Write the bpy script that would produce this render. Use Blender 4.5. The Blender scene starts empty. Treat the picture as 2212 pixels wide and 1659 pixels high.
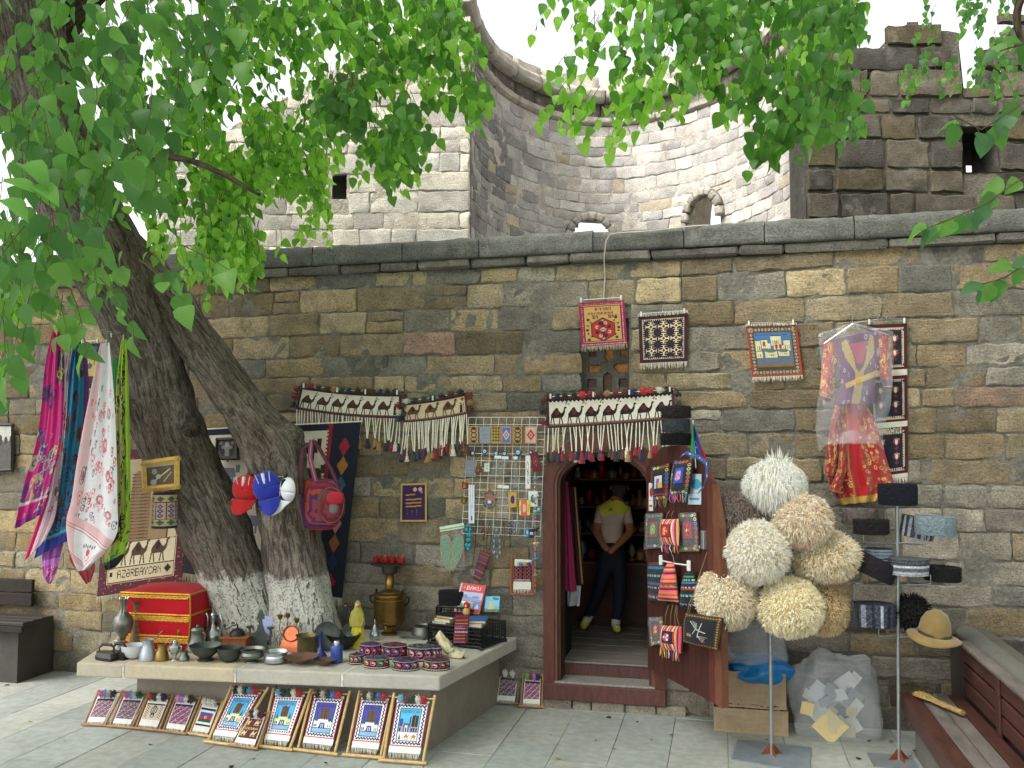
import bpy, math, random
import numpy as np
from mathutils import Vector, Matrix, Euler, noise
R = math.radians
random.seed(7)
SC = bpy.context.scene
COL = SC.collection
# ---------------------------------------------------------------- camera
CAM = Vector((0, -7.37, 2.2)); YAW = R(13.4); PITCH = R(3.6); F = 1913.0
cd = bpy.data.cameras.new('camera'); cam = bpy.data.objects.new('camera', cd); COL.objects.link(cam)
cam.location = CAM; cam.rotation_euler = (R(90) + PITCH, 0, YAW)
cd.sensor_width = 36; cd.lens = F / 2212 * 36; cd.clip_end = 500; cd.clip_start = .05
SC.camera = cam
# ---------------------------------------------------------------- daylight (bright overcast, exposed for the shade)
SUN_EL, SUN_AZ = 52, 222          # azimuth measured from +y (away from camera) clockwise
wd = bpy.data.worlds.new('World'); SC.world = wd; wd.use_nodes = True
nt = wd.node_tree; nt.nodes.clear()
sk = nt.nodes.new('ShaderNodeTexSky'); sk.sky_type = 'NISHITA'; sk.sun_disc = False
sk.sun_elevation = R(SUN_EL); sk.sun_rotation = R(SUN_AZ); sk.air_density = 1.0; sk.dust_density = 5.0; sk.ozone_density = 1.0
hs = nt.nodes.new('ShaderNodeHueSaturation'); hs.inputs['Saturation'].default_value = .15
bg = nt.nodes.new('ShaderNodeBackground'); bg.inputs[1].default_value = .15
ow = nt.nodes.new('ShaderNodeOutputWorld')
nt.links.new(sk.outputs[0], hs.inputs['Color']); nt.links.new(hs.outputs[0], bg.inputs[0]); nt.links.new(bg.outputs[0], ow.inputs[0])
sl = bpy.data.lights.new('sun', 'SUN'); sl.energy = 1.3; sl.angle = R(32); sl.color = (1, .96, .9)
so = bpy.data.objects.new('sun', sl); COL.objects.link(so)
_d = Vector((math.sin(R(SUN_AZ)) * math.cos(R(SUN_EL)), math.cos(R(SUN_AZ)) * math.cos(R(SUN_EL)), math.sin(R(SUN_EL))))
so.rotation_euler = _d.to_track_quat('Z', 'Y').to_euler(); so.location = (-6, -8, 14)
vs = SC.view_settings; vs.view_transform = 'Standard'; vs.look = 'None'; vs.gamma = 1; vs.use_curve_mapping = False; vs.exposure = 1.62
SC.cycles.max_bounces = 8; SC.cycles.transparent_max_bounces = 24

# ---------------------------------------------------------------- helpers
CR = Euler((R(90) + PITCH, 0, YAW)).to_matrix()
def ray(x, y): return CR @ Vector(((x - 1106) / F, -(y - 829.5) / F, -1))
def P(x, y, Y=0.0):                 # the point of the vertical plane y=Y that the photograph shows at x, y
    d = ray(x, y); return CAM + d * ((Y - CAM.y) / d.y)
def G(x, y, z=0.0):                 # the same for a level plane at height z
    d = ray(x, y); return CAM + d * ((z - CAM.z) / d.z)
def D(x, y, dist):                  # at a given depth from the camera
    return CAM + ray(x, y) * dist
def S(px, p):                       # length in metres of px photo pixels at point p
    return px / F * (p - CAM).dot(Vector((-math.sin(YAW), math.cos(YAW), 0)))
def lin(c):
    if isinstance(c, str): c = tuple(int(c[i:i+2], 16) / 255 for i in (0, 2, 4))
    return tuple(((x / 12.92) if x <= .04045 else ((x + .055) / 1.055) ** 2.4) for x in c[:3])
def lina(a): return np.where(a <= .04045, a / 12.92, ((a + .055) / 1.055) ** 2.4)
def hx(s): return tuple(int(s[i:i+2], 16) / 255 for i in (0, 2, 4))
def nz(x, y=0., z=0.): return noise.noise(Vector((x, y, z)))
def mixc(a, b, t): return tuple(a[i] * (1 - t) + b[i] * t for i in range(3))

MATS = {}
def mat(name, col='808080', rough=.8, metal=0, var=.15, vs=7, bump=.15, bs=60, attr=False, trans=0, alpha=1, spec=.4, stretch=None, emis=0, var2=0, dist=.01, sheen=0, refl=None):
    if name in MATS: return MATS[name]
    m = bpy.data.materials.new(name); m.use_nodes = True; t = m.node_tree; n = t.nodes; L = t.links
    b = n['Principled BSDF']
    tc = n.new('ShaderNodeTexCoord'); src = tc.outputs['Object']
    if stretch:
        mp = n.new('ShaderNodeMapping'); mp.inputs['Scale'].default_value = stretch; L.new(src, mp.inputs[0]); src = mp.outputs[0]
    if attr:
        a = n.new('ShaderNodeAttribute'); a.attribute_name = 'Col'; c = a.outputs['Color']
    else:
        a = n.new('ShaderNodeRGB'); a.outputs[0].default_value = (*lin(col), 1); c = a.outputs[0]
    if var:
        no = n.new('ShaderNodeTexNoise'); no.inputs['Scale'].default_value = vs; no.inputs['Detail'].default_value = 6; no.inputs['Roughness'].default_value = .65
        L.new(src, no.inputs[0])
        mr = n.new('ShaderNodeMapRange'); mr.inputs[1].default_value = .28; mr.inputs[2].default_value = .72
        mr.inputs[3].default_value = 1 - var * 1.4; mr.inputs[4].default_value = 1 + var
        L.new(no.outputs[0], mr.inputs[0]); f = mr.outputs[0]
        if var2:
            n2 = n.new('ShaderNodeTexNoise'); n2.inputs['Scale'].default_value = vs * 9; n2.inputs['Detail'].default_value = 4; L.new(src, n2.inputs[0])
            m2 = n.new('ShaderNodeMapRange'); m2.inputs[1].default_value = .35; m2.inputs[2].default_value = .65; m2.inputs[3].default_value = 1 - var2; m2.inputs[4].default_value = 1 + var2
            L.new(n2.outputs[0], m2.inputs[0]); mm = n.new('ShaderNodeMath'); mm.operation = 'MULTIPLY'; L.new(f, mm.inputs[0]); L.new(m2.outputs[0], mm.inputs[1]); f = mm.outputs[0]
        vm = n.new('ShaderNodeVectorMath'); vm.operation = 'SCALE'; L.new(c, vm.inputs[0]); L.new(f, vm.inputs['Scale']); c = vm.outputs[0]
    L.new(c, b.inputs['Base Color'])
    b.inputs['Roughness'].default_value = rough; b.inputs['Metallic'].default_value = metal; b.inputs['Specular IOR Level'].default_value = spec
    if sheen: b.inputs['Sheen Weight'].default_value = sheen
    if emis: L.new(c, b.inputs['Emission Color']); b.inputs['Emission Strength'].default_value = emis
    if bump:
        nb = n.new('ShaderNodeTexNoise'); nb.inputs['Scale'].default_value = bs; nb.inputs['Detail'].default_value = 5; L.new(src, nb.inputs[0])
        bp = n.new('ShaderNodeBump'); bp.inputs['Strength'].default_value = bump; bp.inputs['Distance'].default_value = dist
        L.new(nb.outputs[0], bp.inputs['Height']); L.new(bp.outputs[0], b.inputs['Normal'])
    if alpha < 1: b.inputs['Alpha'].default_value = alpha
    if trans:
        tr = n.new('ShaderNodeBsdfTranslucent'); L.new(c, tr.inputs[0])
        mx = n.new('ShaderNodeMixShader'); mx.inputs[0].default_value = trans
        L.new(b.outputs[0], mx.inputs[1]); L.new(tr.outputs[0], mx.inputs[2]); L.new(mx.outputs[0], n['Material Output'].inputs[0])
    MATS[name] = m; return m

def stone_mat(name, var=.35, pit=.6, var2=.24, vs=5):
    m = bpy.data.materials.new(name); m.use_nodes = True; t = m.node_tree; n = t.nodes; L = t.links; b = n['Principled BSDF']
    tc = n.new('ShaderNodeTexCoord'); src = tc.outputs['Object']
    a = n.new('ShaderNodeAttribute'); a.attribute_name = 'Col'
    no = n.new('ShaderNodeTexNoise'); no.inputs['Scale'].default_value = vs; no.inputs['Detail'].default_value = 8; no.inputs['Roughness'].default_value = .7; L.new(src, no.inputs[0])
    mr = n.new('ShaderNodeMapRange'); mr.inputs[1].default_value = .3; mr.inputs[2].default_value = .7; mr.inputs[3].default_value = 1 - var; mr.inputs[4].default_value = 1 + var; L.new(no.outputs[0], mr.inputs[0])
    fs = n.new('ShaderNodeTexNoise'); fs.inputs['Scale'].default_value = 70; fs.inputs['Detail'].default_value = 4; L.new(src, fs.inputs[0])
    m2 = n.new('ShaderNodeMapRange'); m2.inputs[1].default_value = .35; m2.inputs[2].default_value = .65; m2.inputs[3].default_value = 1 - var2; m2.inputs[4].default_value = 1 + var2; L.new(fs.outputs[0], m2.inputs[0])
    vo = n.new('ShaderNodeTexVoronoi'); vo.inputs['Scale'].default_value = 26; L.new(src, vo.inputs[0])
    vr = n.new('ShaderNodeMapRange'); vr.inputs[1].default_value = .02; vr.inputs[2].default_value = .22; vr.inputs[3].default_value = 1 - pit; vr.inputs[4].default_value = 1; L.new(vo.outputs[0], vr.inputs[0])
    # layered beds of the limestone
    mp = n.new('ShaderNodeMapping'); mp.inputs['Scale'].default_value = (3, 3, 26); L.new(src, mp.inputs[0])
    ly = n.new('ShaderNodeTexNoise'); ly.inputs['Scale'].default_value = 2.2; ly.inputs['Detail'].default_value = 5; ly.inputs['Distortion'].default_value = .6; L.new(mp.outputs[0], ly.inputs[0])
    ml = n.new('ShaderNodeMath'); ml.operation = 'MULTIPLY'; L.new(mr.outputs[0], ml.inputs[0]); L.new(m2.outputs[0], ml.inputs[1])
    m3 = n.new('ShaderNodeMath'); m3.operation = 'MULTIPLY'; L.new(ml.outputs[0], m3.inputs[0]); L.new(vr.outputs[0], m3.inputs[1])
    vm = n.new('ShaderNodeVectorMath'); vm.operation = 'SCALE'; L.new(a.outputs['Color'], vm.inputs[0]); L.new(m3.outputs[0], vm.inputs['Scale'])
    # whitish lime bloom in patches
    wn = n.new('ShaderNodeTexNoise'); wn.inputs['Scale'].default_value = 2.6; wn.inputs['Detail'].default_value = 9; wn.inputs['Roughness'].default_value = .75; L.new(src, wn.inputs[0])
    wr = n.new('ShaderNodeMapRange'); wr.inputs[1].default_value = .56; wr.inputs[2].default_value = .72; wr.inputs[3].default_value = 0; wr.inputs[4].default_value = .45; L.new(wn.outputs[0], wr.inputs[0])
    mx = n.new('ShaderNodeMix'); mx.data_type = 'RGBA'; L.new(wr.outputs[0], mx.inputs[0]); L.new(vm.outputs[0], mx.inputs[6]); mx.inputs[7].default_value = (*lin('a39a8a'), 1)
    gn = n.new('ShaderNodeTexNoise'); gn.inputs['Scale'].default_value = 3.4; gn.inputs['Detail'].default_value = 9; gn.inputs['Roughness'].default_value = .7; mg = n.new('ShaderNodeMapping'); mg.inputs['Location'].default_value = (7, 3, 5); L.new(src, mg.inputs[0]); L.new(mg.outputs[0], gn.inputs[0])
    gr_ = n.new('ShaderNodeMapRange'); gr_.inputs[1].default_value = .52; gr_.inputs[2].default_value = .64; gr_.inputs[3].default_value = 0; gr_.inputs[4].default_value = .5; L.new(gn.outputs[0], gr_.inputs[0])
    mg2 = n.new('ShaderNodeMix'); mg2.data_type = 'RGBA'; L.new(gr_.outputs[0], mg2.inputs[0]); L.new(mx.outputs[2], mg2.inputs[6]); mg2.inputs[7].default_value = (*lin('5b5853' if pit > .4 else '8f8a84'), 1)
    L.new(mg2.outputs[2], b.inputs['Base Color']); b.inputs['Roughness'].default_value = .93; b.inputs['Specular IOR Level'].default_value = .2
    ad = n.new('ShaderNodeMath'); ad.operation = 'MULTIPLY_ADD'; L.new(ly.outputs[0], ad.inputs[0]); ad.inputs[1].default_value = .5; L.new(no.outputs[0], ad.inputs[2])
    a2 = n.new('ShaderNodeMath'); a2.operation = 'MULTIPLY_ADD'; L.new(fs.outputs[0], a2.inputs[0]); a2.inputs[1].default_value = .5; L.new(ad.outputs[0], a2.inputs[2])
    a3 = n.new('ShaderNodeMath'); a3.operation = 'MULTIPLY_ADD'; L.new(vr.outputs[0], a3.inputs[0]); a3.inputs[1].default_value = .5; L.new(a2.outputs[0], a3.inputs[2])
    bp = n.new('ShaderNodeBump'); bp.inputs['Strength'].default_value = .9; bp.inputs['Distance'].default_value = .012; L.new(a3.outputs[0], bp.inputs['Height']); L.new(bp.outputs[0], b.inputs['Normal'])
    MATS[name] = m; return m

def tag(o, label=None, cat=None, group=None, kind=None):
    if label: o['label'] = label
    if cat: o['category'] = cat
    if group: o['group'] = group
    if kind: o['kind'] = kind
    return o
def thing(name, label, cat, loc=(0, 0, 0), rz=0, group=None, rot=None):
    o = bpy.data.objects.new(name, None); COL.objects.link(o); o.location = loc; o.empty_display_size = .1
    o.rotation_euler = rot if rot else (0, 0, rz)
    return tag(o, label, cat, group)

class MB:
    def __init__(s): s.v = []; s.f = []; s.c = []; s.mi = []; s.col = None; s.m = 0; s.T = None
    def add(s, V, Fc):
        n = len(s.v)
        s.v += [tuple(s.T @ Vector(p)) for p in V] if s.T is not None else [tuple(p) for p in V]
        s.f += [tuple(i + n for i in f) for f in Fc]
        s.c += [s.col] * len(Fc); s.mi += [s.m] * len(Fc); return s
    def box(s, x0, y0, z0, x1, y1, z1, b=0, rot=None, jit=0):
        c = Vector(((x0 + x1) / 2, (y0 + y1) / 2, (z0 + z1) / 2)); h = (abs(x1 - x0) / 2, abs(y1 - y0) / 2, abs(z1 - z0) / 2)
        b = min(b, *[q * .9 for q in h])
        V = []; Fc = []
        if b <= 0:
            for i in range(8): V.append(Vector(((h[0] if i & 1 else -h[0]), (h[1] if i & 2 else -h[1]), (h[2] if i & 4 else -h[2]))))
            Fc = [(0, 2, 3, 1), (4, 5, 7, 6), (0, 1, 5, 4), (2, 6, 7, 3), (0, 4, 6, 2), (1, 3, 7, 5)]
        else:
            for i in range(8):
                sg = [1 if i & (1 << k) else -1 for k in range(3)]
                for k in range(3): V.append(Vector([sg[j] * (h[j] - (0 if j == k else b)) for j in range(3)]))
            def q(ids, nrm):
                cc = sum((V[i] for i in ids), Vector()) / len(ids)
                nn = (V[ids[1]] - V[ids[0]]).cross(V[ids[2]] - V[ids[1]])
                Fc.append(tuple(ids) if nn.dot(cc) > 0 else tuple(reversed(ids)))
            for k in range(3):
                o1, o2 = [j for j in range(3) if j != k]
                for sg in (0, 1):
                    base = sg << k; ids = [base, base | (1 << o1), base | (1 << o1) | (1 << o2), base | (1 << o2)]
                    q([i * 3 + k for i in ids], 0)
            for k in range(3):                       # edges running along axis k
                o1, o2 = [j for j in range(3) if j != k]
                for a in (0, 1):
                    for d in (0, 1):
                        p = (a << o1) | (d << o2); p2 = p | (1 << k)
                        q([p * 3 + o1, p2 * 3 + o1, p2 * 3 + o2, p * 3 + o2], 0)
            for i in range(8): q([i * 3, i * 3 + 1, i * 3 + 2], 0)
        if jit: V = [v + Vector((random.uniform(-jit, jit), random.uniform(-jit, jit), random.uniform(-jit, jit))) for v in V]
        if rot is not None:
            M3 = Euler(rot).to_matrix() if not isinstance(rot, Matrix) else rot
            V = [M3 @ v for v in V]
        return s.add([v + c for v in V], Fc)
    def tube(s, pts, r, n=8, cap=True, flat=1.0):
        pts = [Vector(p) for p in pts]; k = len(pts); rr = r if isinstance(r, (list, tuple)) else [r] * k
        V = []; Fc = []; up = None
        for i, p in enumerate(pts):
            t = (pts[min(i + 1, k - 1)] - pts[max(i - 1, 0)])
            t = t.normalized() if t.length > 1e-9 else Vector((0, 0, 1))
            if up is None: up = Vector((0, 0, 1)) if abs(t.z) < .9 else Vector((1, 0, 0))
            a = t.cross(up); a = a.normalized() if a.length > 1e-6 else t.orthogonal().normalized(); b = a.cross(t).normalized(); up = b
            for j in range(n):
                q = 2 * math.pi * j / n; V.append(p + a * (math.cos(q) * rr[i]) + b * (math.sin(q) * rr[i] * flat))
        for i in range(k - 1):
            for j in range(n):
                a = i * n + j; b = i * n + (j + 1) % n; Fc.append((a, b, b + n, a + n))
        if cap: Fc += [tuple(reversed(range(n))), tuple(range((k - 1) * n, k * n))]
        return s.add(V, Fc)
    def lathe(s, prof, n=24, c=(0, 0, 0), sx=1, sy=1, wob=None, a0=0):
        c = Vector(c); V = []; Fc = []
        for (r, z) in prof:
            for j in range(n):
                a = 2 * math.pi * j / n + a0; rr = r * (1 + (wob(a, z) if wob else 0)); V.append(c + Vector((math.cos(a) * rr * sx, math.sin(a) * rr * sy, z)))
        k = len(prof)
        for i in range(k - 1):
            for j in range(n):
                a = i * n + j; b = i * n + (j + 1) % n; Fc.append((a, b, b + n, a + n))
        if prof[0][0] > 1e-4: Fc.append(tuple(reversed(range(n))))
        if prof[-1][0] > 1e-4: Fc.append(tuple(range((k - 1) * n, k * n)))
        return s.add(V, Fc)
    def ball(s, c, r, n=10, sx=1, sy=1, sz=1):
        return s.lathe([(r * math.sin(math.pi * i / (n // 2 + 2)) + 1e-5, -sz * r * math.cos(math.pi * i / (n // 2 + 2))) for i in range(n // 2 + 3)], n, c, sx, sy)
    def sheet(s, nu, nv, fn, colf=None, closed=False):
        V = [fn(i / nu, j / nv) for j in range(nv + 1) for i in range(nu + 1)]
        w = nu + 1; Fc = [(j * w + i, (j + 1) * w + i, (j + 1) * w + i + 1, j * w + i + 1) for j in range(nv) for i in range(nu)]
        s.add(V, Fc)
        if colf: s.c[-len(Fc):] = [colf((i + .5) / nu, (j + .5) / nv) for j in range(nv) for i in range(nu)]
        return s
    def prism(s, poly, y0, y1, ax='y'):          # outline in x,z extruded along y (or z when ax='z')
        n = len(poly); A = sum(poly[i][0] * poly[(i + 1) % n][1] - poly[(i + 1) % n][0] * poly[i][1] for i in range(n))
        if A < 0: poly = list(reversed(poly))
        if ax == 'y': V = [(p[0], y0, p[1]) for p in poly] + [(p[0], y1, p[1]) for p in poly]
        else: V = [(p[0], p[1], y1) for p in poly] + [(p[0], p[1], y0) for p in poly]
        Fc = [tuple(range(n)), tuple(reversed(range(n, 2 * n)))] + [(i, i + n, (i + 1) % n + n, (i + 1) % n) for i in range(n)]
        return s.add(V, Fc)
    def build(s, name, m, parent=None, smooth=None, world=False, data_only=False, org=None, solid=0):
        me = bpy.data.meshes.new(name)
        V = s.v; off = Vector()
        if world:
            if parent: off = Vector(parent.location)
            else:
                a = np.array(V); off = Vector(((a[:, 0].min() + a[:, 0].max()) / 2, (a[:, 1].min() + a[:, 1].max()) / 2, a[:, 2].min()))
            V = (np.array(V) - np.array(off)).tolist()
        me.from_pydata(V, [], s.f)
        ms = m if isinstance(m, (list, tuple)) else [m]
        for q in ms: me.materials.append(q)
        if len(ms) > 1: me.polygons.foreach_set('material_index', s.mi)
        if any(c is not None for c in s.c):
            at = me.attributes.new('Col', 'FLOAT_COLOR', 'FACE')
            arr = np.ones((len(s.c), 4), np.float32); arr[:, :3] = [c if c is not None else (.5, .5, .5) for c in s.c]
            at.data.foreach_set('color', arr.ravel())
        if smooth is not None:
            me.polygons.foreach_set('use_smooth', [True] * len(me.polygons))
            if smooth < 180: me.set_sharp_from_angle(angle=R(smooth))
        me.update()
        if data_only: return me
        o = bpy.data.objects.new(name, me); COL.objects.link(o)
        if parent: o.parent = parent
        elif world: o.location = off
        if solid:
            md = o.modifiers.new('thickness', 'SOLIDIFY'); md.thickness = solid; md.offset = -1
        return o
def copy_tree(o, parent=None):
    c = o.copy(); COL.objects.link(c); c.parent = parent
    for ch in list(o.children): copy_tree(ch, c)
    return c
# ---- small painter: colours woven or printed cell by cell, one mesh face per cell
FONT = {'A':'0E11111F111111','B':'1E11111E11111E','C':'0E11101010110E','D':'1E11111111111E','E':'1F10101E10101F','F':'1F10101E101010','G':'0E11101711110F','H':'1111111F111111','I':'0E04040404040E','J':'0702020202120C','K':'11121418141211','L':'1010101010101F','M':'111B1515111111','N':'11191513111111','O':'0E11111111110E','P':'1E11111E101010','R':'1E11111E141211','S':'0F10100E01011E','T':'1F040404040404','U':'1111111111110E','V':'11111111110A04','Y':'11110A04040404','Z':'1F01020408101F','X':'11110A040A1111','e':'0E01011F11110E',' ':'00000000000000','M':'111B1515111111'}
class Cv:
    def __init__(s, w, h, bg, k=1.5):
        s.w, s.h, s.k = w, h, k; H, W = int(round(h * k)), int(round(w * k)); s.a = np.zeros((H, W, 3)); s.a[:] = hx(bg) if isinstance(bg, str) else bg
        s.Y, s.X = np.mgrid[0:H, 0:W] + .5; s.Y = s.Y / k; s.X = s.X / k
    def _c(s, c): return hx(c) if isinstance(c, str) else c
    def r(s, x0, y0, x1, y1, c):
        k = s.k; f = lambda q: max(0, int(round(q * k))); s.a[f(y0):max(f(y1), f(y0) + (y1 > y0 > -1)), f(x0):max(f(x1), f(x0) + (x1 > x0 > -1))] = s._c(c); return s
    def fr(s, m, t, c):
        for q in range(t): s.r(m + q, m + q, s.w - m - q, m + q + 1, c); s.r(m + q, s.h - m - q - 1, s.w - m - q, s.h - m - q, c); s.r(m + q, m, m + q + 1, s.h - m, c); s.r(s.w - m - q - 1, m, s.w - m - q, s.h - m, c)
        return s
    def e(s, cx, cy, rx, ry, c): s.a[((s.X - cx) / rx) ** 2 + ((s.Y - cy) / ry) ** 2 <= 1] = s._c(c); return s
    def ring(s, cx, cy, rx, ry, t, c):
        q = ((s.X - cx) / rx) ** 2 + ((s.Y - cy) / ry) ** 2; s.a[(q <= 1) & (((s.X - cx) / max(.1, rx - t)) ** 2 + ((s.Y - cy) / max(.1, ry - t)) ** 2 > 1)] = s._c(c); return s
    def d(s, cx, cy, rx, ry, c): s.a[abs(s.X - cx) / rx + abs(s.Y - cy) / ry <= 1] = s._c(c); return s
    def poly(s, pts, c):
        ins = np.zeros(s.X.shape, bool); n = len(pts)
        for i in range(n):
            x0, y0 = pts[i]; x1, y1 = pts[(i + 1) % n]
            if y0 == y1: continue
            cr = ((s.Y >= min(y0, y1)) & (s.Y < max(y0, y1))) & (s.X < (s.Y - y0) * (x1 - x0) / (y1 - y0) + x0); ins ^= cr
        s.a[ins] = s._c(c); return s
    def ln(s, x0, y0, x1, y1, c, w=1.):
        dx, dy = x1 - x0, y1 - y0; L2 = dx * dx + dy * dy + 1e-9; t = np.clip(((s.X - x0) * dx + (s.Y - y0) * dy) / L2, 0, 1)
        s.a[(s.X - x0 - t * dx) ** 2 + (s.Y - y0 - t * dy) ** 2 <= (w / 2) ** 2] = s._c(c); return s
    def tx(s, txt, x, y, c, k=1, kx=None):
        kx = kx or k
        for ch in txt:
            g = FONT.get(ch, FONT[' '])
            for r_ in range(7):
                b = int(g[r_ * 2:r_ * 2 + 2], 16)
                for q in range(5):
                    if b & (16 >> q): s.r(x + q * kx, y + r_ * k, x + (q + 1) * kx, y + (r_ + 1) * k, c)
            x += 6 * kx
        return s
    def noisy(s, amt=.05, seed=0): s.a = np.clip(s.a + np.random.RandomState(seed).uniform(-amt, amt, s.a.shape[:2] + (1,)), 0, 1); return s
    def camel(s, x, y, k, c, load=None, ky=1.25):     # x,y = feet centre
        q = lambda pts: s.poly([(x + a * k, y - b * k * ky) for a, b in pts], c)
        q([(-4, 3.2), (-4, 5), (-2.6, 6.6), (-.5, 8.6), (.5, 8.6), (2, 6.4), (3.4, 5.6), (4.6, 7), (5, 9), (6.6, 9.2), (6.8, 8.4), (5.8, 8), (5.6, 6), (4.8, 4.4), (3.2, 3.2)])
        for a, b in ((-3.6, -4.3), (-2.6, -1.9), (2.2, 1.4), (3, 3.8)): s.ln(x + a * k, y - 3.6 * k * ky, x + b * k, y, c, max(1, .75 * k))
        if load: s.e(x, y - 6.1 * k * ky, 1.5 * k, 1.8 * k, load)
        return s
def cloth(name, cv, fn, m, parent=None, thick=.006, world=True, smooth=180):
    """sheet whose faces carry the painter's cells; fn(u, v) gives the point, u to the right, v down"""
    b = MB(); h, w = cv.a.shape[:2]; cols = lina(cv.a).reshape(-1, 3)
    b.v = [tuple(fn(i / w, j / h)) for j in range(h + 1) for i in range(w + 1)]; W = w + 1
    b.f = [(j * W + i, (j + 1) * W + i, (j + 1) * W + i + 1, j * W + i + 1) for j in range(h) for i in range(w)]
    b.c = [tuple(c) for c in cols]; b.mi = [0] * len(b.f)
    return b.build(name, m, parent, smooth=smooth, world=world, solid=thick)
def quad(c0, c1, c2, c3, wr=0.0, ph=0.0, n=Vector((0, -1, 0)), fy=3.):   # TL TR BR BL
    def fn(u, v):
        p = (c0 * (1 - u) + c1 * u) * (1 - v) + (c3 * (1 - u) + c2 * u) * v
        return p + n * (wr * (math.sin(u * fy + ph + v * 1.3) + .5 * math.sin(u * fy * 2.3 + 2 * ph + v * 2)) * (.3 + .7 * v) + wr)
    return fn
def pq(pts, Y=0.0): return [P(x, y, Y) for x, y in pts]

M_CLOTH = mat('woven_cloth', attr=True, rough=.88, var=.08, vs=25, bump=.3, bs=260, sheen=.04, dist=.003)
M_SILK = mat('silk_print', attr=True, rough=.45, var=.06, vs=15, bump=.06, bs=120, trans=.25)
# ================================================================ SETTING
M_STONE = stone_mat('wall_stone')
M_BRIGHT = stone_mat('tower_stone', var=.3, pit=.35, vs=3)
M_MORTAR = mat('mortar', '77716a', rough=.95, var=.3, vs=4, bump=.8, bs=30, var2=.15, dist=.02, attr=True)
def masonry(parent, name, u0, u1, z0, z1, hmin, hmax, lmin, lmax, fn, colf, m, mm, hole=None, top=None, proud=.014, gap=.008, depth=.05, keep=300, vis=None, cellm=.06, seed=1, mdepth=-.012, res=.07, rag=.012, und=.02, mcol='79736b', drop=None):
    rg = random.Random(seed); z = z0; row = 0; stones = []
    while z < z1 - .05:
        h = rg.uniform(hmin, hmax); h = min(h, z1 - z)
        if z1 - z - h < hmin * .6: h = z1 - z
        iv = [(u0, u1)]
        if hole:
            for a, b in hole(z, z + h):
                iv2 = []
                for p, q in iv:
                    if b <= p or a >= q: iv2.append((p, q))
                    else:
                        if a > p: iv2.append((p, a))
                        if b < q: iv2.append((b, q))
                iv = iv2
        for p, q in iv:
            u = p - (rg.uniform(0, lmax * .6) if p == u0 else 0)
            while u < q - 1e-3:
                l = rg.uniform(lmin, lmax) * (1.25 if rg.random() < .18 else 1); a, b = max(u, p), min(u + l, q)
                if q - b < lmin * .5: b = q
                u = b
                if b - a > .04 and not (drop and drop((a + b) / 2, z + h / 2, rg)):
                    if rg.random() < .05 and h > .15 and b - a > .2: stones += [(a, z, b, z + h * .52, rg.random()), (a, z + h * .52, b, z + h, rg.random())]
                    else: stones.append((a, z, b, z + h, rg.random()))
        z += h; row += 1
    if top: stones = [(a, c, b, min(d, top((a + b) / 2)), r) for a, c, b, d, r in stones if min(d, top((a + b) / 2)) - c > .05]
    def key(s): return -(s[2] - s[0]) * (s[3] - s[1]) * (1 if not vis or vis((s[0] + s[2]) / 2, (s[1] + s[3]) / 2) else .001)
    stones.sort(key=key)
    rest = MB()
    for i, (a, c, b, d, r) in enumerate(stones):
        mb = MB() if i < keep else rest
        g = gap * rg.uniform(.6, 1.9); w, hh = b - a, d - c; nx = max(1, int(w / res)); ny = max(1, int(hh / res)); pr = proud * rg.uniform(.2, 1.5)
        tilt = rg.uniform(-1, 1) * .25 * pr; rnd = rg.uniform(.003, .016)
        us = [0, .1 * min(w, hh), .25 * min(w, hh)]; 
        xs = [0, .004, .016] + [.016 + (w - .032) * k / (nx + 1) for k in range(1, nx + 1)] + [w - .016, w - .004, w]
        ys = [0, .004, .016] + [.016 + (hh - .032) * k / (ny + 1) for k in range(1, ny + 1)] + [hh - .016, hh - .004, hh]
        if w < .09: xs = [0, .012, w / 2, w - .012, w]
        if hh < .09: ys = [0, .012, hh / 2, hh - .012, hh]
        V = []; X, Y_ = len(xs), len(ys); sd = r * 50
        for j, y in enumerate(ys):
            for k, x in enumerate(xs):
                ring = min(k, j, X - 1 - k, Y_ - 1 - j)
                fx = g + (w - 2 * g) * (x / w); fy = g + (hh - 2 * g) * (y / hh)
                U = a + fx; Z = c + fy
                cor = (min(k, X - 1 - k) <= 1) and (min(j, Y_ - 1 - j) <= 1)
                if cor: U += (rnd if k < 2 else -rnd) * .6; Z += (rnd if j < 2 else -rnd) * .6
                e_ = 1 if ring < 3 else .3; U += nz(U * 9 + sd, Z * 9, 1) * rag + e_ * nz(U * 27, Z * 27 + sd, 2) * .007; Z += e_ * nz(U * 27 + sd, Z * 27, 8) * .007; Z += nz(U * 9, Z * 9 + sd, 4) * rag + und * nz(U * .45, Z * .8, 9)
                dd = -depth if ring == 0 else (pr * .5 if ring == 1 else pr) 
                if ring > 0: dd += nz(U * 7, Z * 7, sd) * proud * .8 + nz(U * 22, Z * 22, sd) * proud * .35 + tilt * (y / hh - .5) * 2
                V.append(fn(U, Z, dd))
        Fc = [(q * X + k, q * X + k + 1, (q + 1) * X + k + 1, (q + 1) * X + k) for q in range(Y_ - 1) for k in range(X - 1)]
        mb.col = colf((a + b) / 2, (c + d) / 2, r, rg); mb.add(V, Fc)
        if i < keep: mb.build('stone', m, parent, smooth=28, world=True)
    if rest.v: tag(rest.build('stones', m, parent, smooth=28, world=True), kind='stuff')
    # the mortar bed behind and between the stones
    mo = MB(); mo.col = tuple(q * .85 for q in lin(mcol)); nu = int((u1 - u0) / cellm) + 1; nzz = int((z1 - z0) / cellm) + 1; idx = {}
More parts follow.
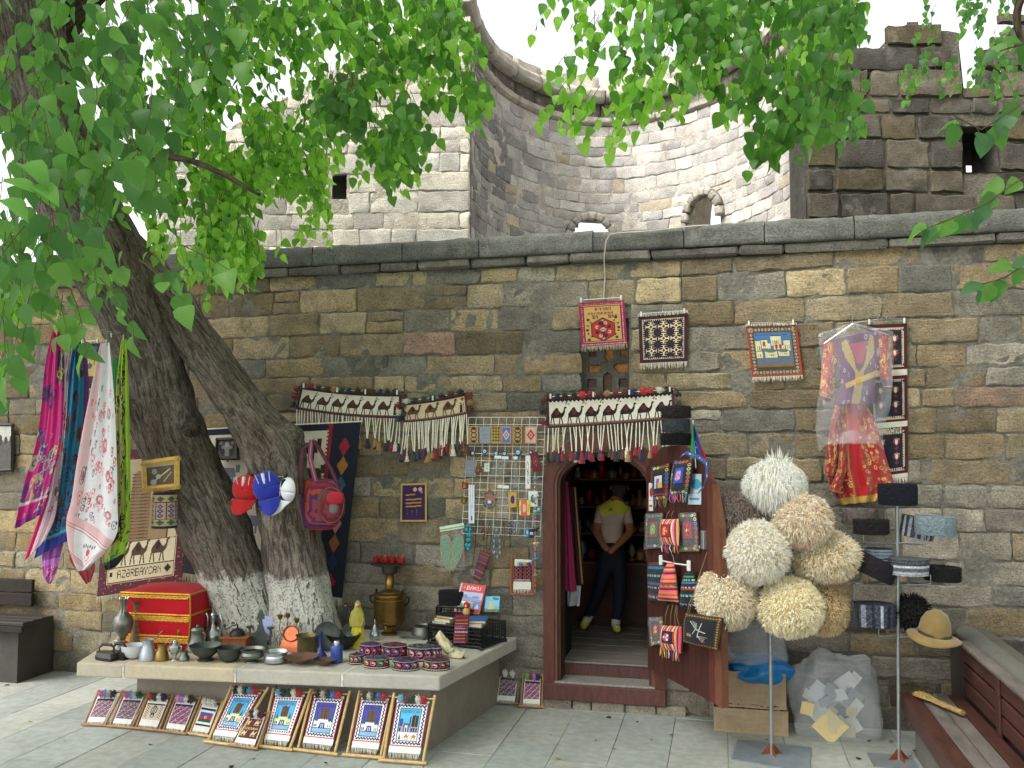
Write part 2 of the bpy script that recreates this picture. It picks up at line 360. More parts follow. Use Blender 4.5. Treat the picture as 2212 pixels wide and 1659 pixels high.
    def vid(i, j):
        if (i, j) not in idx:
            U = u0 + (u1 - u0) * i / nu; Z = z0 + (z1 - z0) * j / nzz
            if top: Z = min(Z, top(U) - .03)
            idx[(i, j)] = len(mo.v); mo.v.append(tuple(fn(U, Z, mdepth + nz(U * 3, Z * 3, 3) * .02 + nz(U * 14, Z * 14, 3) * .012)))
        return idx[(i, j)]
    for j in range(nzz):
        zc = z0 + (z1 - z0) * (j + .5) / nzz; hs_ = hole(zc - .01, zc + .01) if hole else []
        for i in range(nu):
            uc = u0 + (u1 - u0) * (i + .5) / nu
            if any(a < uc < b for a, b in hs_) or (top and zc > top(uc) - .02): continue
            mo.f.append((vid(i, j), vid(i + 1, j), vid(i + 1, j + 1), vid(i, j + 1))); mo.c.append(mo.col); mo.mi.append(0)
    mo.build('mortar', mm, parent, smooth=180, world=True)

# ---- ground
ground = thing('ground', None, None); ground['kind'] = 'structure'
M_GR = mat('paving', 'b4b7b2', rough=.8, var=.12, vs=1.6, bump=.15, bs=50, attr=True, var2=.1)
gb = MB(); gb.col = lin('8d8f8b'); gb.sheet(30, 30, lambda u, v: (-40 + 80 * u, 40 - 70 * v, -.03)); gb.build('ground_sheet', M_GR, ground, world=True)
rg = random.Random(3)
px_lo, x = -8.4, -8.4
col_i = 0
while x < 3.4:
    y = .45 - (.2 if col_i % 2 else .55)
    y0s = [.45, y]
    yy = y
    while yy > -3.4: yy -= 1.15; y0s.append(yy)
    for a, b in zip(y0s[:-1], y0s[1:]):
        pb = MB(); t = rg.uniform(.86, 1.06); pb.col = tuple(q * t * .76 for q in lin(rg.choice(['b6bab5', 'b9bcb6', 'b1b6b2', 'bcbdb6'])))
        dz = rg.uniform(-.002, .002); pb.box(x + .0013, b + .0013, -.04, x + .3987, a - .0013, dz, b=.003); pb.build('paver', M_GR, ground, smooth=30, world=True)
    x += .4; col_i += 1

# ---- the long stone wall
ZT = 3.95; WX0, WX1 = -12.5, 5.0
OP_AX = -.975
def arch_half(z, w=.49, zs=1.82, zt=2.30):     # half width of the pointed doorway at height z
    if z < zs: return w
    if z > zt: return 0
    t = (z - zs) / (zt - zs); return w * (1 - t ** 1.7) ** .62
WN = (P(1257, 700).x, P(1362, 700).x, P(1300, 880).z, P(1300, 690).z)   # little window above the door
HW = [(P(2598 / 1.4756 + 0, 0).x, 0, 0, 0)]
def whole(za, zb):
    out = []
    if zb > .02 and za < 2.27:
        w = arch_half(max(za + .03, .1), .445, 1.8, 2.27)
        if w > .02: out.append((OP_AX - w, OP_AX + w))
    if zb > WN[2] and za < WN[3]: out.append((WN[0], WN[1]))
    return out
TAN = ['9a8668', 'a38f70', '8f7c5f', '94856c', 'a8977a', '8b7a60', 'ab9876', '7f705a']; GRY = ['857d70', '8d8578', '79736a', '989082', '6f6b64', 'a09788', '8a8378']
def wcol(u, z, r, rg):
    warm = .35 + .45 * (z > 1.9) + .25 * nz(u * .7, z * .9, 2) - .35 * (z < .9)
    if u < -4.4: warm = .75 if z > .5 else .5
    c = lin(rg.choice(TAN) if rg.random() < warm else rg.choice(GRY))
    t = rg.uniform(.72, 1.18)
    if rg.random() < .012: c = lin('967a69')
    if u < -4.4: c = (c[0], c[1] * .98, c[2] * .84); t *= .9
    if u > .3 and z < .95: t *= .62                      # darker base by the hat stands
    if z > 3.3: t *= 1.05
    g = sum(c) / 3; c = tuple(q * .92 + g * .08 for q in c)
    return tuple(min(1, q * t * .82) for q in c)
wall = thing('stone_wall', 'long tan and grey rubble stone wall with dark coping behind the souvenir stall', 'wall', (-3, 0, 0))
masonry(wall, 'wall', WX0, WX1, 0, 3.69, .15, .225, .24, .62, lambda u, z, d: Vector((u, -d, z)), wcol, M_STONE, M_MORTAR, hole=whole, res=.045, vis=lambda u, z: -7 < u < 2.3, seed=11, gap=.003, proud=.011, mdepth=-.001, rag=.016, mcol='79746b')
# ledge course and coping
rg = random.Random(5); u = WX0
while u < WX1:
    l = rg.uniform(.35, .8); b = MB(); t = rg.uniform(.7, 1.05); b.col = tuple(q * t for q in lin('6e6a63'))
    b.box(u + .006, -.05 + rg.uniform(-.008, .008), 3.695, u + l - .004, .3, 3.772, b=.014, jit=.007); b.build('ledge_stone', M_STONE, wall, smooth=40, world=True); u += l
u = WX0
while u < WX1:
    l = rg.uniform(.5, 1.0); b = MB(); t = rg.uniform(.7, 1.0); b.col = tuple(q * t for q in lin('6b6a66'))
    zz = ZT + rg.uniform(-.012, .012); n = 10
    def cf(p, q, u=u, l=l, zz=zz):      # front + top of a worn coping block
        prof = [(.30, 3.775), (-.06, 3.777), (-.068, 3.79), (-.07, 3.86), (-.068, zz - .03), (-.055, zz - .008), (-.03, zz + .006), (.12, zz), (.45, zz)]
        k = q * (len(prof) - 1); i = min(int(k), len(prof) - 2); f = k - i
        y = prof[i][0] * (1 - f) + prof[i + 1][0] * f; z = prof[i][1] * (1 - f) + prof[i + 1][1] * f; x = u + .004 + (l - .008) * p
        e = nz(x * 8, y * 8, z * 8) * .012 + nz(x * 25, y * 20, z * 25) * .006
        return Vector((x, y + e * (1 if q < .7 else 0), z + e * (1 if q > .5 else .3)))
    b.sheet(int(l / .045), 16, cf); b.f = [tuple(reversed(f)) for f in b.f]
    b.box(u + .006, .02, 3.79, u + l - .006, .44, ZT - .03); b.build('coping_stone', M_STONE, wall, smooth=60, world=True); u += l
cb = MB(); cb.col = lin('79736b'); cb.box(WX0, .06, 0, OP_AX - .56, .6, 3.74); cb.box(OP_AX + .56, .06, 0, WX1, .6, 3.74); cb.box(OP_AX - .56, .06, 3.05, OP_AX + .56, .6, 3.74)
cb.box(WN[1] + .02, .06, 2.36, OP_AX + .56, .6, 3.05); cb.box(OP_AX - .56, .06, 2.36, WN[0] - .02, .6, 3.05); cb.build('wall_core', M_MORTAR, wall, world=True)

# ---- ruined round tower beyond the wall
e1 = Vector((math.cos(YAW), math.sin(YAW), 0)); e2 = Vector((-math.sin(YAW), math.cos(YAW), 0)); C0 = Vector((CAM.x, CAM.y, 0))
def cz(y, dep): return 2.2 + math.tan(math.atan((829.5 - y) / F) + PITCH) * dep   # height seen at row y at that depth
TD, TX, TA, TB = 12.0, 1.725, 2.36, 3.7
NT = 400; _th = [math.pi * i / NT for i in range(NT + 1)]; _pt = [(-TA * math.cos(t), TB * math.sin(t)) for t in _th]; _al = [0]
for i in range(NT): _al.append(_al[-1] + math.hypot(_pt[i + 1][0] - _pt[i][0], _pt[i + 1][1] - _pt[i][1]))
TL = _al[-1]
def nich(u, z, d):
    i = min(NT - 1, max(0, int(np.searchsorted(_al, u) - 1))); f = (u - _al[i]) / (_al[i + 1] - _al[i])
    x = _pt[i][0] * (1 - f) + _pt[i + 1][0] * f; y = _pt[i][1] * (1 - f) + _pt[i + 1][1] * f
    n = Vector((-x / TA ** 2, -y / TB ** 2)).normalized(); x += n.x * d; y += n.y * d
    return C0 + e1 * (TX + x) + e2 * (TD + y) + Vector((0, 0, z))
def u_of_px(px, lo=.3, hi=.9):
    best = min(range(int(NT * lo), int(NT * hi)), key=lambda i: abs(1106 + F * (TX + _pt[i][0]) / (TD + _pt[i][1]) - px)); return _al[best]
UA, UB = u_of_px(1276), u_of_px(1532)
def thole(za, zb):
    out = []
    for uc, zt, w in ((UA, 6.12, .42), (UB, 6.32, .34)):
        if za < zt:
            t = max(0, min(1, (za + .03 - (zt - .42)) / .42)); hw = w * math.sqrt(max(0, 1 - t * t)); 
            if hw > .03: out.append((uc - hw, uc + hw))
    return out
BR = ['cbc3b4', 'd2c9ba', 'c2baae', 'c4beb4', 'd6cdbc', 'bab2a8', 'b2aca2']
def tcol(u, z, r, rg):
    t = rg.uniform(.75, 1.12); c = lin(rg.choice(BR))
    if u < 2.6: t *= .8  # left inside of the hollow: its shade put into the stone colour
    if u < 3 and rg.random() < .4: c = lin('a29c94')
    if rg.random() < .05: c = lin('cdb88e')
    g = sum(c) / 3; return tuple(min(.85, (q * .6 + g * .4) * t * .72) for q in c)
tower = thing('ruined_tower', 'pale sunlit ruined tower with hollow curved interior and broken cornice beyond the wall', 'tower', tuple(C0 + e1 * TX + e2 * TD))
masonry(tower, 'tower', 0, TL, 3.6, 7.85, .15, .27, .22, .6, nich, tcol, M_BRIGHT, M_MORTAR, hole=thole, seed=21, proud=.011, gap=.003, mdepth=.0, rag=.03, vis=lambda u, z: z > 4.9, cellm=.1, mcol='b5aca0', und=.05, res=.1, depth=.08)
# cornice rings with broken blocks
def ringc(name, prof, seed, col, lmin, lmax, gapz=.01, dropp=0):
    rg = random.Random(seed); u = 0
    while u < TL:
        l = rg.uniform(lmin, lmax); a, b_ = u, min(u + l, TL)
        if rg.random() > dropp:
            b = MB(); t = rg.uniform(.8, 1.1); b.col = tuple(q * t * .6 for q in lin(col)); k = len(prof) - 1; w = rg.uniform(-.02, .02)
            def cf(p, q):
                kk = q * k; i = min(int(kk), k - 1); f = kk - i; d = prof[i][0] * (1 - f) + prof[i + 1][0] * f; z = prof[i][1] * (1 - f) + prof[i + 1][1] * f
                U = a + gapz + (b_ - a - 2 * gapz) * p; return nich(U, z + w * .3 + nz(U * 3, z * 6, 2) * .02, d + nz(U * 6, z * 8, seed) * .03)
            b.sheet(max(2, int(l / .12)), k * 3, cf); b.f = [tuple(reversed(f)) for f in b.f]; b.build(name, M_BRIGHT, tower, smooth=50, world=True, solid=.04)
        u += l
ringc('cornice_block', [(-.3, 7.85), (.02, 7.86), (.07, 7.90), (.07, 7.99), (-.02, 8.03), (-.3, 8.04)], 3, 'c0b8aa', .5, .9)
ringc('recessed_block', [(-.30, 8.03), (-.05, 8.04), (-.06, 8.29), (-.3, 8.30)], 4, '6f6860', .4, .8)
ringc('cornice_block', [(-.3, 8.29), (.06, 8.30), (.12, 8.35), (.12, 8.47), (.04, 8.55), (-.5, 8.56)], 5, 'cdc5b6', .5, 1.0)
ringc('parapet_block', [(-.5, 8.55), (-.32, 8.56), (-.34, 8.92), (-.6, 8.4)], 6, 'cfc6b4', .5, 1.1, dropp=.15)
# outer shell so the tower has thickness
b = MB(); b.col = lin('a79e90')
b.sheet(60, 8, lambda u, v: nich(TL * u, 3.4 + 5.1 * (1 - v), -.62)); 
b.sheet(60, 1, lambda u, v: nich(TL * u, 8.5, -.62 * v - .02))
hb = []
for f in b.f[:480]:
    pass
b.f = [f for i, f in enumerate(b.f) if not (i < 480 and any(abs(TL * ((i % 60) + .5) / 60 - q) < .5 and i // 60 >= 2 for q in (UA, UB)))]; b.c = [b.col] * len(b.f); b.mi = [0] * len(b.f)
b.build('outer_shell', M_BRIGHT, tower, smooth=60, world=True)
for uc, zt, w in ((UA, 6.12, .42), (UB, 6.32, .34)):      # arch soffits
    b = MB(); b.col = lin('9b8f7c')
    b.sheet(16, 3, lambda p, q: nich(uc + w * math.cos(math.pi * p) * 1.02, zt - .42 + (.44 + .5 * q) * math.sin(math.pi * p), .02 - .62 * q))
    b.sheet(1, 3, lambda p, q: nich(uc + w * 1.02, 4.6 + (zt - .42 - 4.6) * p, .02 - .62 * q)); b.sheet(1, 3, lambda p, q: nich(uc - w * 1.02, 4.6 + (zt - .42 - 4.6) * p, .02 - .62 * q))
    for k in range(9):
        a0, a1 = math.pi * k / 9, math.pi * (k + 1) / 9; v_ = MB(); t = .5 + .12 * math.sin(k * 5.1); v_.col = tuple(q * t for q in lin('cbc3b4'))
        v_.sheet(3, 3, lambda p, q: nich(uc + (w * .97 + .12 * q) * math.cos(a0 + (a1 - a0 - .05) * p), zt - .42 + (.42 + .12 * q) * math.sin(a0 + (a1 - a0 - .05) * p), .012 + .02 * nz(k, p * 2, q * 2))); v_.f = [tuple(reversed(f)) for f in v_.f]; v_.build('arch_stone', M_BRIGHT, tower, smooth=40, world=True, solid=.12)
    b.build('arch_soffit', M_BRIGHT, tower, smooth=60, world=True)
# flat front of the tower left of the hollow
def flat(dep, off=0): return lambda u, z, d: C0 + e1 * u + e2 * (dep - d) + Vector((0, 0, z))
def prof_fn(pts, dep):       # pts: (px, py) outline of a top edge
    L = [((x - 1106) / F * dep, cz(y, dep)) for x, y in pts]
    def f(u):
        if u <= L[0][0]: return L[0][1]
        for (a, za), (b, zb) in zip(L[:-1], L[1:]):
            if a <= u <= b: return za + (zb - za) * (u - a) / max(1e-6, b - a)
        return L[-1][1]
    return f
lw0, lw1 = (330 - 1106) / F * TD, (1010 - 1106) / F * TD + .02
def bcol(rg):
    t = rg.uniform(.8, 1.12); return tuple(min(.85, q * .84 * t) for q in lin(rg.choice(BR)))
ltop = prof_fn([(330, 340), (430, 300), (500, 262), (560, 225), (640, 190), (700, 150), (800, 118), (900, 70), (1000, 20), (1012, 20)], TD)
wz = (cz(425, TD), cz(378, TD)); wu = ((705 - 1106) / F * TD, (748 - 1106) / F * TD)
lhole = lambda za, zb: [wu] if zb > wz[0] and za < wz[1] else []
front = thing('tower_front_wall', 'bright broken stone wall sloping down behind the leaves at the left', 'wall', tuple(C0 + e1 * lw0 + e2 * TD))
masonry(front, 'front', lw0, lw1, 4.2, 8.1, .16, .3, .25, .7, flat(TD), lambda u, z, r, rg: bcol(rg), M_BRIGHT, M_MORTAR, hole=lhole, top=ltop, seed=31, proud=.013, gap=.003, mdepth=.0, rag=.03, cellm=.1, mcol='b0a798', und=.05, res=.1, vis=lambda u, z: z > 4.9)
b = MB(); b.col = lin('8c857a'); b.sheet(14, 1, lambda u, v: C0 + e1 * (lw0 + (lw1 - lw0) * u) + e2 * (TD + .5) + Vector((0, 0, (ltop(lw0 + (lw1 - lw0) * u) - .05) * (1 - v) + 3.4 * v))); b.build('wall_back', M_BRIGHT, front, world=True)
b = MB(); b.col = lin('8c857a'); b.sheet(14, 1, lambda u, v: C0 + e1 * (lw0 + (lw1 - lw0) * u) + e2 * (TD + .5 * v) + Vector((0, 0, ltop(lw0 + (lw1 - lw0) * u) - .06))); b.build('wall_top', M_BRIGHT, front, world=True)
# ---- ruin with battlements at the right
RD = 10.4; ru0, ru1 = (1752 - 1106) / F * RD, (2330 - 1106) / F * RD
rtop = prof_fn([(1752, -60), (1868, -60), (1872, 196), (1896, 196), (1905, 150), (1920, 110), (1945, 70), (1980, 42), (2010, 42), (2050, 56), (2100, 66), (2106, 190), (2186, 188), (2192, 90), (2240, 30), (2330, 20)], RD)
hz = (cz(372, RD), cz(272, RD)); hu = ((2098 - 1106) / F * RD, (2176 - 1106) / F * RD)
rhole = lambda za, zb: [hu] if zb > hz[0] and za < hz[1] else []
ruin = thing('battlement_ruin', 'dark weathered ruin wall with rounded merlon rising at the upper right', 'ruin', tuple(C0 + e1 * ru0 + e2 * RD))
def rcol(u, z, r, rg):
    c = lin(rg.choice(['7d7464', '6f675b', '877c68', '655f56', '75694f', '5c5850'])); t = rg.uniform(.65, 1.0); return tuple(q * t * .5 for q in c)  # tree shade over the ruin is put into the stone tone
masonry(ruin, 'ruin', ru0, ru1, 4.2, 7.9, .2, .36, .28, .75, flat(RD), rcol, M_STONE, M_MORTAR, hole=rhole, top=rtop, seed=42, proud=.028, gap=.012, rag=.025, cellm=.07, mcol='5c564b', und=.04, res=.1)
b = MB(); b.col = lin('3a3733'); n = 60
b.sheet(n, 1, lambda u, v: C0 + e1 * (ru0 + (ru1 - ru0) * u) + e2 * (RD + .6 * v + .03) + Vector((0, 0, rtop(ru0 + (ru1 - ru0) * u) - .05)))
b.sheet(1, 1, lambda u, v: C0 + e1 * ru0 + e2 * (RD + .6 * u + .02) + Vector((0, 0, 3.5 + 4.4 * v)))
sl0, sl1 = (2104 - 1106) / F * (RD + .6), (2116 - 1106) / F * (RD + .6); sz0, sz1 = cz(386, RD + .6), cz(358, RD + .6)
for (ua, ub, za, zb) in ((ru0, sl0, 3.5, 6.4), (sl1, ru1, 3.5, 6.4), (sl0, sl1, 3.5, sz0), (sl0, sl1, sz1, 6.4)):
    b.add([C0 + e1 * ua + e2 * (RD + .6) + Vector((0, 0, za)), C0 + e1 * ub + e2 * (RD + .6) + Vector((0, 0, za)), C0 + e1 * ub + e2 * (RD + .6) + Vector((0, 0, zb)), C0 + e1 * ua + e2 * (RD + .6) + Vector((0, 0, zb))], [(0, 1, 2, 3)])
for ua in hu: b.add([C0 + e1 * ua + e2 * (RD + q) + Vector((0, 0, z)) for q, z in ((0, hz[0] - .1), (.6, hz[0] - .1), (.6, hz[1] + .1), (0, hz[1] + .1))], [(0, 1, 2, 3)])
for zz in hz: b.add([C0 + e1 * (hu[i] + (-.1, .1)[i]) + e2 * (RD + q) + Vector((0, 0, zz)) for i, q in ((0, 0), (1, 0), (1, .6), (0, .6))], [(0, 1, 2, 3)])
for ua, ub in ((2104, 2106), ): pass
b.build('ruin_core', M_STONE, ruin, world=True)
# ================================================================ TREES
def bark_mat():
    m = bpy.data.materials.new('bark'); m.use_nodes = True; t = m.node_tree; n = t.nodes; L = t.links; b = n['Principled BSDF']
    uv = n.new('ShaderNodeAttribute'); uv.attribute_name = 'axis'
    a = n.new('ShaderNodeAttribute'); a.attribute_name = 'Col'
    mp = n.new('ShaderNodeMapping'); mp.inputs['Scale'].default_value = (34, 34, 6); L.new(uv.outputs['Vector'], mp.inputs[0])
    vo = n.new('ShaderNodeTexNoise'); vo.inputs['Scale'].default_value = 1; vo.inputs['Detail'].default_value = 7; vo.inputs['Roughness'].default_value = .62; vo.inputs['Distortion'].default_value = 1.1; L.new(mp.outputs[0], vo.inputs[0])
    fs = n.new('ShaderNodeTexNoise'); fs.inputs['Scale'].default_value = 60; fs.inputs['Detail'].default_value = 5; L.new(uv.outputs['Vector'], fs.inputs[0])
    mr = n.new('ShaderNodeMapRange'); mr.inputs[1].default_value = .38; mr.inputs[2].default_value = .6; mr.inputs[3].default_value = .35; mr.inputs[4].default_value = 1.2; L.new(vo.outputs[0], mr.inputs[0])
    m2 = n.new('ShaderNodeMapRange'); m2.inputs[1].default_value = .3; m2.inputs[2].default_value = .7; m2.inputs[3].default_value = .7; m2.inputs[4].default_value = 1.2; L.new(fs.outputs[0], m2.inputs[0])
    ml = n.new('ShaderNodeMath'); ml.operation = 'MULTIPLY'; L.new(mr.outputs[0], ml.inputs[0]); L.new(m2.outputs[0], ml.inputs[1])
    vm = n.new('ShaderNodeVectorMath'); vm.operation = 'SCALE'; L.new(a.outputs['Color'], vm.inputs[0]); L.new(ml.outputs[0], vm.inputs['Scale'])
    # limewash brushed on the foot of the trunks: ragged upper edge, flaking
    ge = n.new('ShaderNodeNewGeometry'); sx = n.new('ShaderNodeSeparateXYZ'); L.new(ge.outputs['Position'], sx.inputs[0])
    wn = n.new('ShaderNodeTexNoise'); wn.inputs['Scale'].default_value = 9; wn.inputs['Detail'].default_value = 8; wn.inputs['Roughness'].default_value = .75; L.new(ge.outputs['Position'], wn.inputs[0])
    wz = n.new('ShaderNodeMath'); wz.operation = 'MULTIPLY_ADD'; L.new(wn.outputs[0], wz.inputs[0]); wz.inputs[1].default_value = .34; L.new(sx.outputs[2], wz.inputs[2])
    wr = n.new('ShaderNodeMapRange'); wr.inputs[1].default_value = 1.235; wr.inputs[2].default_value = 1.285; wr.inputs[3].default_value = 1; wr.inputs[4].default_value = 0; L.new(wz.outputs[0], wr.inputs[0])
    cr = n.new('ShaderNodeMapRange'); cr.inputs[1].default_value = .36; cr.inputs[2].default_value = .43; cr.inputs[3].default_value = 0; cr.inputs[4].default_value = 1; L.new(vo.outputs[0], cr.inputs[0])
    fk = n.new('ShaderNodeMapRange'); fk.inputs[1].default_value = .40; fk.inputs[2].default_value = .46; fk.inputs[3].default_value = .35; fk.inputs[4].default_value = 1; L.new(fs.outputs[0], fk.inputs[0])
    w1 = n.new('ShaderNodeMath'); w1.operation = 'MULTIPLY'; L.new(wr.outputs[0], w1.inputs[0]); L.new(cr.outputs[0], w1.inputs[1])
    w2 = n.new('ShaderNodeMath'); w2.operation = 'MULTIPLY'; L.new(w1.outputs[0], w2.inputs[0]); L.new(fk.outputs[0], w2.inputs[1])
    mw = n.new('ShaderNodeMix'); mw.data_type = 'RGBA'; L.new(w2.outputs[0], mw.inputs[0]); L.new(vm.outputs[0], mw.inputs[6]); mw.inputs[7].default_value = (*lin('cfcdc6'), 1)
    L.new(mw.outputs[2], b.inputs['Base Color']); b.inputs['Roughness'].default_value = .95; b.inputs['Specular IOR Level'].default_value = .15
    bp = n.new('ShaderNodeBump'); bp.inputs['Strength'].default_value = 1; bp.inputs['Distance'].default_value = .03; L.new(vo.outputs[0], bp.inputs['Height']); L.new(bp.outputs[0], b.inputs['Normal'])
    return m
M_BARK = bark_mat()
def limb(name, pts, parent, n=52, step=.03, amp=.02, colf=None, seed=0):
    """pts: (Vector, radius); a smooth furrowed trunk"""
    P4 = [pts[0]] + pts + [pts[-1]]; C = []; 
    for i in range(1, len(P4) - 2):
        p0, p1, p2, p3 = [q[0] for q in P4[i - 1:i + 3]]; r1, r2 = P4[i][1], P4[i + 1][1]; k = max(2, int((p2 - p1).length / step))
        for j in range(k):
            t = j / k; C.append((.5 * ((2 * p1) + (p2 - p0) * t + (2 * p0 - 5 * p1 + 4 * p2 - p3) * t * t + (3 * p1 - p0 - 3 * p2 + p3) * t ** 3), r1 + (r2 - r1) * (t * t * (3 - 2 * t))))
    C.append(pts[-1]); mb = MB(); V = []; ax = []; Ln = 0; up = Vector((0, -1, 0))
    for i, (p, r) in enumerate(C):
        t = (C[min(i + 1, len(C) - 1)][0] - C[max(0, i - 1)][0]).normalized(); a = t.cross(up).normalized(); bb = a.cross(t).normalized(); up = bb
        if i: Ln += (p - C[i - 1][0]).length
        for j in range(n):
            q = 2 * math.pi * j / n; x, y = math.cos(q), math.sin(q)
            f = nz(x * r * 16 + seed, y * r * 16, Ln * 3.2); g = nz(x * r * 40 + seed, y * r * 40, Ln * 7)
            big = nz(x * 1.2 + seed, y * 1.2, Ln * 1.1)
            rr = r * (1 + .13 * big) + amp * (abs(f) * 2 - .6) + amp * .5 * g
            V.append(p + a * x * rr + bb * y * rr); ax.append((x * r, y * r, Ln))
    Fc = [(i * n + j, i * n + (j + 1) % n, (i + 1) * n + (j + 1) % n, (i + 1) * n + j) for i in range(len(C) - 1) for j in range(n)]
    Fc += [tuple(reversed(range(n))), tuple(range((len(C) - 1) * n, len(C) * n))]
    mb.add(V, Fc); mb.c = [colf(sum((V[k] for k in f[:4]), Vector()) / 4) for f in Fc] if colf else [lin('5f574e')] * len(Fc)
    o = mb.build(name, M_BARK, parent, smooth=180, world=True)
    at = o.data.attributes.new('axis', 'FLOAT_VECTOR', 'POINT'); at.data.foreach_set('vector', np.array(ax, np.float32).ravel()); return o
def lp(L, Yf=None): return [(P(x, y, Y), S(r, P(x, y, Y))) for x, y, r, Y in L]
def wash(p):
    return mixc(lin('8a8078'), lin('6a5f54'), .5 + .8 * nz(p.x * 3, p.y * 3, p.z * 3))
tA = [(572, 1420, 62, -.62), (545, 1352, 60, -.62), (530, 1315, 62, -.62), (500, 1235, 68, -.64), (452, 1115, 76, -.68), (388, 990, 76, -.75), (345, 870, 70, -.85), (322, 770, 66, -.98), (290, 680, 74, -1.1), (232, 555, 84, -1.3), (165, 430, 84, -1.5), (108, 300, 82, -1.7), (68, 150, 84, -1.9), (45, 0, 86, -2.1), (30, -220, 92, -2.4)]
tB = [(664, 1440, 90, -.55), (662, 1385, 82, -.55), (656, 1350, 76, -.55), (642, 1255, 66, -.55), (624, 1130, 60, -.56), (610, 1040, 58, -.58), (588, 968, 62, -.62), (547, 908, 52, -.68), (495, 835, 44, -.76), (430, 745, 43, -.86), (370, 655, 44, -.98), (310, 585, 48, -1.12), (235, 520, 56, -1.32)]
tree1 = thing('leaning_tree', 'leaning twin trunk tree with whitewashed base growing out of the stone platform', 'tree', tuple(P(600, 1370, -.6)))
limb('trunk', lp(tA), tree1, colf=wash, seed=1, amp=.022)
limb('trunk', lp(tB), tree1, colf=wash, seed=5, amp=.018)
stub = lp([(600, 985, 60, -.6), (615, 945, 46, -.6), (628, 925, 34, -.61), (632, 918, 22, -.61)])
limb('limb_stub', stub, tree1, n=24, colf=lambda p: lin('7a7166'), seed=8, amp=.015)
limb('limb_stub', lp([(388, 950, 30, -.84), (412, 925, 22, -.9), (424, 912, 12, -.94)]), tree1, n=18, colf=lambda p: lin('5a5148'), seed=9, amp=.012)
limb('branch', lp([(108, 300, 40, -1.7), (250, 320, 14, -1.9), (420, 350, 7, -2.2), (560, 420, 4, -2.5)]), tree1, n=12, colf=lambda p: lin('4f4238'), amp=.004)
limb('branch', lp([(68, 150, 46, -1.9), (260, -60, 24, -1.6), (560, -160, 16, -1.2), (900, -200, 9, -1.0)]), tree1, n=12, colf=lambda p: lin('4f4238'), amp=.004)
limb('branch', lp([(735, -60, 7, -1.8), (765, 40, 6, -1.8), (800, 85, 5, -1.8), (845, 105, 2, -1.8)]), tree1, n=8, colf=lambda p: lin('5a3a30'), amp=.002)
M_LEAF = mat('leaf', attr=True, rough=.42, var=.12, vs=30, bump=.1, bs=60, trans=.64, spec=.45)
M_TWIG = mat('twig', '5c4a3a', rough=.9)
def leaf_geo(rs):
    """ovate leaf with a folded midrib and a drip tip; unit length along +y"""
    cv_ = rs.uniform(.0, .5); fold = rs.uniform(.02, .5); wd = rs.uniform(.33, .47); sk = rs.uniform(-.06, .06)
    T = [(0, .0), (.06, .55), (.25, 1.0), (.5, .92), (.75, .55), (.9, .2), (1.0, 0)]
    V = []; Fc = []
    for t, w in T: 
        z = -cv_ * t * t; x = sk * t * t
        V.append((x, t, z))
    for sgn in (-1, 1):
        base = len(V)
        for k, (t, w) in enumerate(T[1:-1]):
            V.append((sk * t * t + sgn * w * wd, t - .05 * w + rs.uniform(-.02, .02), -cv_ * t * t + fold * w * wd + rs.uniform(-.03, .03)))
        q = (lambda a: tuple(reversed(a))) if sgn > 0 else (lambda a: a)
        Fc.append(q((0, 1, base)))
        for k in range(4): Fc.append(q((k + 1, k + 2, base + k + 1, base + k)))
        Fc.append(q((5, 6, base + 4)))
    return V, Fc
rs_ = random.Random(99); LG = [leaf_geo(rs_) for _ in range(8)]
LG2 = [([(0, 0, 0), (-.42, .35, .1), (0, .4, 0), (.42, .35, .1), (0, 1, -.15)], [(0, 2, 1), (0, 3, 2), (1, 2, 4), (2, 3, 4)])]
DARK = ['62964a', '6ca24c', '568848', '78ac50']; MID = ['66a03c', '5c9438', '72ac42', '558a3a']; BRI = ['92cc48', 'a0d850', '84c042', 'ace05c']
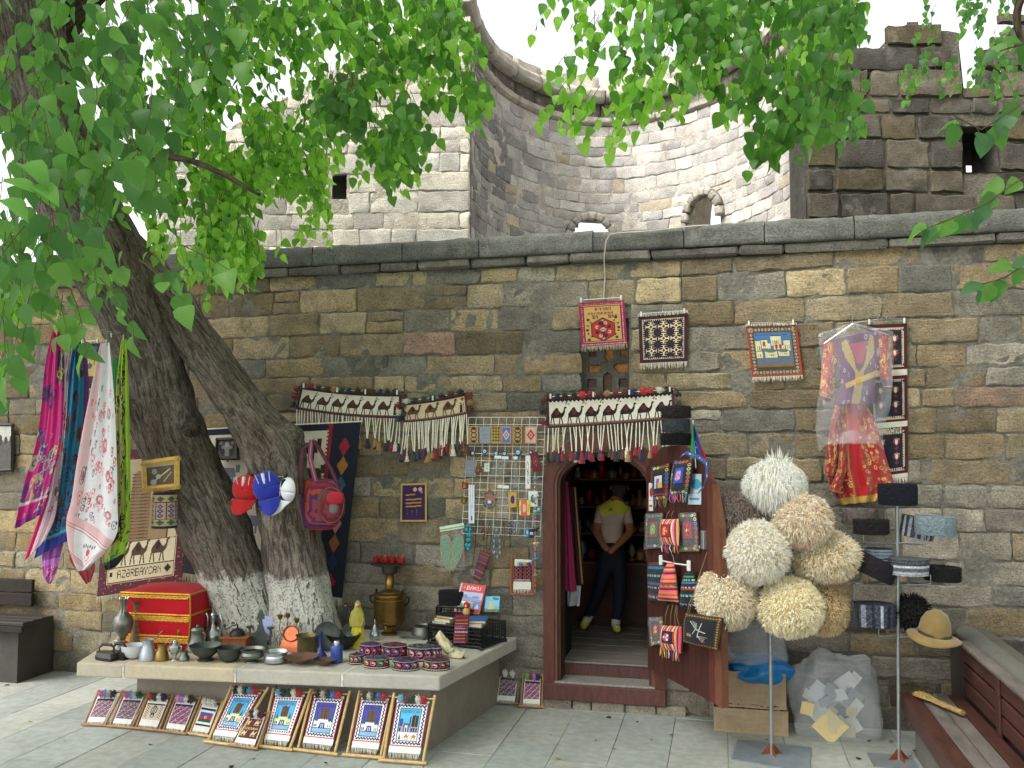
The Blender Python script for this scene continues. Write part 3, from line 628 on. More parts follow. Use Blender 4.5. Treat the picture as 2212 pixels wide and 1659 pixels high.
class Leaves:
    def __init__(s): s.L = []; s.tw = MB()
    def leaf(s, p, d, nrm, size, col): s.L.append((p, d.normalized(), nrm, size, col))
    def twig(s, p, d, ln, sp, size, pal, rg, r=.0022, sag=.35, pet=.25):
        n = max(2, int(ln / sp)); pts = [p]; d = d.normalized(); sd = rg.choice((-1, 1))
        for i in range(n):
            d = (d + Vector((rg.uniform(-.15, .15), rg.uniform(-.15, .15), -sag * .25))).normalized(); p = p + d * sp; pts.append(p); sd = -sd
            side = d.cross(Vector((0, 0, 1))); side = side.normalized() if side.length > .1 else Vector((1, 0, 0))
            ld = (d * .45 + side * sd * rg.uniform(.3, .9) + Vector((0, 0, -rg.uniform(.35, 1.3))) + Vector((rg.uniform(-.3, .3), rg.uniform(-.3, .3), 0))).normalized()
            base = p + ld * size * pet; s.tw.tube([p, base], r * .5, 3, cap=False)
            nn = (Vector((rg.uniform(-.9, .9), -1 + rg.uniform(-.6, .6), rg.uniform(-.2, 1.1)))).normalized()
            s.leaf(base, ld, nn, size * rg.uniform(.7, 1.15), lin(rg.choice(pal)))
        s.tw.tube(pts, [r * (1 - .6 * i / n) for i in range(n + 1)], 4, cap=False)
    def region(s, poly, d0, d1, n, size, pal, seed, ln=.35, sp=.06, dirv=(0, 0, -1), spread=.6, gate=0.0, sag=.35):
        rg = random.Random(seed); xs = [q[0] for q in poly]; ys = [q[1] for q in poly]; k = 0; tries = 0
        while k < n and tries < n * 30:
            tries += 1; x, y = rg.uniform(min(xs), max(xs)), rg.uniform(min(ys), max(ys)); ins = False
            for i in range(len(poly)):
                (x0, y0), (x1, y1) = poly[i], poly[i - 1]
                if (y0 > y) != (y1 > y) and x < (x1 - x0) * (y - y0) / (y1 - y0) + x0: ins = not ins
            if not ins or nz(x / 110., y / 90., seed) < gate: continue
            p = D(x, y, rg.uniform(d0, d1)); dv = Vector(dirv) + Vector((rg.uniform(-1, 1), rg.uniform(-.7, .7), rg.uniform(-.5, .5))) * spread
            a = len(s.L); s.twig(p, dv, ln * rg.uniform(.5, 1.2), sp, size, pal, rg, sag=sag); k += 1
    def build(s, parent, keep=300):
        def score(q):
            c = CR.transposed() @ (q[0] - CAM); 
            if c.z > -.3: return 0
            x, y = 1106 - F * c.x / c.z, 829.5 + F * c.y / c.z
            return q[3] / -c.z if -20 < x < 2232 and -20 < y < 1500 else 0
        s.L.sort(key=score, reverse=True); meshes = {}
        rest = MB(); rg = random.Random(4)
        for i, (p, d, nn, sz, col) in enumerate(s.L):
            x = d.cross(nn); x = x.normalized() if x.length > .05 else d.orthogonal().normalized(); z = x.cross(d)
            Mx = Matrix(((x.x, d.x, z.x, p.x), (x.y, d.y, z.y, p.y), (x.z, d.z, z.z, p.z), (0, 0, 0, 1)))
            if i < keep:
                key = (rg.randrange(8), tuple(round(c, 4) for c in col))
                if key not in meshes: b = MB(); b.col = col; V, Fc = LG[key[0]]; b.add(V, Fc); meshes[key] = b.build('leaf', M_LEAF, smooth=180, data_only=True)
                o = bpy.data.objects.new('leaf', meshes[key]); COL.objects.link(o); o.parent = parent; 
                o.matrix_basis = Matrix.Translation(-Vector(parent.location)) @ Mx @ Matrix.Scale(sz, 4)
            else:
                V, Fc = LG[rg.randrange(8)]; rest.T = Mx @ Matrix.Scale(sz, 4); rest.col = col; rest.add(V, Fc)
        rest.T = None
        tag(rest.build('foliage', M_LEAF, parent, smooth=180, world=True), kind='stuff'); tag(s.tw.build('twigs', M_TWIG, parent, world=True), kind='stuff')
def shade_canopy(parent, boxes, n, size, seed):
    """unseen crown above and behind the view, added to shade the stall; small leaf faces"""
    rg = np.random.RandomState(seed); V = []; Fc = []; C = []; base = LG2[0]
    fwd = np.array([-math.sin(YAW), math.cos(YAW)])
    pal = np.array([lin(c) for c in DARK + MID])
    k = 0
    while k < n:
        b = boxes[rg.randint(len(boxes))]; x, y = rg.uniform(b[0], b[1]), rg.uniform(b[2], b[3]); dep = x * fwd[0] + (y + 7.37) * fwd[1]
        zl = max(3.9, 2.2 + .535 * dep + .35, b[4]); z = zl + rg.uniform(0, 1) ** 1.3 * (b[5])
        if noise.noise(Vector((x * .55, y * .55, z * .5 + seed))) < -.22: continue
        q = rg.normal(size=4); q /= np.linalg.norm(q); w_, a, b_, c = q
        Rm = np.array([[1 - 2 * (b_*b_ + c*c), 2 * (a*b_ - c*w_), 2 * (a*c + b_*w_)], [2 * (a*b_ + c*w_), 1 - 2 * (a*a + c*c), 2 * (b_*c - a*w_)], [2 * (a*c - b_*w_), 2 * (b_*c + a*w_), 1 - 2 * (a*a + b_*b_)]])
        pts = np.array(base[0]) * size * rg.uniform(.7, 1.3) @ Rm.T + (x, y, z); o = len(V); V += pts.tolist(); Fc += [tuple(i + o for i in f) for f in base[1]]; C += [tuple(pal[rg.randint(len(pal))])] * 4; k += 1
    mb = MB(); mb.v = V; mb.f = Fc; mb.c = C; mb.mi = [0] * len(Fc)
    tag(mb.build('crown', M_LEAF, parent, world=True), kind='stuff')
L1 = Leaves()
L1.region([(230, 60), (700, -60), (720, 200), (640, 420), (600, 520), (420, 560), (330, 500), (200, 260)], 6.2, 7.2, 300, .085, MID + BRI, 1, gate=-.25)
L1.region([(330, -120), (1000, -120), (1030, 60), (930, 140), (600, 160), (330, 120)], 5.6, 6.8, 160, .085, BRI + MID, 2, gate=-.2)
L1.region([(660, -60), (960, -60), (1035, 150), (1010, 240), (930, 320), (830, 350), (740, 330), (680, 220)], 5.4, 6.2, 170, .09, BRI + MID, 3, dirv=(.25, 0, -1), spread=.5)
L1.region([(700, 100), (900, 90), (880, 240), (740, 240)], 5.2, 5.6, 40, .09, DARK + MID, 13)
L1.region([(330, 200), (640, 180), (720, 300), (700, 440), (620, 500), (420, 540), (330, 480)], 6.3, 7.1, 240, .085, BRI, 14)
L1.region([(0, -120), (540, -120), (470, 160), (330, 260), (250, 420), (300, 520), (220, 600), (80, 600), (0, 560)], 3.3, 4.6, 95, .1, DARK, 4, ln=.32, sp=.075, gate=-.3)
L1.region([(0, 0), (330, 0), (300, 240), (200, 420), (0, 480)], 4.2, 5.2, 70, .1, DARK + MID, 24, ln=.32, sp=.075)
L1.region([(0, 380), (140, 430), (170, 640), (60, 700), (0, 720)], 3.2, 4.0, 16, .1, DARK + MID, 5, ln=.28, sp=.075)
L1.region([(0, 520), (230, 560), (160, 620), (0, 640)], 6.4, 7.1, 40, .085, MID + BRI, 6)
rg = random.Random(12)
for x, y, dx, n in ((300, 560, .9, .35), (215, 600, .6, .35), (395, 530, 1.2, .3), (330, 545, .4, .2), (150, 620, .2, .3), (60, 690, -.2, .25), (20, 780, -.3, .2)):
    L1.twig(D(x, y, 3.4), Vector((dx, 0, -.5)), n, .07, .095, DARK, rg, r=.003)
for x, y, s_ in ((20, 385, .12), (50, 355, .12), (75, 400, .11), (10, 430, .11)):
    L1.leaf(D(x, y, 3.0), Vector((.6, 0, -.3)), Vector((0, -.4, 1)), s_, lin('7fb85a'))
L1.build(tree1)
shade_canopy(tree1, [(-9, 0, -9.5, 1.2, 0, 2.2), (-9, 0, -9.5, -2, 0, 2.6)], 15000, .15, 1)
shade_canopy(tree1, [(-10, -3.5, -6.5, .2, 0, 2.0)], 9500, .15, 7)  # more unseen leaves, added to darken the left end
tree2 = thing('overhanging_tree', 'leafy tree whose drooping branches hang in from above at the upper right', 'tree', (4.6, -3.4, 0))
limb('trunk', [(Vector((4.6, -3.4, 0)), .3), (Vector((4.5, -3.3, 2)), .25), (Vector((4.1, -2.9, 4)), .22), (Vector((3.3, -2.4, 5.6)), .16), (Vector((1.8, -2, 6.4)), .09)], tree2, seed=3)
limb('branch', [(Vector((3.3, -2.4, 5.6)), .1), (D(1900, -260, 5.2), .05), (D(1700, -140, 5.0), .025), (D(1600, 60, 5.0), .009)], tree2, n=10, amp=.004, colf=lambda p: lin('4f4238'))
limb('branch', [(Vector((3.3, -2.4, 5.6)), .08), (D(2250, -60, 4.2), .02), (D(2290, 200, 3.6), .006)], tree2, n=10, amp=.002, colf=lambda p: lin('4f4238'))
L2 = Leaves()
L2.region([(1170, -140), (1860, -160), (1865, 60), (1800, 160), (1700, 190), (1560, 160), (1420, 170), (1330, 110), (1250, 30)], 4.8, 5.5, 150, .085, MID + BRI, 31, dirv=(-.35, 0, -1), spread=.45, gate=-.3)
L2.region([(1400, -140), (1860, -140), (1860, 150), (1740, 220), (1600, 170), (1480, 100)], 4.6, 5.3, 120, .085, DARK + MID, 32, dirv=(-.2, 0, -1), spread=.4)
L2.region([(1230, 60), (1420, 120), (1480, 220), (1400, 240), (1280, 210), (1190, 190)], 5.0, 5.5, 20, .085, BRI, 33, dirv=(-.5, 0, -.8), spread=.3, ln=.3)
L2.region([(1560, 160), (1760, 200), (1720, 290), (1650, 310), (1590, 290)], 4.8, 5.2, 18, .09, MID, 34, dirv=(-.4, 0, -1), spread=.3, ln=.25)
L2.region([(1720, -60), (1850, -60), (1848, 230), (1780, 260), (1730, 180)], 8.8, 9.4, 260, .085, DARK, 35, spread=.4, ln=.5, sp=.05)
L2.region([(1900, -120), (2212, -120), (2212, 180), (2120, 160), (2080, 120), (2030, 160), (1950, 120)], 7.2, 8.0, 60, .07, MID + DARK, 36, gate=-.05)
rg = random.Random(77)
for pts in ([(2290, 160), (2200, 230), (2120, 280), (2060, 250)], [(2300, 330), (2200, 390), (2130, 440), (2060, 470), (2010, 490)], [(2300, 530), (2230, 560), (2170, 600), (2100, 620)], [(2300, 60), (2230, 90), (2160, 110)], [(2290, 600), (2230, 640)]):
    for (x, y), (x2, y2) in zip(pts[:-1], pts[1:]):
        for q in range(3):
            t = (q + .5) / 3; xx, yy = x + (x2 - x) * t, y + (y2 - y) * t; p = D(xx, yy, 3.7); d = Vector((rg.uniform(-1, .1), rg.uniform(-.4, .4), rg.uniform(-1.2, .1)))
            b = p + d.normalized() * .03; L2.tw.tube([p, b], .0012, 3, cap=False)
            L2.leaf(b, d, Vector((rg.uniform(-.6, .6), -.8, rg.uniform(.1, 1))), .1 * rg.uniform(.75, 1.1), lin(rg.choice(DARK + ['5d8a5c'])))
    L2.tw.tube([D(x, y, 3.7) for x, y in pts], .003, 5)
L2.build(tree2)
shade_canopy(tree2, [(0, 7, -9.5, .8, 0, 2.2)], 11000, .15, 2)
# ================================================================ DOORWAY, SHOP, PLATFORM, BENCHES
M_WOOD = mat('painted_door_wood', '5a332b', rough=.6, var=.3, vs=6, bump=.25, bs=30, stretch=(6, 6, 1), var2=.12)
M_WOODA = mat('wood_attr', attr=True, rough=.6, var=.25, vs=8, bump=.2, bs=40, stretch=(5, 5, 1.2), var2=.1)
M_GREYW = mat('dusty_wood', '77706a', rough=.85, var=.25, vs=5, bump=.2, stretch=(1, 6, 6))
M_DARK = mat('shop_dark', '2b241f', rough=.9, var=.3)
M_PAINT = mat('paint', attr=True, rough=.6, var=.12, vs=10, bump=.1)
M_METAL = mat('galvanised', 'a3a8aa', rough=.42, metal=.75, var=.15, vs=20, bump=.05)
M_WHITE = mat('white_plastic', 'dcdcd8', rough=.45, var=.04, bump=0)
df = thing('door_frame', 'dark red painted pointed arch door frame with worn edges', 'door frame', (OP_AX, 0, .1))
def arch_pts(w, zs, zt, z0, n=14):
    pts = [(-w, z0)]
    for i in range(n + 1):
        t = i / n; a = t * math.pi / 2
        x = -w * math.cos(a) ** 1.12; z = zs + (zt - zs) * math.sin(a) ** .98
        pts.append((x, z))
    return pts + [(-x, z) for x, z in reversed(pts[:-1])]
def band(name, wo, zo, wi, zi, zs, y0, y1, col, parent, zb=.1):
    A, B = arch_pts(wo, zs, zo, zb), arch_pts(wi, zs, zi, zb); b = MB(); b.col = lin(col)
    for i in range(len(A) - 1):
        a0, a1, b0, b1 = A[i], A[i + 1], B[i], B[i + 1]; V = [(OP_AX + p[0], y, p[1]) for y in (y0, y1) for p in (a0, a1, b1, b0)]
        b.add(V, [(0, 3, 2, 1), (4, 5, 6, 7), (0, 1, 5, 4), (2, 3, 7, 6)])
    b.build(name, M_WOODA, parent, smooth=30, world=True)
band('outer_arch', .50, 2.27, .41, 2.13, 1.82, -.06, .1, '593128', df)
band('moulding', .415, 2.14, .385, 2.10, 1.82, -.045, .1, '6b4234', df)
band('inner_arch', .392, 2.105, .362, 2.06, 1.82, -.02, .2, '4a2a22', df)
for a, b_, c, d, e, f, m, nm in ((-.5, .5, -.09, .12, .075, .20, '5a3530', 'sill_board'), (-.5, .5, -.055, .25, .19, .215, '8a8580', 'sill_top'), (-.37, .37, .17, .2, .212, .315, '54342f', 'riser_board'), (-.37, .37, .16, .3, .315, .33, '77716b', 'riser_top')):
    b = MB(); b.col = lin(m); b.box(OP_AX + a, c, e, OP_AX + b_, d, f, b=.005); b.build(nm, M_WOODA, df, smooth=30, world=True)
b = MB(); b.col = lin('8d8578')
rg = random.Random(2); x = OP_AX - .55
while x < OP_AX + .55: l = rg.uniform(.15, .3); b.box(x, -.06, -.02, x + l - .01, .1, .073 + rg.uniform(-.008, .0), b=.01, jit=.006); x += l
b.build('footing_stones', M_STONE, df, world=True)
# shop room
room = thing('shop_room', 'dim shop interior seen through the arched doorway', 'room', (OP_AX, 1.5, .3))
b = MB(); rx0, rx1, ry1, rz1 = -2.1, .6, 2.5, 2.7
for V in (([rx0, .6, .32], [rx1, .6, .32], [rx1, ry1, .32], [rx0, ry1, .32]),): pass
def rq(nm, V, m): b = MB(); b.add(V, [(0, 1, 2, 3)]); b.build(nm, m, room, world=True)
b = MB(); 
for k in range(9): b.box(rx0, .3 + k * .26, .28, rx1, .3 + (k + 1) * .26 - .006, .328, b=.004)
b.build('floor_boards', M_GREYW, room, world=True)
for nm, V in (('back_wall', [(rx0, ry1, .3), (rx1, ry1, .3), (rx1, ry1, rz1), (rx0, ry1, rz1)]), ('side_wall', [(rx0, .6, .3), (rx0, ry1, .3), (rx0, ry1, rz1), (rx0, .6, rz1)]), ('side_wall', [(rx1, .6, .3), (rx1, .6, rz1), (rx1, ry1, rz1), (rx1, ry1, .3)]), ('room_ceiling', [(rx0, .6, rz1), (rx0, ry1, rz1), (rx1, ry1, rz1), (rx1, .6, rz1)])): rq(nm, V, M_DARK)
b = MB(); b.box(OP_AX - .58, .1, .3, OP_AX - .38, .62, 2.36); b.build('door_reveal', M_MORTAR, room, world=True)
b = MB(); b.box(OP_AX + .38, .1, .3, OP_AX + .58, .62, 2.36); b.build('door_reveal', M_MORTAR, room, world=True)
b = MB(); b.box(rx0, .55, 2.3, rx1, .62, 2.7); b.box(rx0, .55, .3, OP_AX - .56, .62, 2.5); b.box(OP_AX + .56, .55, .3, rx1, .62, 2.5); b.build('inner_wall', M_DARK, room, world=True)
rack = thing('shop_shelves', 'brown wooden shelves with dark uprights at the back of the shop', 'shelves', (OP_AX, 2.2, .33))
SHZ = [P(1320, y, 2.05).z for y in (1034, 1094, 1152, 1208)]
for i, z in enumerate(SHZ): b = MB(); b.box(rx0 + .2, 2.05 - (.25 if i == 3 else 0), z - .02, rx1 - .1, 2.48, z, b=.003); b.build('shelf', mat('shelf_wood', '7a5338', rough=.6, stretch=(1, 6, 6)), rack, world=True)
b = MB(); b.box(rx0 + .2, 1.85, .33, rx1 - .1, 1.9, SHZ[3] - .02); b.build('counter_front', mat('counter', '4a2f24', rough=.6), rack, world=True)
for x in (P(1240, 1100, 2.05).x - .04, P(1345, 1100, 2.05).x + .5): b = MB(); b.box(x, 2.03, .33, x + .04, 2.48, 2.6); b.build('upright', M_DARK, rack, world=True)
rg = random.Random(8); protos = []
M_SHOP = mat('shop_goods', attr=True, rough=.35, metal=.3, var=.1)
for pr in ([(.03, 0), (.045, .03), (.04, .07), (.015, .11), (.02, .14), (.022, .15)], [(.025, 0), (.05, .04), (.05, .06), (.02, .085), (.028, .1)], [(.03, 0), (.012, .03), (.035, .08), (.03, .12), (.008, .16)], [(.05, 0), (.055, .05), (.05, .07), (.012, .09), (.012, .1)]):
    for c in ('b8845c', 'c0b098', 'a83028', '8d9ba8'): b = MB(); b.col = lin(c); b.lathe(pr, 12); protos.append(b.build('vase', M_SHOP, smooth=50, data_only=True))
for i, z in enumerate(SHZ):
    x = P(1236, 1100, 2.15).x
    while x < P(1402, 1100, 2.15).x:
        o = bpy.data.objects.new('vase', rg.choice(protos)); COL.objects.link(o); s_ = rg.uniform(.75, 1.25); o.scale = (s_, s_, s_); o.location = (x, 2.12 + rg.uniform(-.03, .12) - (.1 if i == 3 else 0), z)
        tag(o, 'small souvenir vase standing among others on the dim shop shelves', 'vase', 'souvenir vases on the shop shelves'); x += rg.uniform(.06, .1)
lampy = MB(); lampy.col = lin('b83a28'); lampy.lathe([(.03, 0), (.05, .04), (.03, .1), (.045, .14), (.02, .2), (.01, .24)], 16, (0, 0, 0))
o = lampy.build('red_vase', M_SHOP, smooth=40); o.location = (P(1296, 1034, 2.0).x, 2.12, SHZ[0]); tag(o, 'shiny red figurine vase on the top shelf inside the shop', 'vase')
# clothes hanging inside the left of the doorway
def drape(nm, px0, px1, y0, y1, Y, col, label, cat, trim=None, ph=0):
    cv = Cv(16, 40, col).noisy(.02)
    if trim: cv.r(12, 0, 14, 40, trim)
    A = [P(px0[0], y0, Y), P(px0[1], y0, Y), P(px1[1], y1, Y), P(px1[0], y1, Y)]
    f = quad(*A, wr=.02, ph=ph, fy=9.); return tag(cloth(nm, cv, f, M_CLOTH, thick=.006), label, cat)
drape('robe', (1212, 1228), (1212, 1246), 1040, 1277, .3, '8a2148', 'maroon robe hanging just inside the doorway at the left', 'robe')
drape('embroidered_coat', (1232, 1245), (1240, 1262), 1052, 1262, .5, '3a1320', 'dark coat with gold trim hanging behind the maroon robe', 'coat', 'b8944e', 2)
drape('silver_slippers', (1228, 1256), (1226, 1252), 1265, 1308, .35, '9aa0a8', 'silvery slippers in plastic hanging below the maroon robe', 'slippers', None, 4)
# man with hands clasped behind his back
my = G(1330, 1366, .328).y
def Mn(x, y, dy=0): return P(x, y, my + dy)
J = dict(pel=(Mn(1324, 1205), .118), bel=(Mn(1322, 1168), .112), che=(Mn(1322, 1128), .128), top=(Mn(1326, 1098), .09), nek=(Mn(1333, 1079), .052), hb=(Mn(1337, 1066, -.0), .07), hd=(Mn(1338, 1052), .092), ht=(Mn(1338, 1043), .078),
  sL=(Mn(1298, 1103), .062), eL=(Mn(1287, 1148, -.06), .043), wL=(Mn(1305, 1180, -.16), .03), hL=(Mn(1316, 1190, -.17), .034), sR=(Mn(1354, 1103), .062), eR=(Mn(1362, 1150, -.06), .043), wR=(Mn(1328, 1183, -.17), .03), hR=(Mn(1314, 1196, -.19), .034),
  pL=(Mn(1308, 1222), .09), kL=(Mn(1292, 1283, .02), .066), aL=(Mn(1266, 1343, .1), .045), tL=(Mn(1258, 1356, .02), .038), pR=(Mn(1338, 1222), .09), kR=(Mn(1339, 1290), .066), aR=(Mn(1329, 1352), .045), tR=(Mn(1335, 1361, -.12), .038))
ED = [('pel', 'bel'), ('bel', 'che'), ('che', 'top'), ('top', 'nek'), ('nek', 'hb'), ('hb', 'hd'), ('hd', 'ht'), ('top', 'sL'), ('sL', 'eL'), ('eL', 'wL'), ('wL', 'hL'), ('top', 'sR'), ('sR', 'eR'), ('eR', 'wR'), ('wR', 'hR'), ('pel', 'pL'), ('pL', 'kL'), ('kL', 'aL'), ('aL', 'tL'), ('pel', 'pR'), ('pR', 'kR'), ('kR', 'aR'), ('aR', 'tR')]
def skinned(name, J, ED, m, colf, org, root=0, sub=2, parent=None):
    ks = list(J); me = bpy.data.meshes.new('tmp'); me.from_pydata([J[k][0] - org for k in ks], [(ks.index(a), ks.index(b)) for a, b in ED], [])
    o = bpy.data.objects.new('tmp', me); COL.objects.link(o); md = o.modifiers.new('s', 'SKIN'); md.use_smooth_shade = True
    for i, k in enumerate(ks): me.skin_vertices[0].data[i].radius = (J[k][1], J[k][1] * (J[k][2] if len(J[k]) > 2 else 1)); me.skin_vertices[0].data[i].use_root = (i == root)
    s = o.modifiers.new('d', 'SUBSURF'); s.levels = sub; s.render_levels = sub
    dg = bpy.context.evaluated_depsgraph_get(); ev = o.evaluated_get(dg); m2 = bpy.data.meshes.new_from_object(ev); bpy.data.objects.remove(o)
    b = MB(); b.v = [tuple(v.co) for v in m2.vertices]; b.f = [tuple(p.vertices) for p in m2.polygons]; b.c = [colf(p.center + org) for p in m2.polygons]; b.mi = [0] * len(b.f)
    r = b.build(name, m, parent, smooth=180); 
    if not parent: r.location = org
    return r
def mcol(p):
    best = min(ED, key=lambda e: (lambda a, b, t: (p - (a + (b - a) * t)).length - (J[e[0]][1] * (1 - t) + J[e[1]][1] * t))(J[e[0]][0], J[e[1]][0], max(0, min(1, (p - J[e[0]][0]).dot(J[e[1]][0] - J[e[0]][0]) / (J[e[1]][0] - J[e[0]][0]).length_squared))))
    k = best[0] + best[1]
    if best[0] in ('eL', 'eR', 'wL', 'wR') : return lin('a8694c')
    if k in ('sLeL', 'sReR'): return (lin('d8cf3a') if p.z > Mn(1300, 1104).z else lin('c9b0a0')) if p.z > Mn(1300, 1128).z else lin('a8694c')
    if k in ('topnek',): return lin('d8cf3a') if p.z < Mn(1300, 1079).z else lin('9c5f45')
    if k == 'nekhb': return lin('9c5f45')
    if best[0] in ('hb', 'hd'): return lin('453830') if p.y < my + .06 or p.z > Mn(1300, 1055).z else lin('9c5f45')
    if p.z < Mn(1300, 1197).z or best[0] in ('pL', 'pR', 'kL', 'kR', 'aL', 'aR', 'pel'): return lin('c9c43c') if (p.z < .328 + .075) else (lin('d5d0c8') if p.z < .328 + .13 else lin('151a2a'))
    zt = Mn(1320, 1110).z + .05 * (1 - abs(p.x - J['che'][0].x) * 3)
    return lin('d8cf3a') if p.z > Mn(1320, 1110).z else lin('c9b0a0')
man = skinned('person', J, ED, mat('clothes', attr=True, rough=.8, var=.1, bump=.15, bs=40), mcol, Vector((J['aR'][0].x, my, .328)))
for sx in (-1, 1): b = MB(); b.col = lin('a8694c'); b.ball(J['hd'][0] + Vector((sx * .086, .01, -.01)), .022, 8, sx=.5); e_ = b.build('ear', MATS['clothes'], smooth=60); e_.parent = man; e_.location = -Vector(man.location)
tag(man, 'man in pale shirt with yellow shoulders and dark trousers, hands clasped behind his back', 'person')
b = MB(); b.col = lin('1a1a14'); c = J['top'][0] + Vector((-.015, -.128, .0))
for k in range(3): b.add([c + Vector((-.022 + k * .012, 0, -.012)), c + Vector((-.014 + k * .012, 0, -.012)), c + Vector((-.010 + k * .012, 0, .0 + k * .007)), c + Vector((-.016 + k * .012, 0, .0 + k * .007))], [(0, 1, 2, 3)])
lg = b.build('shirt_logo', M_PAINT); lg.parent = man; lg.location = -Vector(man.location)
for sx in (-1, 1):
    b = MB(); a_, c_ = (J['sL'][0], J['eL'][0]) if sx < 0 else (J['sR'][0], J['eR'][0]); b.col = lin('20202a')
    for q in (-.014, 0, .014): b.tube([a_ + Vector((sx * .045, -.035 + q, .03)), a_ * .6 + c_ * .4 + Vector((sx * .05, -.02 + q, .0))], .004, 4)
    o = b.build('sleeve_stripes', M_PAINT); o.parent = man; o.location = -Vector(man.location)
# open door leaf
Hn = Vector((P(1401, 1437, 0).x, -.06, .374)); En = G(1562, 1530, .374); LV = (En - Hn).normalized(); LL = (En - Hn).length; LN = Vector((LV.y, -LV.x, 0))
if LN.dot(CAM - Hn) < 0: LN = -LN
def onleaf(x, y, off=0.0):
    d = ray(x, y); p0 = Hn + LN * off; return CAM + d * ((p0 - CAM).dot(LN) / d.dot(LN))
LT = [((onleaf(x, y) - Hn).dot(LV), onleaf(x, y).z) for x, y in ((1398, 1012), (1413, 985), (1432, 964), (1475, 962), (1489, 976), (1521, 1004), (1539, 1038), (1548, 1075), (1556, 1140), (1570, 1150))]
def ltz(s):
    if s <= LT[0][0]: return LT[0][1]
    for (a, za), (b, zb) in zip(LT[:-1], LT[1:]):
        if a <= s <= b: return za + (zb - za) * (s - a) / (b - a)
    return LT[-1][1]
leafT = thing('door_leaf', 'open reddish brown plank door leaf hung all over with woven bags', 'door', tuple(Hn))
NP = 11
for k in range(NP + 1):
    s0, s1 = LL * k / (NP + .9), LL * (k + 1) / (NP + .9) - .004
    if k == NP: s1 = LL
    b = MB(); b.col = lin('45221b') if k < NP else lin('6d4230'); 
    if k == NP - 1: b.col = lin('5a2c22')
    th = .03 if k < NP else .045
    for o0, o1 in ((0, -th),):
        V = [Hn + LV * s + LN * o + Vector((0, 0, z - Hn.z)) for o in (0 if k < NP else .008, -th) for s, z in ((s0, .374), (s1, .374), (s1, ltz(s1)), (s0, ltz(s0)))]
        b.add(V, [(0, 1, 2, 3), (7, 6, 5, 4), (0, 4, 5, 1), (2, 6, 7, 3), (1, 5, 6, 2), (0, 3, 7, 4)])
    b.build('plank', M_WOODA, leafT, world=True)
b = MB(); c = onleaf(1520, 1165, .01); b.col = lin('8d9088'); b.box(c.x - .02, c.y - .015, c.z - .07, c.x + .02, c.y + .015, c.z + .06, b=.004, rot=(0, 0, math.atan2(LV.y, LV.x))); c = onleaf(1503, 1178, .015); b.box(c.x - .07, c.y - .01, c.z - .012, c.x + .07, c.y + .01, c.z + .012, b=.004, rot=(0, .1, math.atan2(LV.y, LV.x))); b.build('latch', M_METAL, leafT, world=True)
# lattice window above the door
win = thing('lattice_window', 'small stone lattice window with amber panes above the arched door', 'window', (0.5 * (WN[0] + WN[1]), .1, WN[2]))
cv = Cv(42, 60, '000000', 1); q = lambda x, y: ((x / 1866 * 450 + 1800) / 1.4756, (y / 1659 * 400 + 900) / 1.4756)
hol = [[(310, 900), (415, 900), (415, 990), (310, 990)], [(530, 880), (635, 880), (635, 990), (600, 1040), (560, 1040), (530, 1010)], [(735, 880), (830, 880), (830, 975), (735, 975)], [(320, 1090), (430, 1085), (495, 1125), (440, 1190), (320, 1185)], [(640, 1100), (700, 1070), (835, 1065), (835, 1170), (740, 1205), (670, 1170)], [(305, 1280), (415, 1280), (415, 1390), (305, 1390)], [(510, 1230), (565, 1190), (620, 1230), (620, 1450), (510, 1450)], [(720, 1275), (830, 1275), (830, 1390), (720, 1390)]]
w0, w1, zA, zB = WN[0] - .03, WN[1] + .03, WN[3] + .03, WN[2] - .1
for hq in hol:
    pts = [P(*q(*a), .12) for a in hq]; cv.poly([((p.x - w0) / (w1 - w0) * 42, (zA - p.z) / (zA - zB) * 60) for p in pts], 'ffffff')
b = MB(); V = [(w0 + (w1 - w0) * i / 42, .12, zA - (zA - zB) * j / 60) for j in range(61) for i in range(43)]
Fc = [(j * 43 + i, (j + 1) * 43 + i, (j + 1) * 43 + i + 1, j * 43 + i + 1) for j in range(60) for i in range(42) if cv.a[j, i, 0] < .5]
b.col = lin('6d6861'); b.add(V, Fc); b.build('lattice', M_MORTAR, win, world=True, solid=.05)
for k, hq in enumerate(hol):
    pts = [P(*q(*a), .12) for a in hq]; x0, x1 = min(p.x for p in pts) - .01, max(p.x for p in pts) + .01; z0, z1 = min(p.z for p in pts) - .01, max(p.z for p in pts) + .01
    b = MB(); b.box(x0, .172, z0, x1, .178, z1); b.build('pane', mat('amber_pane', 'e08a3a', rough=.3, var=.5, vs=30) if k in (1, 2, 3, 4) else mat('dark_amber_pane', '6a3a20', rough=.2, var=.4, vs=30), win, world=True)
b = MB(); b.box(w0, .2, zB, w1, .3, zA); b.build('window_back', M_DARK, win, world=True)
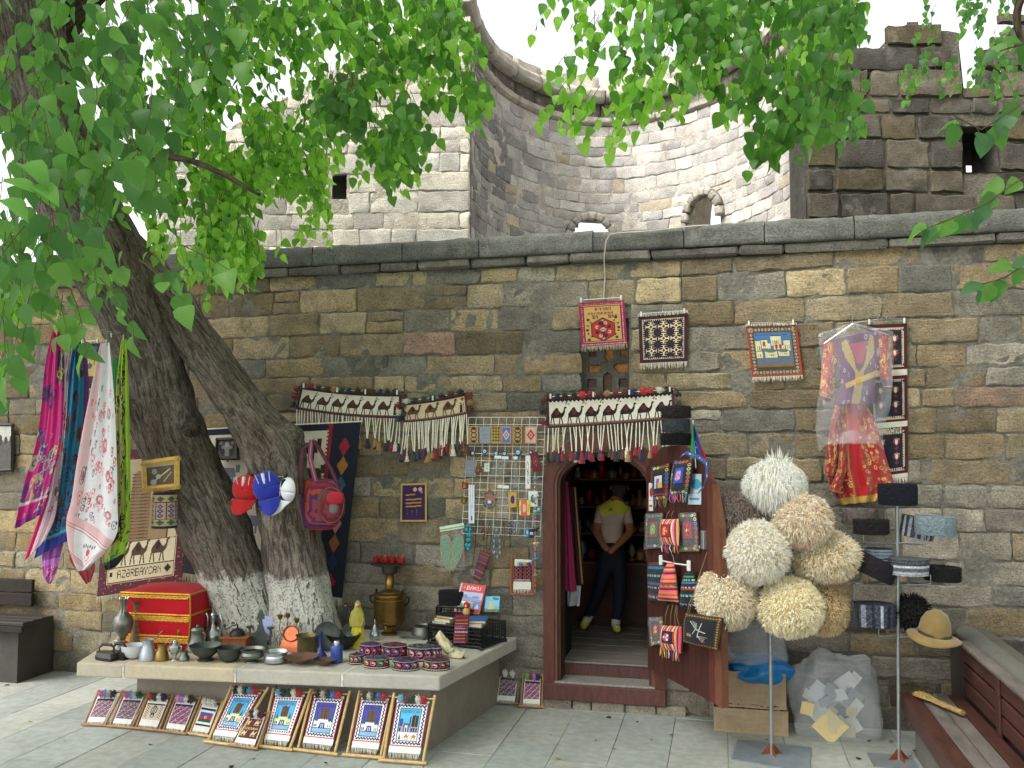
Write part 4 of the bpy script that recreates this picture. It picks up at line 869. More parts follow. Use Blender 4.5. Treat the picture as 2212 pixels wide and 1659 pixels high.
# stone platform
M_SLAB = mat('platform_stone', attr=True, rough=.75, var=.12, vs=4, bump=.12, bs=60, var2=.05)
plat = thing('stone_platform', 'low sandstone platform bench around the tree with overhanging slab top', 'platform', (-3.3, -.8, 0))
def cutx(px, a, b):   # where a pixel column crosses the line a-b on the slab top
    best = min((i / 400 for i in range(401)), key=lambda t: abs(px - (lambda c: 1106 - F * c.x / c.z)(CR.transposed() @ (a * (1 - t) + b * t - CAM)))); return a * (1 - best) + b * best
FL, FR = G(164, 1431, .55), G(951, 1461, .55); BRc, BLc = Vector((-1.70, -.03, .55)), Vector((-5.25, -.03, .55))
cuts = [FL] + [cutx(x, FL, FR) for x in (267, 508, 739)] + [FR]; backs = [BLc] + [Vector((c.x - .1 * (1 - i), -.03, .55)) for i, c in enumerate(cuts[1:-1])] + [BRc]
for i in range(4):
    g = .005; a, b_, c, d = cuts[i], cuts[i + 1], backs[i + 1], backs[i]; u = (b_ - a).normalized() * g
    b = MB(); b.col = lin(['b3aa98', 'bcae96', 'b2aca2', 'b0aca3'][i]); b.prism([(p.x, p.y) for p in (a + u, b_ - u, c - Vector((g, 0, 0)), d + Vector((g, 0, 0)))], .447, .55, ax='z')
    o = b.build('slab', M_SLAB, plat, world=True); md = o.modifiers.new('worn_edge', 'BEVEL'); md.width = .012; md.segments = 2
b = MB(); b.col = lin('d0cdc4')
for i in (1, 2, 3): b = MB(); b.col = lin('d0cdc4'); b.prism([(p.x, p.y) for p in (cuts[i] - Vector((.008, 0, 0)), cuts[i] + Vector((.008, 0, 0)), backs[i] + Vector((.008, 0, 0)), backs[i] - Vector((.008, 0, 0)))], .452, .546, ax='z'); b.build('joint_mortar', M_MORTAR, plat, world=True)

pin = [Vector((-4.52, -1.14, 0)), Vector((-2.06, -1.24, 0)), Vector((-1.86, -.03, 0)), Vector((-5.1, -.03, 0))]
for t0, t1, c in ((0, .5, '8c8375'), (.503, 1, '877f73')):
    b = MB(); b.col = lin(c); a, b_ = pin[0].lerp(pin[1], t0), pin[0].lerp(pin[1], t1); c_, d = pin[3].lerp(pin[2], t1), pin[3].lerp(pin[2], t0)
    b.prism([(p.x, p.y) for p in (a, b_, c_, d)], 0, .447, ax='z'); b.build('pedestal', M_SLAB, plat, world=True)
# benches
M_BENCH = mat('bench_wood', '4a2b26', rough=.5, var=.3, vs=4, bump=.2, stretch=(6, 1, 6), var2=.1)
M_BENCHD = mat('bench_wood_dusty', '6b625e', rough=.7, var=.35, vs=3, bump=.2, stretch=(6, 1, 6))
bench = thing('wooden_bench', 'long dark red wooden bench with panelled back beside the hat stand', 'bench', (1.5, -1.2, 0))
x = P(1949, 1495, -.65).x
A0 = G(1949, 1495, .42); bx0 = A0.x; by = A0.y + .02
for i in range(4): b = MB(); b.box(bx0 + i * .1, by - 2.6, .385, bx0 + i * .1 + .094, by, .42, b=.006); b.build('seat_slat', M_BENCHD if i in (1, 2) else M_BENCH, bench, world=True)
b = MB(); b.box(bx0 - .012, by - 2.6, .30, bx0 + .012, by, .418, b=.004); b.build('seat_edge', M_BENCH, bench, world=True)
b = MB(); b.box(bx0 + .02, by - .04, .3, bx0 + .4, by - .01, .384, b=.004); b.build('seat_edge', M_BENCH, bench, world=True)
tl = P(2062, 1392, by); bx1 = tl.x + .04; ztop = tl.z
for i in range(3):
    h = (ztop - .43) / 3; b = MB(); b.box(bx1, by - 2.6, .44 + i * h, bx1 + .03, by, .44 + (i + 1) * h - .012, b=.008); b.build('back_board', M_BENCH, bench, world=True)
for yy in (by - .92, by - 1.9): b = MB(); b.box(bx1 - .015, yy, .42, bx1 - .001, yy + .07, ztop, b=.003); b.build('back_post', M_BENCH, bench, world=True)
b = MB(); b.box(bx1 - .02, by - 2.6, ztop + .002, bx1 + .06, by, ztop + .03, b=.006); b.build('top_rail', M_BENCHD, bench, world=True)
b = MB(); b.col = lin('6f6e66'); b.box(bx0 + .07, by - 2.6, -.02, bx1, by - .05, .383, b=.01); b.build('stone_base', M_SLAB, bench, world=True)
low = thing('low_wall', 'low rendered wall with rounded grey coping behind the wooden bench', 'wall', (bx1 + .3, -1.5, 0))
b = MB(); b.col = lin('3f3a33'); b.box(bx1 + .035, by - 2.8, 0, bx1 + .3, -.03, ztop - .04); b.build('wall_body', M_SLAB, low, world=True)
b = MB(); b.col = lin('62605a'); b.tube([(bx1 + .15, by - 2.8, ztop - .005), (bx1 + .15, -.06, ztop - .005)], .085, 16, flat=.6); b.build('coping', M_SLAB, low, smooth=50, world=True)
b = MB(); b.col = lin('55534c'); b.box(bx1 + .2, by - 2.8, ztop - .06, bx1 + .3, -.05, ztop + .03, b=.015); b.build('coping', M_SLAB, low, world=True)
lb = thing('dark_bench', 'dark wooden bench end against the wall at the far left edge', 'bench', tuple(G(30, 1430, 0)))
bz = P(92, 1345, -.5); lx = bz.x - .16
for i in range(3): b = MB(); b.box(lx - 1.6, bz.y - .05 + i * .11, bz.z - .035, lx, bz.y + .055 + i * .11, bz.z, b=.006); b.build('seat_slat', mat('dark_wood', '2e2622', rough=.6, stretch=(1, 6, 6)), lb, world=True)
b = MB(); b.box(lx - 1.6, bz.y - .055, bz.z - .09, lx - .01, bz.y - .02, bz.z - .037, b=.004); b.build('seat_edge', M_DARK, lb, world=True)
b = MB(); b.box(lx - 1.6, bz.y + .03, 0, lx - .12, -.04, bz.z - .037); b.build('bench_base', mat('bench_base', '3f3c37'), lb, world=True)
for i in range(2): b = MB(); b.box(lx - 1.6, -.1, bz.z + .05 + i * .13, lx - .32, -.06, bz.z + .17 + i * .13, b=.006); b.build('back_board', M_DARK, lb, world=True)
# ================================================================ TEXTILES
M_YARN = mat('yarn', attr=True, rough=.9, var=.15, vs=60, bump=.5, bs=200, sheen=.3)
M_ROPE = mat('cream_cord', 'efe8d8', rough=.9, var=.1, vs=60, bump=.4, bs=200)
M_WIRE = mat('wire', 'b4b6b4', rough=.35, metal=.8, var=0, bump=0)
M_WWIRE = mat('white_wire', 'd5d7d6', rough=.5, var=0, bump=0)
M_PINE = mat('loom_wood', attr=True, rough=.55, var=.18, vs=10, bump=.15, bs=60, stretch=(3, 3, 3))
M_CLEAR = mat('clear_film', 'dfe3ea', rough=.15, var=0, bump=.6, bs=14, alpha=.12, dist=.02, spec=.9)
M_FILM = mat('milky_film', 'd9dce0', rough=.25, var=.1, bump=.7, bs=16, alpha=.3, dist=.02, spec=.8)
def fringe(parent, fn, v0, ln, n, col='cfc8b8', r=.0022, seed=0, nm='fringe'):
    """short yarns hanging from an edge: fn(u, v)"""
    b = MB(); rg = random.Random(seed); b.col = lin(col)
    for i in range(n):
        u = (i + .5) / n; p = Vector(fn(u, v0)); q = p + Vector((rg.uniform(-.012, .012), rg.uniform(-.012, .004), -ln * rg.uniform(.75, 1.15))); m_ = (p + q) / 2 + Vector((rg.uniform(-.004, .004), -.004, 0))
        b.tube([p, m_, q], [r, r * 1.1, r * .7], 3, cap=False)
    return tag(b.build(nm, M_YARN, parent, world=True), kind='stuff')
def pins(parent, pts, y=-.02):
    for p in pts: b = MB(); b.box(p.x - .007, p.y - .012, p.z - .02, p.x + .007, p.y + .008, p.z + .022, b=.003); b.build('clothes_peg', M_WHITE, parent, world=True)
def rug(name, cv, cor, Y, label, cat='rug', wr=.008, ph=0., fr=(.0, .055), fcol='d8d2c4', peg=True, group=None):
    c = pq(cor, Y); fn = quad(*c, wr=wr, ph=ph); t = thing(name, label, cat, tuple((c[2] + c[3]) / 2), group=group)
    cloth('rug_panel', cv, fn, M_CLOTH, t, thick=.008)
    W = (c[1] - c[0]).length
    if fr[1]: fringe(t, fn, 1, fr[1], int(W / .006), fcol, seed=3)
    if fr[0]: fringe(t, lambda u, v: Vector(fn(u, 0)) + Vector((0, 0, fr[0] * .9)), 1, fr[0], int(W / .006), fcol, seed=4, nm='upper_fringe')
    if peg: 
        a, b_ = Vector(fn(.06, 0)), Vector(fn(.93, 0)); up = Vector((0, -.004, .02)); pins(t, [a + up, b_ + up])
        w = MB(); w.tube([a + up * 1.2, b_ + up * 1.2], .003, 5); m_ = (a + b_) / 2 + up; w.tube([m_, m_ + Vector((0, 0, .04)), m_ + Vector((.012, 0, .055)), m_ + Vector((0, .02, .07))], .002, 5); w.build('hanger_rod', M_WIRE, t, world=True)
    return t
# tan rug with woven lettering
cv = Cv(76, 72, 'b8935a'); cv.r(0, 0, 76, 5, '8e2443'); cv.r(0, 67, 76, 72, '8e2443'); cv.r(0, 0, 7, 72, '8e2443'); cv.r(69, 0, 76, 72, '8e2443')
for k in range(0, 76, 3): cv.r(k, 3, k + 1, 4, 'd08aa0'); cv.r(k, 69, k + 2, 71, 'e0a0b8')
for k in range(0, 72, 3): cv.r(4, k, 5, k + 1, 'e0a0b8'); cv.r(71, k, 72, k + 2, 'e0a0b8')
cv.fr(7, 1, '5a2a2a')
for t_, x, y, c in (('AnnAh', 27, 10, '2a1a1a'), ('MeheMMeA', 14, 17, '7a2222'), ('eA   eAn', 21, 23, '2a1a1a')):
    for k, ch in enumerate(t_.upper() if 0 else t_):
        if ch == ' ': continue
        X = x + k * 5.4; cv.r(X, y, X + 4, y + 1, c); cv.r(X, y, X + 1, y + 5, c); cv.r(X + 3, y, X + 4, y + 5, c)
        if ch in 'AeM': cv.r(X, y + 2, X + 4, y + 3, c)
        if ch == 'e': cv.r(X, y + 4, X + 4, y + 5, c); cv.r(X, y + 3, X + 1, y + 4, 'b8935a')
hexp = lambda cx, cy, rx, ry: [(cx, cy - ry), (cx + rx, cy - ry * .5), (cx + rx, cy + ry * .5), (cx, cy + ry), (cx - rx, cy + ry * .5), (cx - rx, cy - ry * .5)]
cv.poly(hexp(38, 46, 20, 20), '3a1a20').poly(hexp(38, 46, 18.5, 18.5), '9c2f2a')
for a in range(8): x, y = 38 + 11 * math.cos(a * .785 + .4), 46 + 11 * math.sin(a * .785 + .4); cv.e(x, y, 3.2, 3, '4a1c2c' if a % 2 else 'd88a70'); cv.ln(38, 46, x, y, '401a1a')
cv.r(36.5, 28, 39.5, 64, '262238').d(38, 46, 6, 4, 'c9a0a8').r(35, 45, 41, 47, '34305a').d(38, 31, 2, 2, '8fb0c0').d(38, 61, 2, 2, '8fb0c0')
for x, y in ((14, 29), (60, 27), (12, 46), (64, 44), (14, 62), (60, 60)): cv.e(x, y, 2.6, 2.2, '4a2218')
for x, y in ((18, 34), (13, 39), (57, 32), (63, 37), (13, 52), (19, 57), (58, 55), (63, 49)): cv.d(x, y, 2.2, 1.8, '4a2218')
rug('small_rug', cv, [(1250, 655), (1349, 649), (1355, 742), (1257, 749)], -.04, 'tan rug with red hexagon medallion and woven lettering hanging over the lattice window', fr=(.0, .045), fcol='b3a58c')
cv = Cv(72, 72, '231c30'); cv.r(0, 0, 72, 4, '3c1a20').r(0, 68, 72, 72, '3c1a20').r(0, 0, 4, 72, '3c1a20').r(68, 0, 72, 72, '3c1a20'); cv.fr(5, 1, 'c9b79a')
for k in range(5, 67, 3): cv.r(k, 5, k + 1, 8, 'c9b79a').r(k, 64, k + 1, 67, 'c9b79a').r(5, k, 8, k + 1, 'c9b79a').r(64, k, 67, k + 1, 'c9b79a')
for i in range(3):
    for j in range(3):
        x, y = 18 + i * 18.5, 17 + j * 18.5
        cv.d(x, y, 5, 4, 'd9c7a4').r(x - 8, y - 1, x + 8, y + 1, 'd9c7a4').r(x - 1, y - 8, x + 1, y + 8, 'd9c7a4').r(x - 3, y - 8, x + 4, y - 7, 'd9c7a4').r(x - 3, y + 7, x + 4, y + 8, 'd9c7a4').r(x - 5, y - 5, x + 6, y - 4, 'c9b088').r(x - 5, y + 4, x + 6, y + 5, 'c9b088').r(x - 8, y - 3, x - 7, y + 3, 'd9c7a4').r(x + 7, y - 3, x + 8, y + 3, 'd9c7a4').d(x, y, 2.6, 2.6, '4a3a1c')
rug('small_rug', cv, [(1379, 685), (1486, 677), (1485, 780), (1383, 785)], -.04, 'dark navy rug with nine cream medallions hanging right of the lattice window', ph=1, fr=(.03, .05))
cv = Cv(76, 76, '6d3a2a'); cv.r(0, 0, 3, 76, 'a23a24').r(73, 0, 76, 76, 'a23a24').r(0, 73, 76, 76, 'a23a24'); cv.fr(3, 7, '4e4238')
for k in range(4, 72, 5):
    for a, b_ in ((k, 6), (k, 70)): cv.d(a, b_, 2.2, 2.4, 'b5a68c').d(a, b_, 1, 1, '3a2a4a')
    for a, b_ in ((6, k), (70, k)): cv.d(a, b_, 2.4, 2.2, 'b5a68c').d(a, b_, 1, 1, '3a2a4a')
cv.r(11, 11, 65, 32, '3f6ea0').r(11, 32, 65, 62, '5b6578').r(11, 62, 65, 66, '4a3a30').r(11, 59, 65, 62, '7a6030'); cv.tx('A', 12, 12, '2c3a80', .5).r(13, 13, 33, 15, '34488a').r(52, 13, 60, 15, '34488a')
for x0, y0, x1, y1 in ((11, 22, 19, 40), (20, 20, 29, 34), (35, 15, 50, 30), (53, 22, 63, 38), (29, 26, 33, 40), (24, 38, 42, 48), (44, 38, 60, 46), (11, 38, 20, 48), (38, 29, 54, 36)): cv.r(x0, y0, x1, y1, 'cfc49a').r(x0, y0, x1, y0 + 1, '2b2a2a'); [cv.r(x, (y0 + y1) / 2, x + 1, y1 - 2, '3a3530') for x in range(x0 + 2, x1 - 1, 3)]
for x in (22, 40, 46): cv.e(x + 2, 27 if x < 30 else 32, 2, 4, 'a03828')
cv.e(33, 38, 8, 3, '5a6a70').e(52, 38, 7, 3, '5a6a70'); cv.noisy(.03)
rug('small_rug', cv, [(1611, 705), (1721, 702), (1734, 810), (1625, 815)], -.04, 'small pictorial rug of an old city under blue sky with rusty red edges', ph=2, fr=(.02, .04))
# strip of three linked rugs behind the dress
cv = Cv(48, 170, '47161f')
for k in range(3):
    y0 = 2 + k * 57; cv.r(4, y0 + 2, 44, y0 + 46, 'b8ac98').r(7, y0 + 5, 41, y0 + 43, '1a1a2a').r(0, y0 + 49, 48, y0 + 55, 'cfcabd')
    for q in range(4, 44, 3): cv.r(q, y0 + 3, q + 1, y0 + 6, '47161f').r(q, y0 + 42, q + 1, y0 + 45, '47161f')
    for q in range(y0 + 4, y0 + 44, 3): cv.r(41, q, 43, q + 1, '47161f').r(5, q, 7, q + 1, '47161f')
    for q in (14, 30): 
        for x in (14, 33): cv.d(x, y0 + q, 5, 5, '8a3a34').e(x, y0 + q, 1.8, 3.2, 'd9cdb8').d(x, y0 + q + 7, 3, 2, '6a2a2c').r(x - 3, y0 + q - 3, x + 4, y0 + q - 2, 'b08a70')
    if k == 2:
        cv.r(8, y0 - 1, 40, y0 + 4, 'b8ac98'); cv.tx('YCAN', 20, y0 - 1, '2a1a1a', .75, .9)
rug('rug_strip', cv, [(1872, 702), (1959, 699), (1961, 1030), (1886, 1040)], -.03, 'long strip of three joined dark red and navy rugs hanging behind the dress', ph=.5, fr=(0, .04), wr=.005)
# camel bands
TC = ['8a1f2c', '2a2420', 'd2c9b8', '9c7a4c', '1f2a4c', '54301f', '8a1f2c', '3a3a30']
tass = {}
for c in TC + ['c23030', 'd0a060']:
    b = MB(); b.col = lin(c); b.lathe([(.003, 0), (.008, -.006), (.006, -.013), (.012, -.02), (.015, -.045), (.0165, -.055), (.004, -.052)], 9, wob=lambda a, z: .12 * math.sin(a * 4 + z * 90)); tass[c] = b.build('tassel', M_YARN, smooth=60, data_only=True)
pom = {}
def pompom(c, spk=.3):
    if c not in pom:
        b = MB(); b.col = lin(c); rg = random.Random(len(pom))
        for k in range(70):
            d = Vector((rg.gauss(0, 1), rg.gauss(0, 1), rg.gauss(0, 1))).normalized(); s_ = d.orthogonal().normalized() * .1; t_ = d.cross(s_); l = rg.uniform(.75, 1.15)
            b.add([d * .1 + s_, d * .1 + t_, d * .1 - s_ - t_, d * l + s_ * .9, d * l + t_ * .9, d * l - s_ * .9 - t_ * .9], [(0, 1, 4, 3), (1, 2, 5, 4), (2, 0, 3, 5), (3, 4, 5)])
        b.ball((0, 0, 0), .72, 8); pom[c] = b.build('pompom', M_YARN, data_only=True)
    return pom[c]
def put(me, name, parent, p, s=1, rot=(0, 0, 0)):
    o = bpy.data.objects.new(name, me); COL.objects.link(o); o.parent = parent; o.location = Vector(p) - (Vector(parent.location) if parent else Vector()); o.scale = (s, s, s) if not isinstance(s, tuple) else s; o.rotation_euler = rot; return o
def bandrug(cor, label, ncam, nrope, ropel, cvf, sag, seed, Y=-.06, zr=0.0):
    c = pq(cor, Y); q = quad(*c, wr=.006, ph=seed)
    fn = lambda u, v: Vector(q(u, v)) + Vector((0, 0, -sag * math.sin(math.pi * u)))
    t = thing('camel_band', label, 'wall hanging', tuple((c[2] + c[3]) / 2)); cloth('woven_panel', cvf, fn, M_CLOTH, t, thick=.008); rg = random.Random(seed)
    for i in range(nrope):
        u = (i + .5) / nrope + rg.uniform(-.006, .006); p = fn(u, 1); l = ropel * rg.uniform(.9, 1.12) * (1 + zr * u); e = p + Vector((rg.uniform(-.025, .025), rg.uniform(-.02, 0), -l)); m_ = p.lerp(e, .5) + Vector((rg.uniform(-.006, .006), 0, 0))
        b = MB(); b.tube([p, m_, e], .0046, 5); b.build('cord', M_ROPE, t, world=True)
        put(tass[rg.choice(TC)], 'tassel', t, e + Vector((0, 0, .004)), rg.uniform(1.2, 1.65))
    n = ncam * 2 + 1
    for i in range(n): put(pompom(rg.choice(TC + ['c23030'])), 'pompom', t, fn((i + .4) / n + rg.uniform(-.01, .01), 0) + Vector((0, -.01, .02)), (rg.uniform(.03, .042), .02, rg.uniform(.024, .036)))
    for sgn, u in ((-1, 0), (1, 1)):
        for k in range(3): put(pompom(rg.choice(TC)), 'pompom', t, fn(u, .1 + .35 * k) + Vector((sgn * .03, -.01, 0)), .032)
    b = MB(); b.tube([fn(0, 0) + Vector((0, -.012, .012)), fn(.5, 0) + Vector((0, -.012, .02)), fn(1, 0) + Vector((0, -.012, .012))], .0025, 5); b.build('hanging_rod', M_WIRE, t, world=True)
    pins(t, [fn(k, 0) + Vector((0, -.02, .015)) for k in ((.04, .38, .66, .97) if ncam > 3 else (.5,))])
    return t
def bandcv(w, h, n, bg, cam, edge, load, man=True, zigz=False):
    cv = Cv(w, h, edge); m_ = 5; cv.r(m_, m_, w - m_, h - m_, bg)
    for k in range(0, w, 4): cv.r(k, 1, k + 2, 3, '7d4a50').r(k + 2, 2, k + 4, 4, '1d1218').r(k, h - 4, k + 2, h - 2, '7d4a50').r(k + 2, h - 3, k + 4, h - 1, '1d1218')
    for k in range(0, h, 4): cv.r(1, k, 3, k + 2, '7d4a50').r(w - 3, k, w - 1, k + 2, '7d4a50')
    ww = w - 2 * m_ - (16 if man else 0); k_ = (h - 14) / 11.5
    if zigz: [cv.poly([(x, m_), (x + 4, m_ + 4), (x + 8, m_)], '2a1c22') for x in range(m_, w - m_, 8)]
    cv.r(m_, h - m_ - 2, w - m_, h - m_, '7d6a48')
    for i in range(n):
        x = m_ + ww * (i + .5) / n; cv.camel(x - 1.5, h - m_ - 2, min(k_, ww / n / 11.6), cam, load)
        for a, b_ in ((7, 1), (8, 4), (6.3, 3)): cv.ring(x + a * k_ * .72, m_ + 2 + b_ * 1.5, 1.6, 1.9, 1, '4a3a40' if a != 8 else '7c3038')
    if man: x = w - m_ - 9; cv.e(x, h * .42, 1.8, 2.2, '2c221c').poly([(x - 2.5, h * .48), (x + 2.5, h * .48), (x + 3, h - m_ - 2), (x - 4, h - m_ - 2)], '2c221c').ln(x + 2, h * .5, x + 6, h * .45, '2c221c', 1.3).ln(x + 6, h * .38, x + 6, h - 8, '8a3030', 1)
    return cv
bandrug([(651, 836), (867, 852), (867, 904), (640, 884)], 'long cream band of six walking camels at the left, over the kilim', 6, 40, .2, bandcv(236, 56, 6, 'd8d0c2', '3a2c22', '3a1f26', '5a2a24'), .02, 1)
bandrug([(869, 872), (1007, 850), (1011, 894), (871, 913)], 'shorter beige band with three brown camels and a star beside the wire rack', 3, 34, .25, bandcv(150, 50, 3, 'cbb99c', '5a4228', '3a1f26', '4a1f20').d(140, 11, 5, 5, '9c4a28'), .012, 2)
bandrug([(1180, 861), (1456, 845), (1456, 906), (1182, 925)], 'wide white band of black camels and zigzag edge above the arched doorway', 7, 36, .2, bandcv(250, 58, 7, 'd8d0c4', '1f1a1c', '3a1f2c', '5a2024', man=False, zigz=True), .006, 3, zr=.1)
# small purple embroidered panel
cv = Cv(40, 56, 'b59a5e'); cv.r(3, 3, 37, 53, '38214a'); 
for k, y in enumerate((17, 24, 29, 34)): cv.ln(9, y, 31 if k else 22, y - 1, 'b8863c', 2)
for k in range(60): cv.r(10 + (k * 7) % 21, 38 + (k * 5) % 9, 11 + (k * 7) % 21, 39 + (k * 5) % 9, 'a8926a')
cv.e(22, 9, 3, 3, 'c9a890').e(30, 9, 3, 3, 'c9a890').e(32, 13, 2, 2, 'b06a60')
rug('purple_hanging', cv, [(866, 1045), (922, 1043), (922, 1127), (865, 1127)], -.03, 'small purple embroidered panel with gold strips pinned low on the wall', 'wall hanging', fr=(0, 0), peg=False, wr=.002)
# great rug with tower and lettering, behind the trunk
cv = Cv(120, 170, '4c1c24')
rs = np.random.RandomState(5)
for k in range(520): x, y = rs.randint(0, 120), rs.randint(0, 170); cv.r(x, y, x + 2, y + 1, '8a6a5e')
cv.r(14, 12, 106, 156, 'b8a98a').r(14, 12, 106, 60, '9c8e72'); cv.fr(12, 1, 'b09a80')
cv.poly([(36, 132 - 22), (38, 34), (44, 26), (60, 26), (66, 34), (66, 110)], '7d6448').poly([(66, 110), (66, 60), (86, 58), (92, 66), (92, 110)], '8a7252')
for y in range(30, 108, 4): cv.ln(38, y, 65, y + 1, '4c3a2a', 1)
cv.r(92, 70, 94, 110, '3a2c22').r(94, 80, 104, 82, '3a2c22'); cv.r(14, 110, 106, 111, '3a2c22').r(14, 111, 106, 139, 'c2b698').r(14, 139, 106, 140, '3a2c22')
for x in (28, 54, 82): cv.camel(x, 137, 2.4, '4a3423', '2a1c18')
cv.tx('AZeRBAYCAN', 27, 143, '201612', 1.25, 1.05); cv.d(98, 147, 5, 5, '201612').r(16, 144, 20, 149, '201612')
rug('pictorial_rug', cv, [(238, 975), (420, 962), (393, 1262), (213, 1288)], -.08, 'large pictorial rug with stone tower, camel row and AZERBAYCAN lettering behind the trunk', fr=(0, .05), wr=.01, peg=False)
# white kilim with woven animals and dark diamond border
cv = Cv(150, 170, 'cfc6b4'); cv.r(126, 0, 150, 170, '161a2c').r(0, 0, 12, 170, '1c1a20').r(0, 0, 150, 7, '161a2c')
for k in range(0, 170, 4): cv.r(121, k, 126, k + 2, '8a1c30').r(123, k + 2, 126, k + 4, '8a1c30')
for k, c in enumerate(('96202e', 'a06a2c', '2c5a74', 'd8cfc0', 'b8707c', '8a5230', '1e2a50', '96203c')): cv.poly([(138, 14 + k * 19), (143, 23 + k * 19), (138, 33 + k * 19), (133, 23 + k * 19)], c)
for j in range(6):
    for i in range(4):
        x, y = 28 + i * 26 + (j % 2) * 6, 26 + j * 26; c = ['34362a', '6f7484', '7a4a38', 'a8806a', '2a2420'][(i * 3 + j) % 5]
        cv.poly([(x - 9, y + 4), (x - 6, y - 7), (x + 6, y - 7), (x + 9, y + 3), (x + 4, y + 4)], c).r(x - 6, y + 4, x - 4, y + 12, c).r(x + 4, y + 3, x + 6, y + 12, c).r(x + 7, y - 11, x + 11, y - 2, c)
rug('animal_kilim', cv, [(425, 930), (781, 912), (739, 1292), (400, 1236)], -.1, 'cream kilim with woven animals and a dark diamond border behind the two trunks', fr=(0, .09), wr=.014, peg=False)
b = MB(); b.tube([P(420, 928, -.11), P(783, 910, -.11)], .006, 6); tag(b.build('kilim_rod', M_ROPE, world=True), 'pale rod from which the animal kilim hangs', 'rod')
cv = Cv(30, 44, '262430'); cv.r(3, 3, 27, 40, '34507a').r(3, 14, 27, 32, 'b8a060').r(3, 32, 27, 40, '30303c'); [cv.r(x, 16 + (x % 3) * 2, x + 2, 22, '3a2c20') for x in range(5, 26, 4)]; cv.e(14, 22, 4, 3, '4a5a60')
rug('small_rug', cv, [(178, 744), (216, 742), (212, 838), (180, 840)], -.35, 'little dark castle rug with yellow towers hanging among the scarves', fr=(.02, .02))
# framed photographs
def framed(cor, Y, cvp, label, fcol, w=.018, cat='picture', dp=.02):
    c = pq(cor, Y); t = thing('framed_picture', label, cat, tuple((c[2] + c[3]) / 2)); q = quad(*c)
    cloth('print', cvp, lambda u, v: Vector(q(u, v)) + Vector((0, -.004, 0)), M_PAINT, t, thick=.004)
    for a, b_ in ((0, 1), (1, 2), (2, 3), (3, 0)): b = MB(); b.col = lin(fcol); d = (c[b_] - c[a]).normalized() * w * .8; b.tube([c[a] - d, c[b_] + d], w, 4); b.build('frame_bar', M_PINE, t, world=True)
    return t
cv = Cv(40, 36, '55504c').noisy(.06, 1); cv.e(20, 20, 8, 12, '8d8a86').e(20, 10, 4, 5, 'b0aca6')
for x, y in ((8, 16), (31, 16), (12, 24), (28, 24)): cv.e(x, y, 4, 8, '34312f').e(x, y - 9, 2.4, 3, '8a8580')
framed([(470, 950), (512, 948), (514, 990), (467, 990)], -.18, cv, 'small framed group photograph in grey tones hung over the kilim behind the tree', '3a2a26')
cv = Cv(30, 50, '9a9894'); cv.r(0, 0, 30, 16, 'b0aeaa').r(0, 18, 30, 50, '4a4845').noisy(.05, 2); [cv.e(5 + k * 6, 17, 2, 4 + k % 3, '2c2a28') for k in range(5)]
framed([(-30, 918), (27, 918), (26, 1015), (-30, 1018)], -.05, cv, 'framed black and white landscape print hanging at the left edge of the wall', '2c2928')
cv = Cv(50, 44, '5a4a38').noisy(.05); cv.r(2, 2, 48, 8, 'a09888'); cv.ln(18, 30, 40, 14, 'c9b690', 2).ln(30, 34, 42, 20, 'b8a684', 1.5).e(16, 16, 4, 5, '8a9098').e(22, 25, 4, 4, 'a0a8ac').e(14, 34, 5, 5, '9aa0a4')
t = framed([(311, 1002), (382, 992), (382, 1050), (314, 1056)], -1.18, cv, 'gold framed glass case of tiny musical instruments fixed to the trunk', 'c9a050', .026, 'display case')
c = pq([(311, 1002), (382, 992), (382, 1050), (314, 1056)], -1.17)
b = MB(); b.add([p + Vector((0, .05, 0)) for p in c] + [p + Vector((0, .004, 0)) for p in c], [(0, 1, 2, 3), (0, 4, 5, 1), (1, 5, 6, 2), (2, 6, 7, 3), (3, 7, 4, 0)]); b.col = lin('8a6a38'); b.build('case_box', M_PINE, t, world=True)
# embroidered cylindrical cap under the case
c = P(357, 1065, -1.12); r = S(24, c); h = c.z - P(357, 1140, -1.12).z
cap = thing('tall_hat', 'purple and green embroidered tall round cap hanging under the gold case', 'cap', (c.x, c.y, c.z - h)); cv = Cv(84, 46, 'a89878')
for k in range(7):
    x = k * 12 + 6
    for y in (7, 38): cv.d(x, y, 5, 4, '2c6a3c').d(x, y, 2, 1.6, '7a2030')
    for y in (17, 23, 29): cv.d(x, y, 4, 3, '4a3088').d(x, y, 1.2, 1, 'b8a080')
    cv.r(x + 5, 12, x + 6, 34, '5a2028')
cv.r(0, 11, 84, 12, '6a2030').r(0, 33, 84, 34, '6a2030').r(0, 43, 84, 46, '1c2038').r(0, 0, 84, 2, '3a2a2a')
cloth('cap_side', cv, lambda u, v: (cap.location.x + r * math.cos(-2 * math.pi * u) * (1 + .05 * v), cap.location.y + r * math.sin(-2 * math.pi * u) * (1 + .05 * v), cap.location.z + h * (1 - v)), M_CLOTH, cap, thick=.004)
b = MB(); b.col = lin('1c2038'); b.lathe([(r * 1.04, 0), (r * 1.06, .012), (.001, .014)], 24); b.build('cap_rim', M_CLOTH, cap)
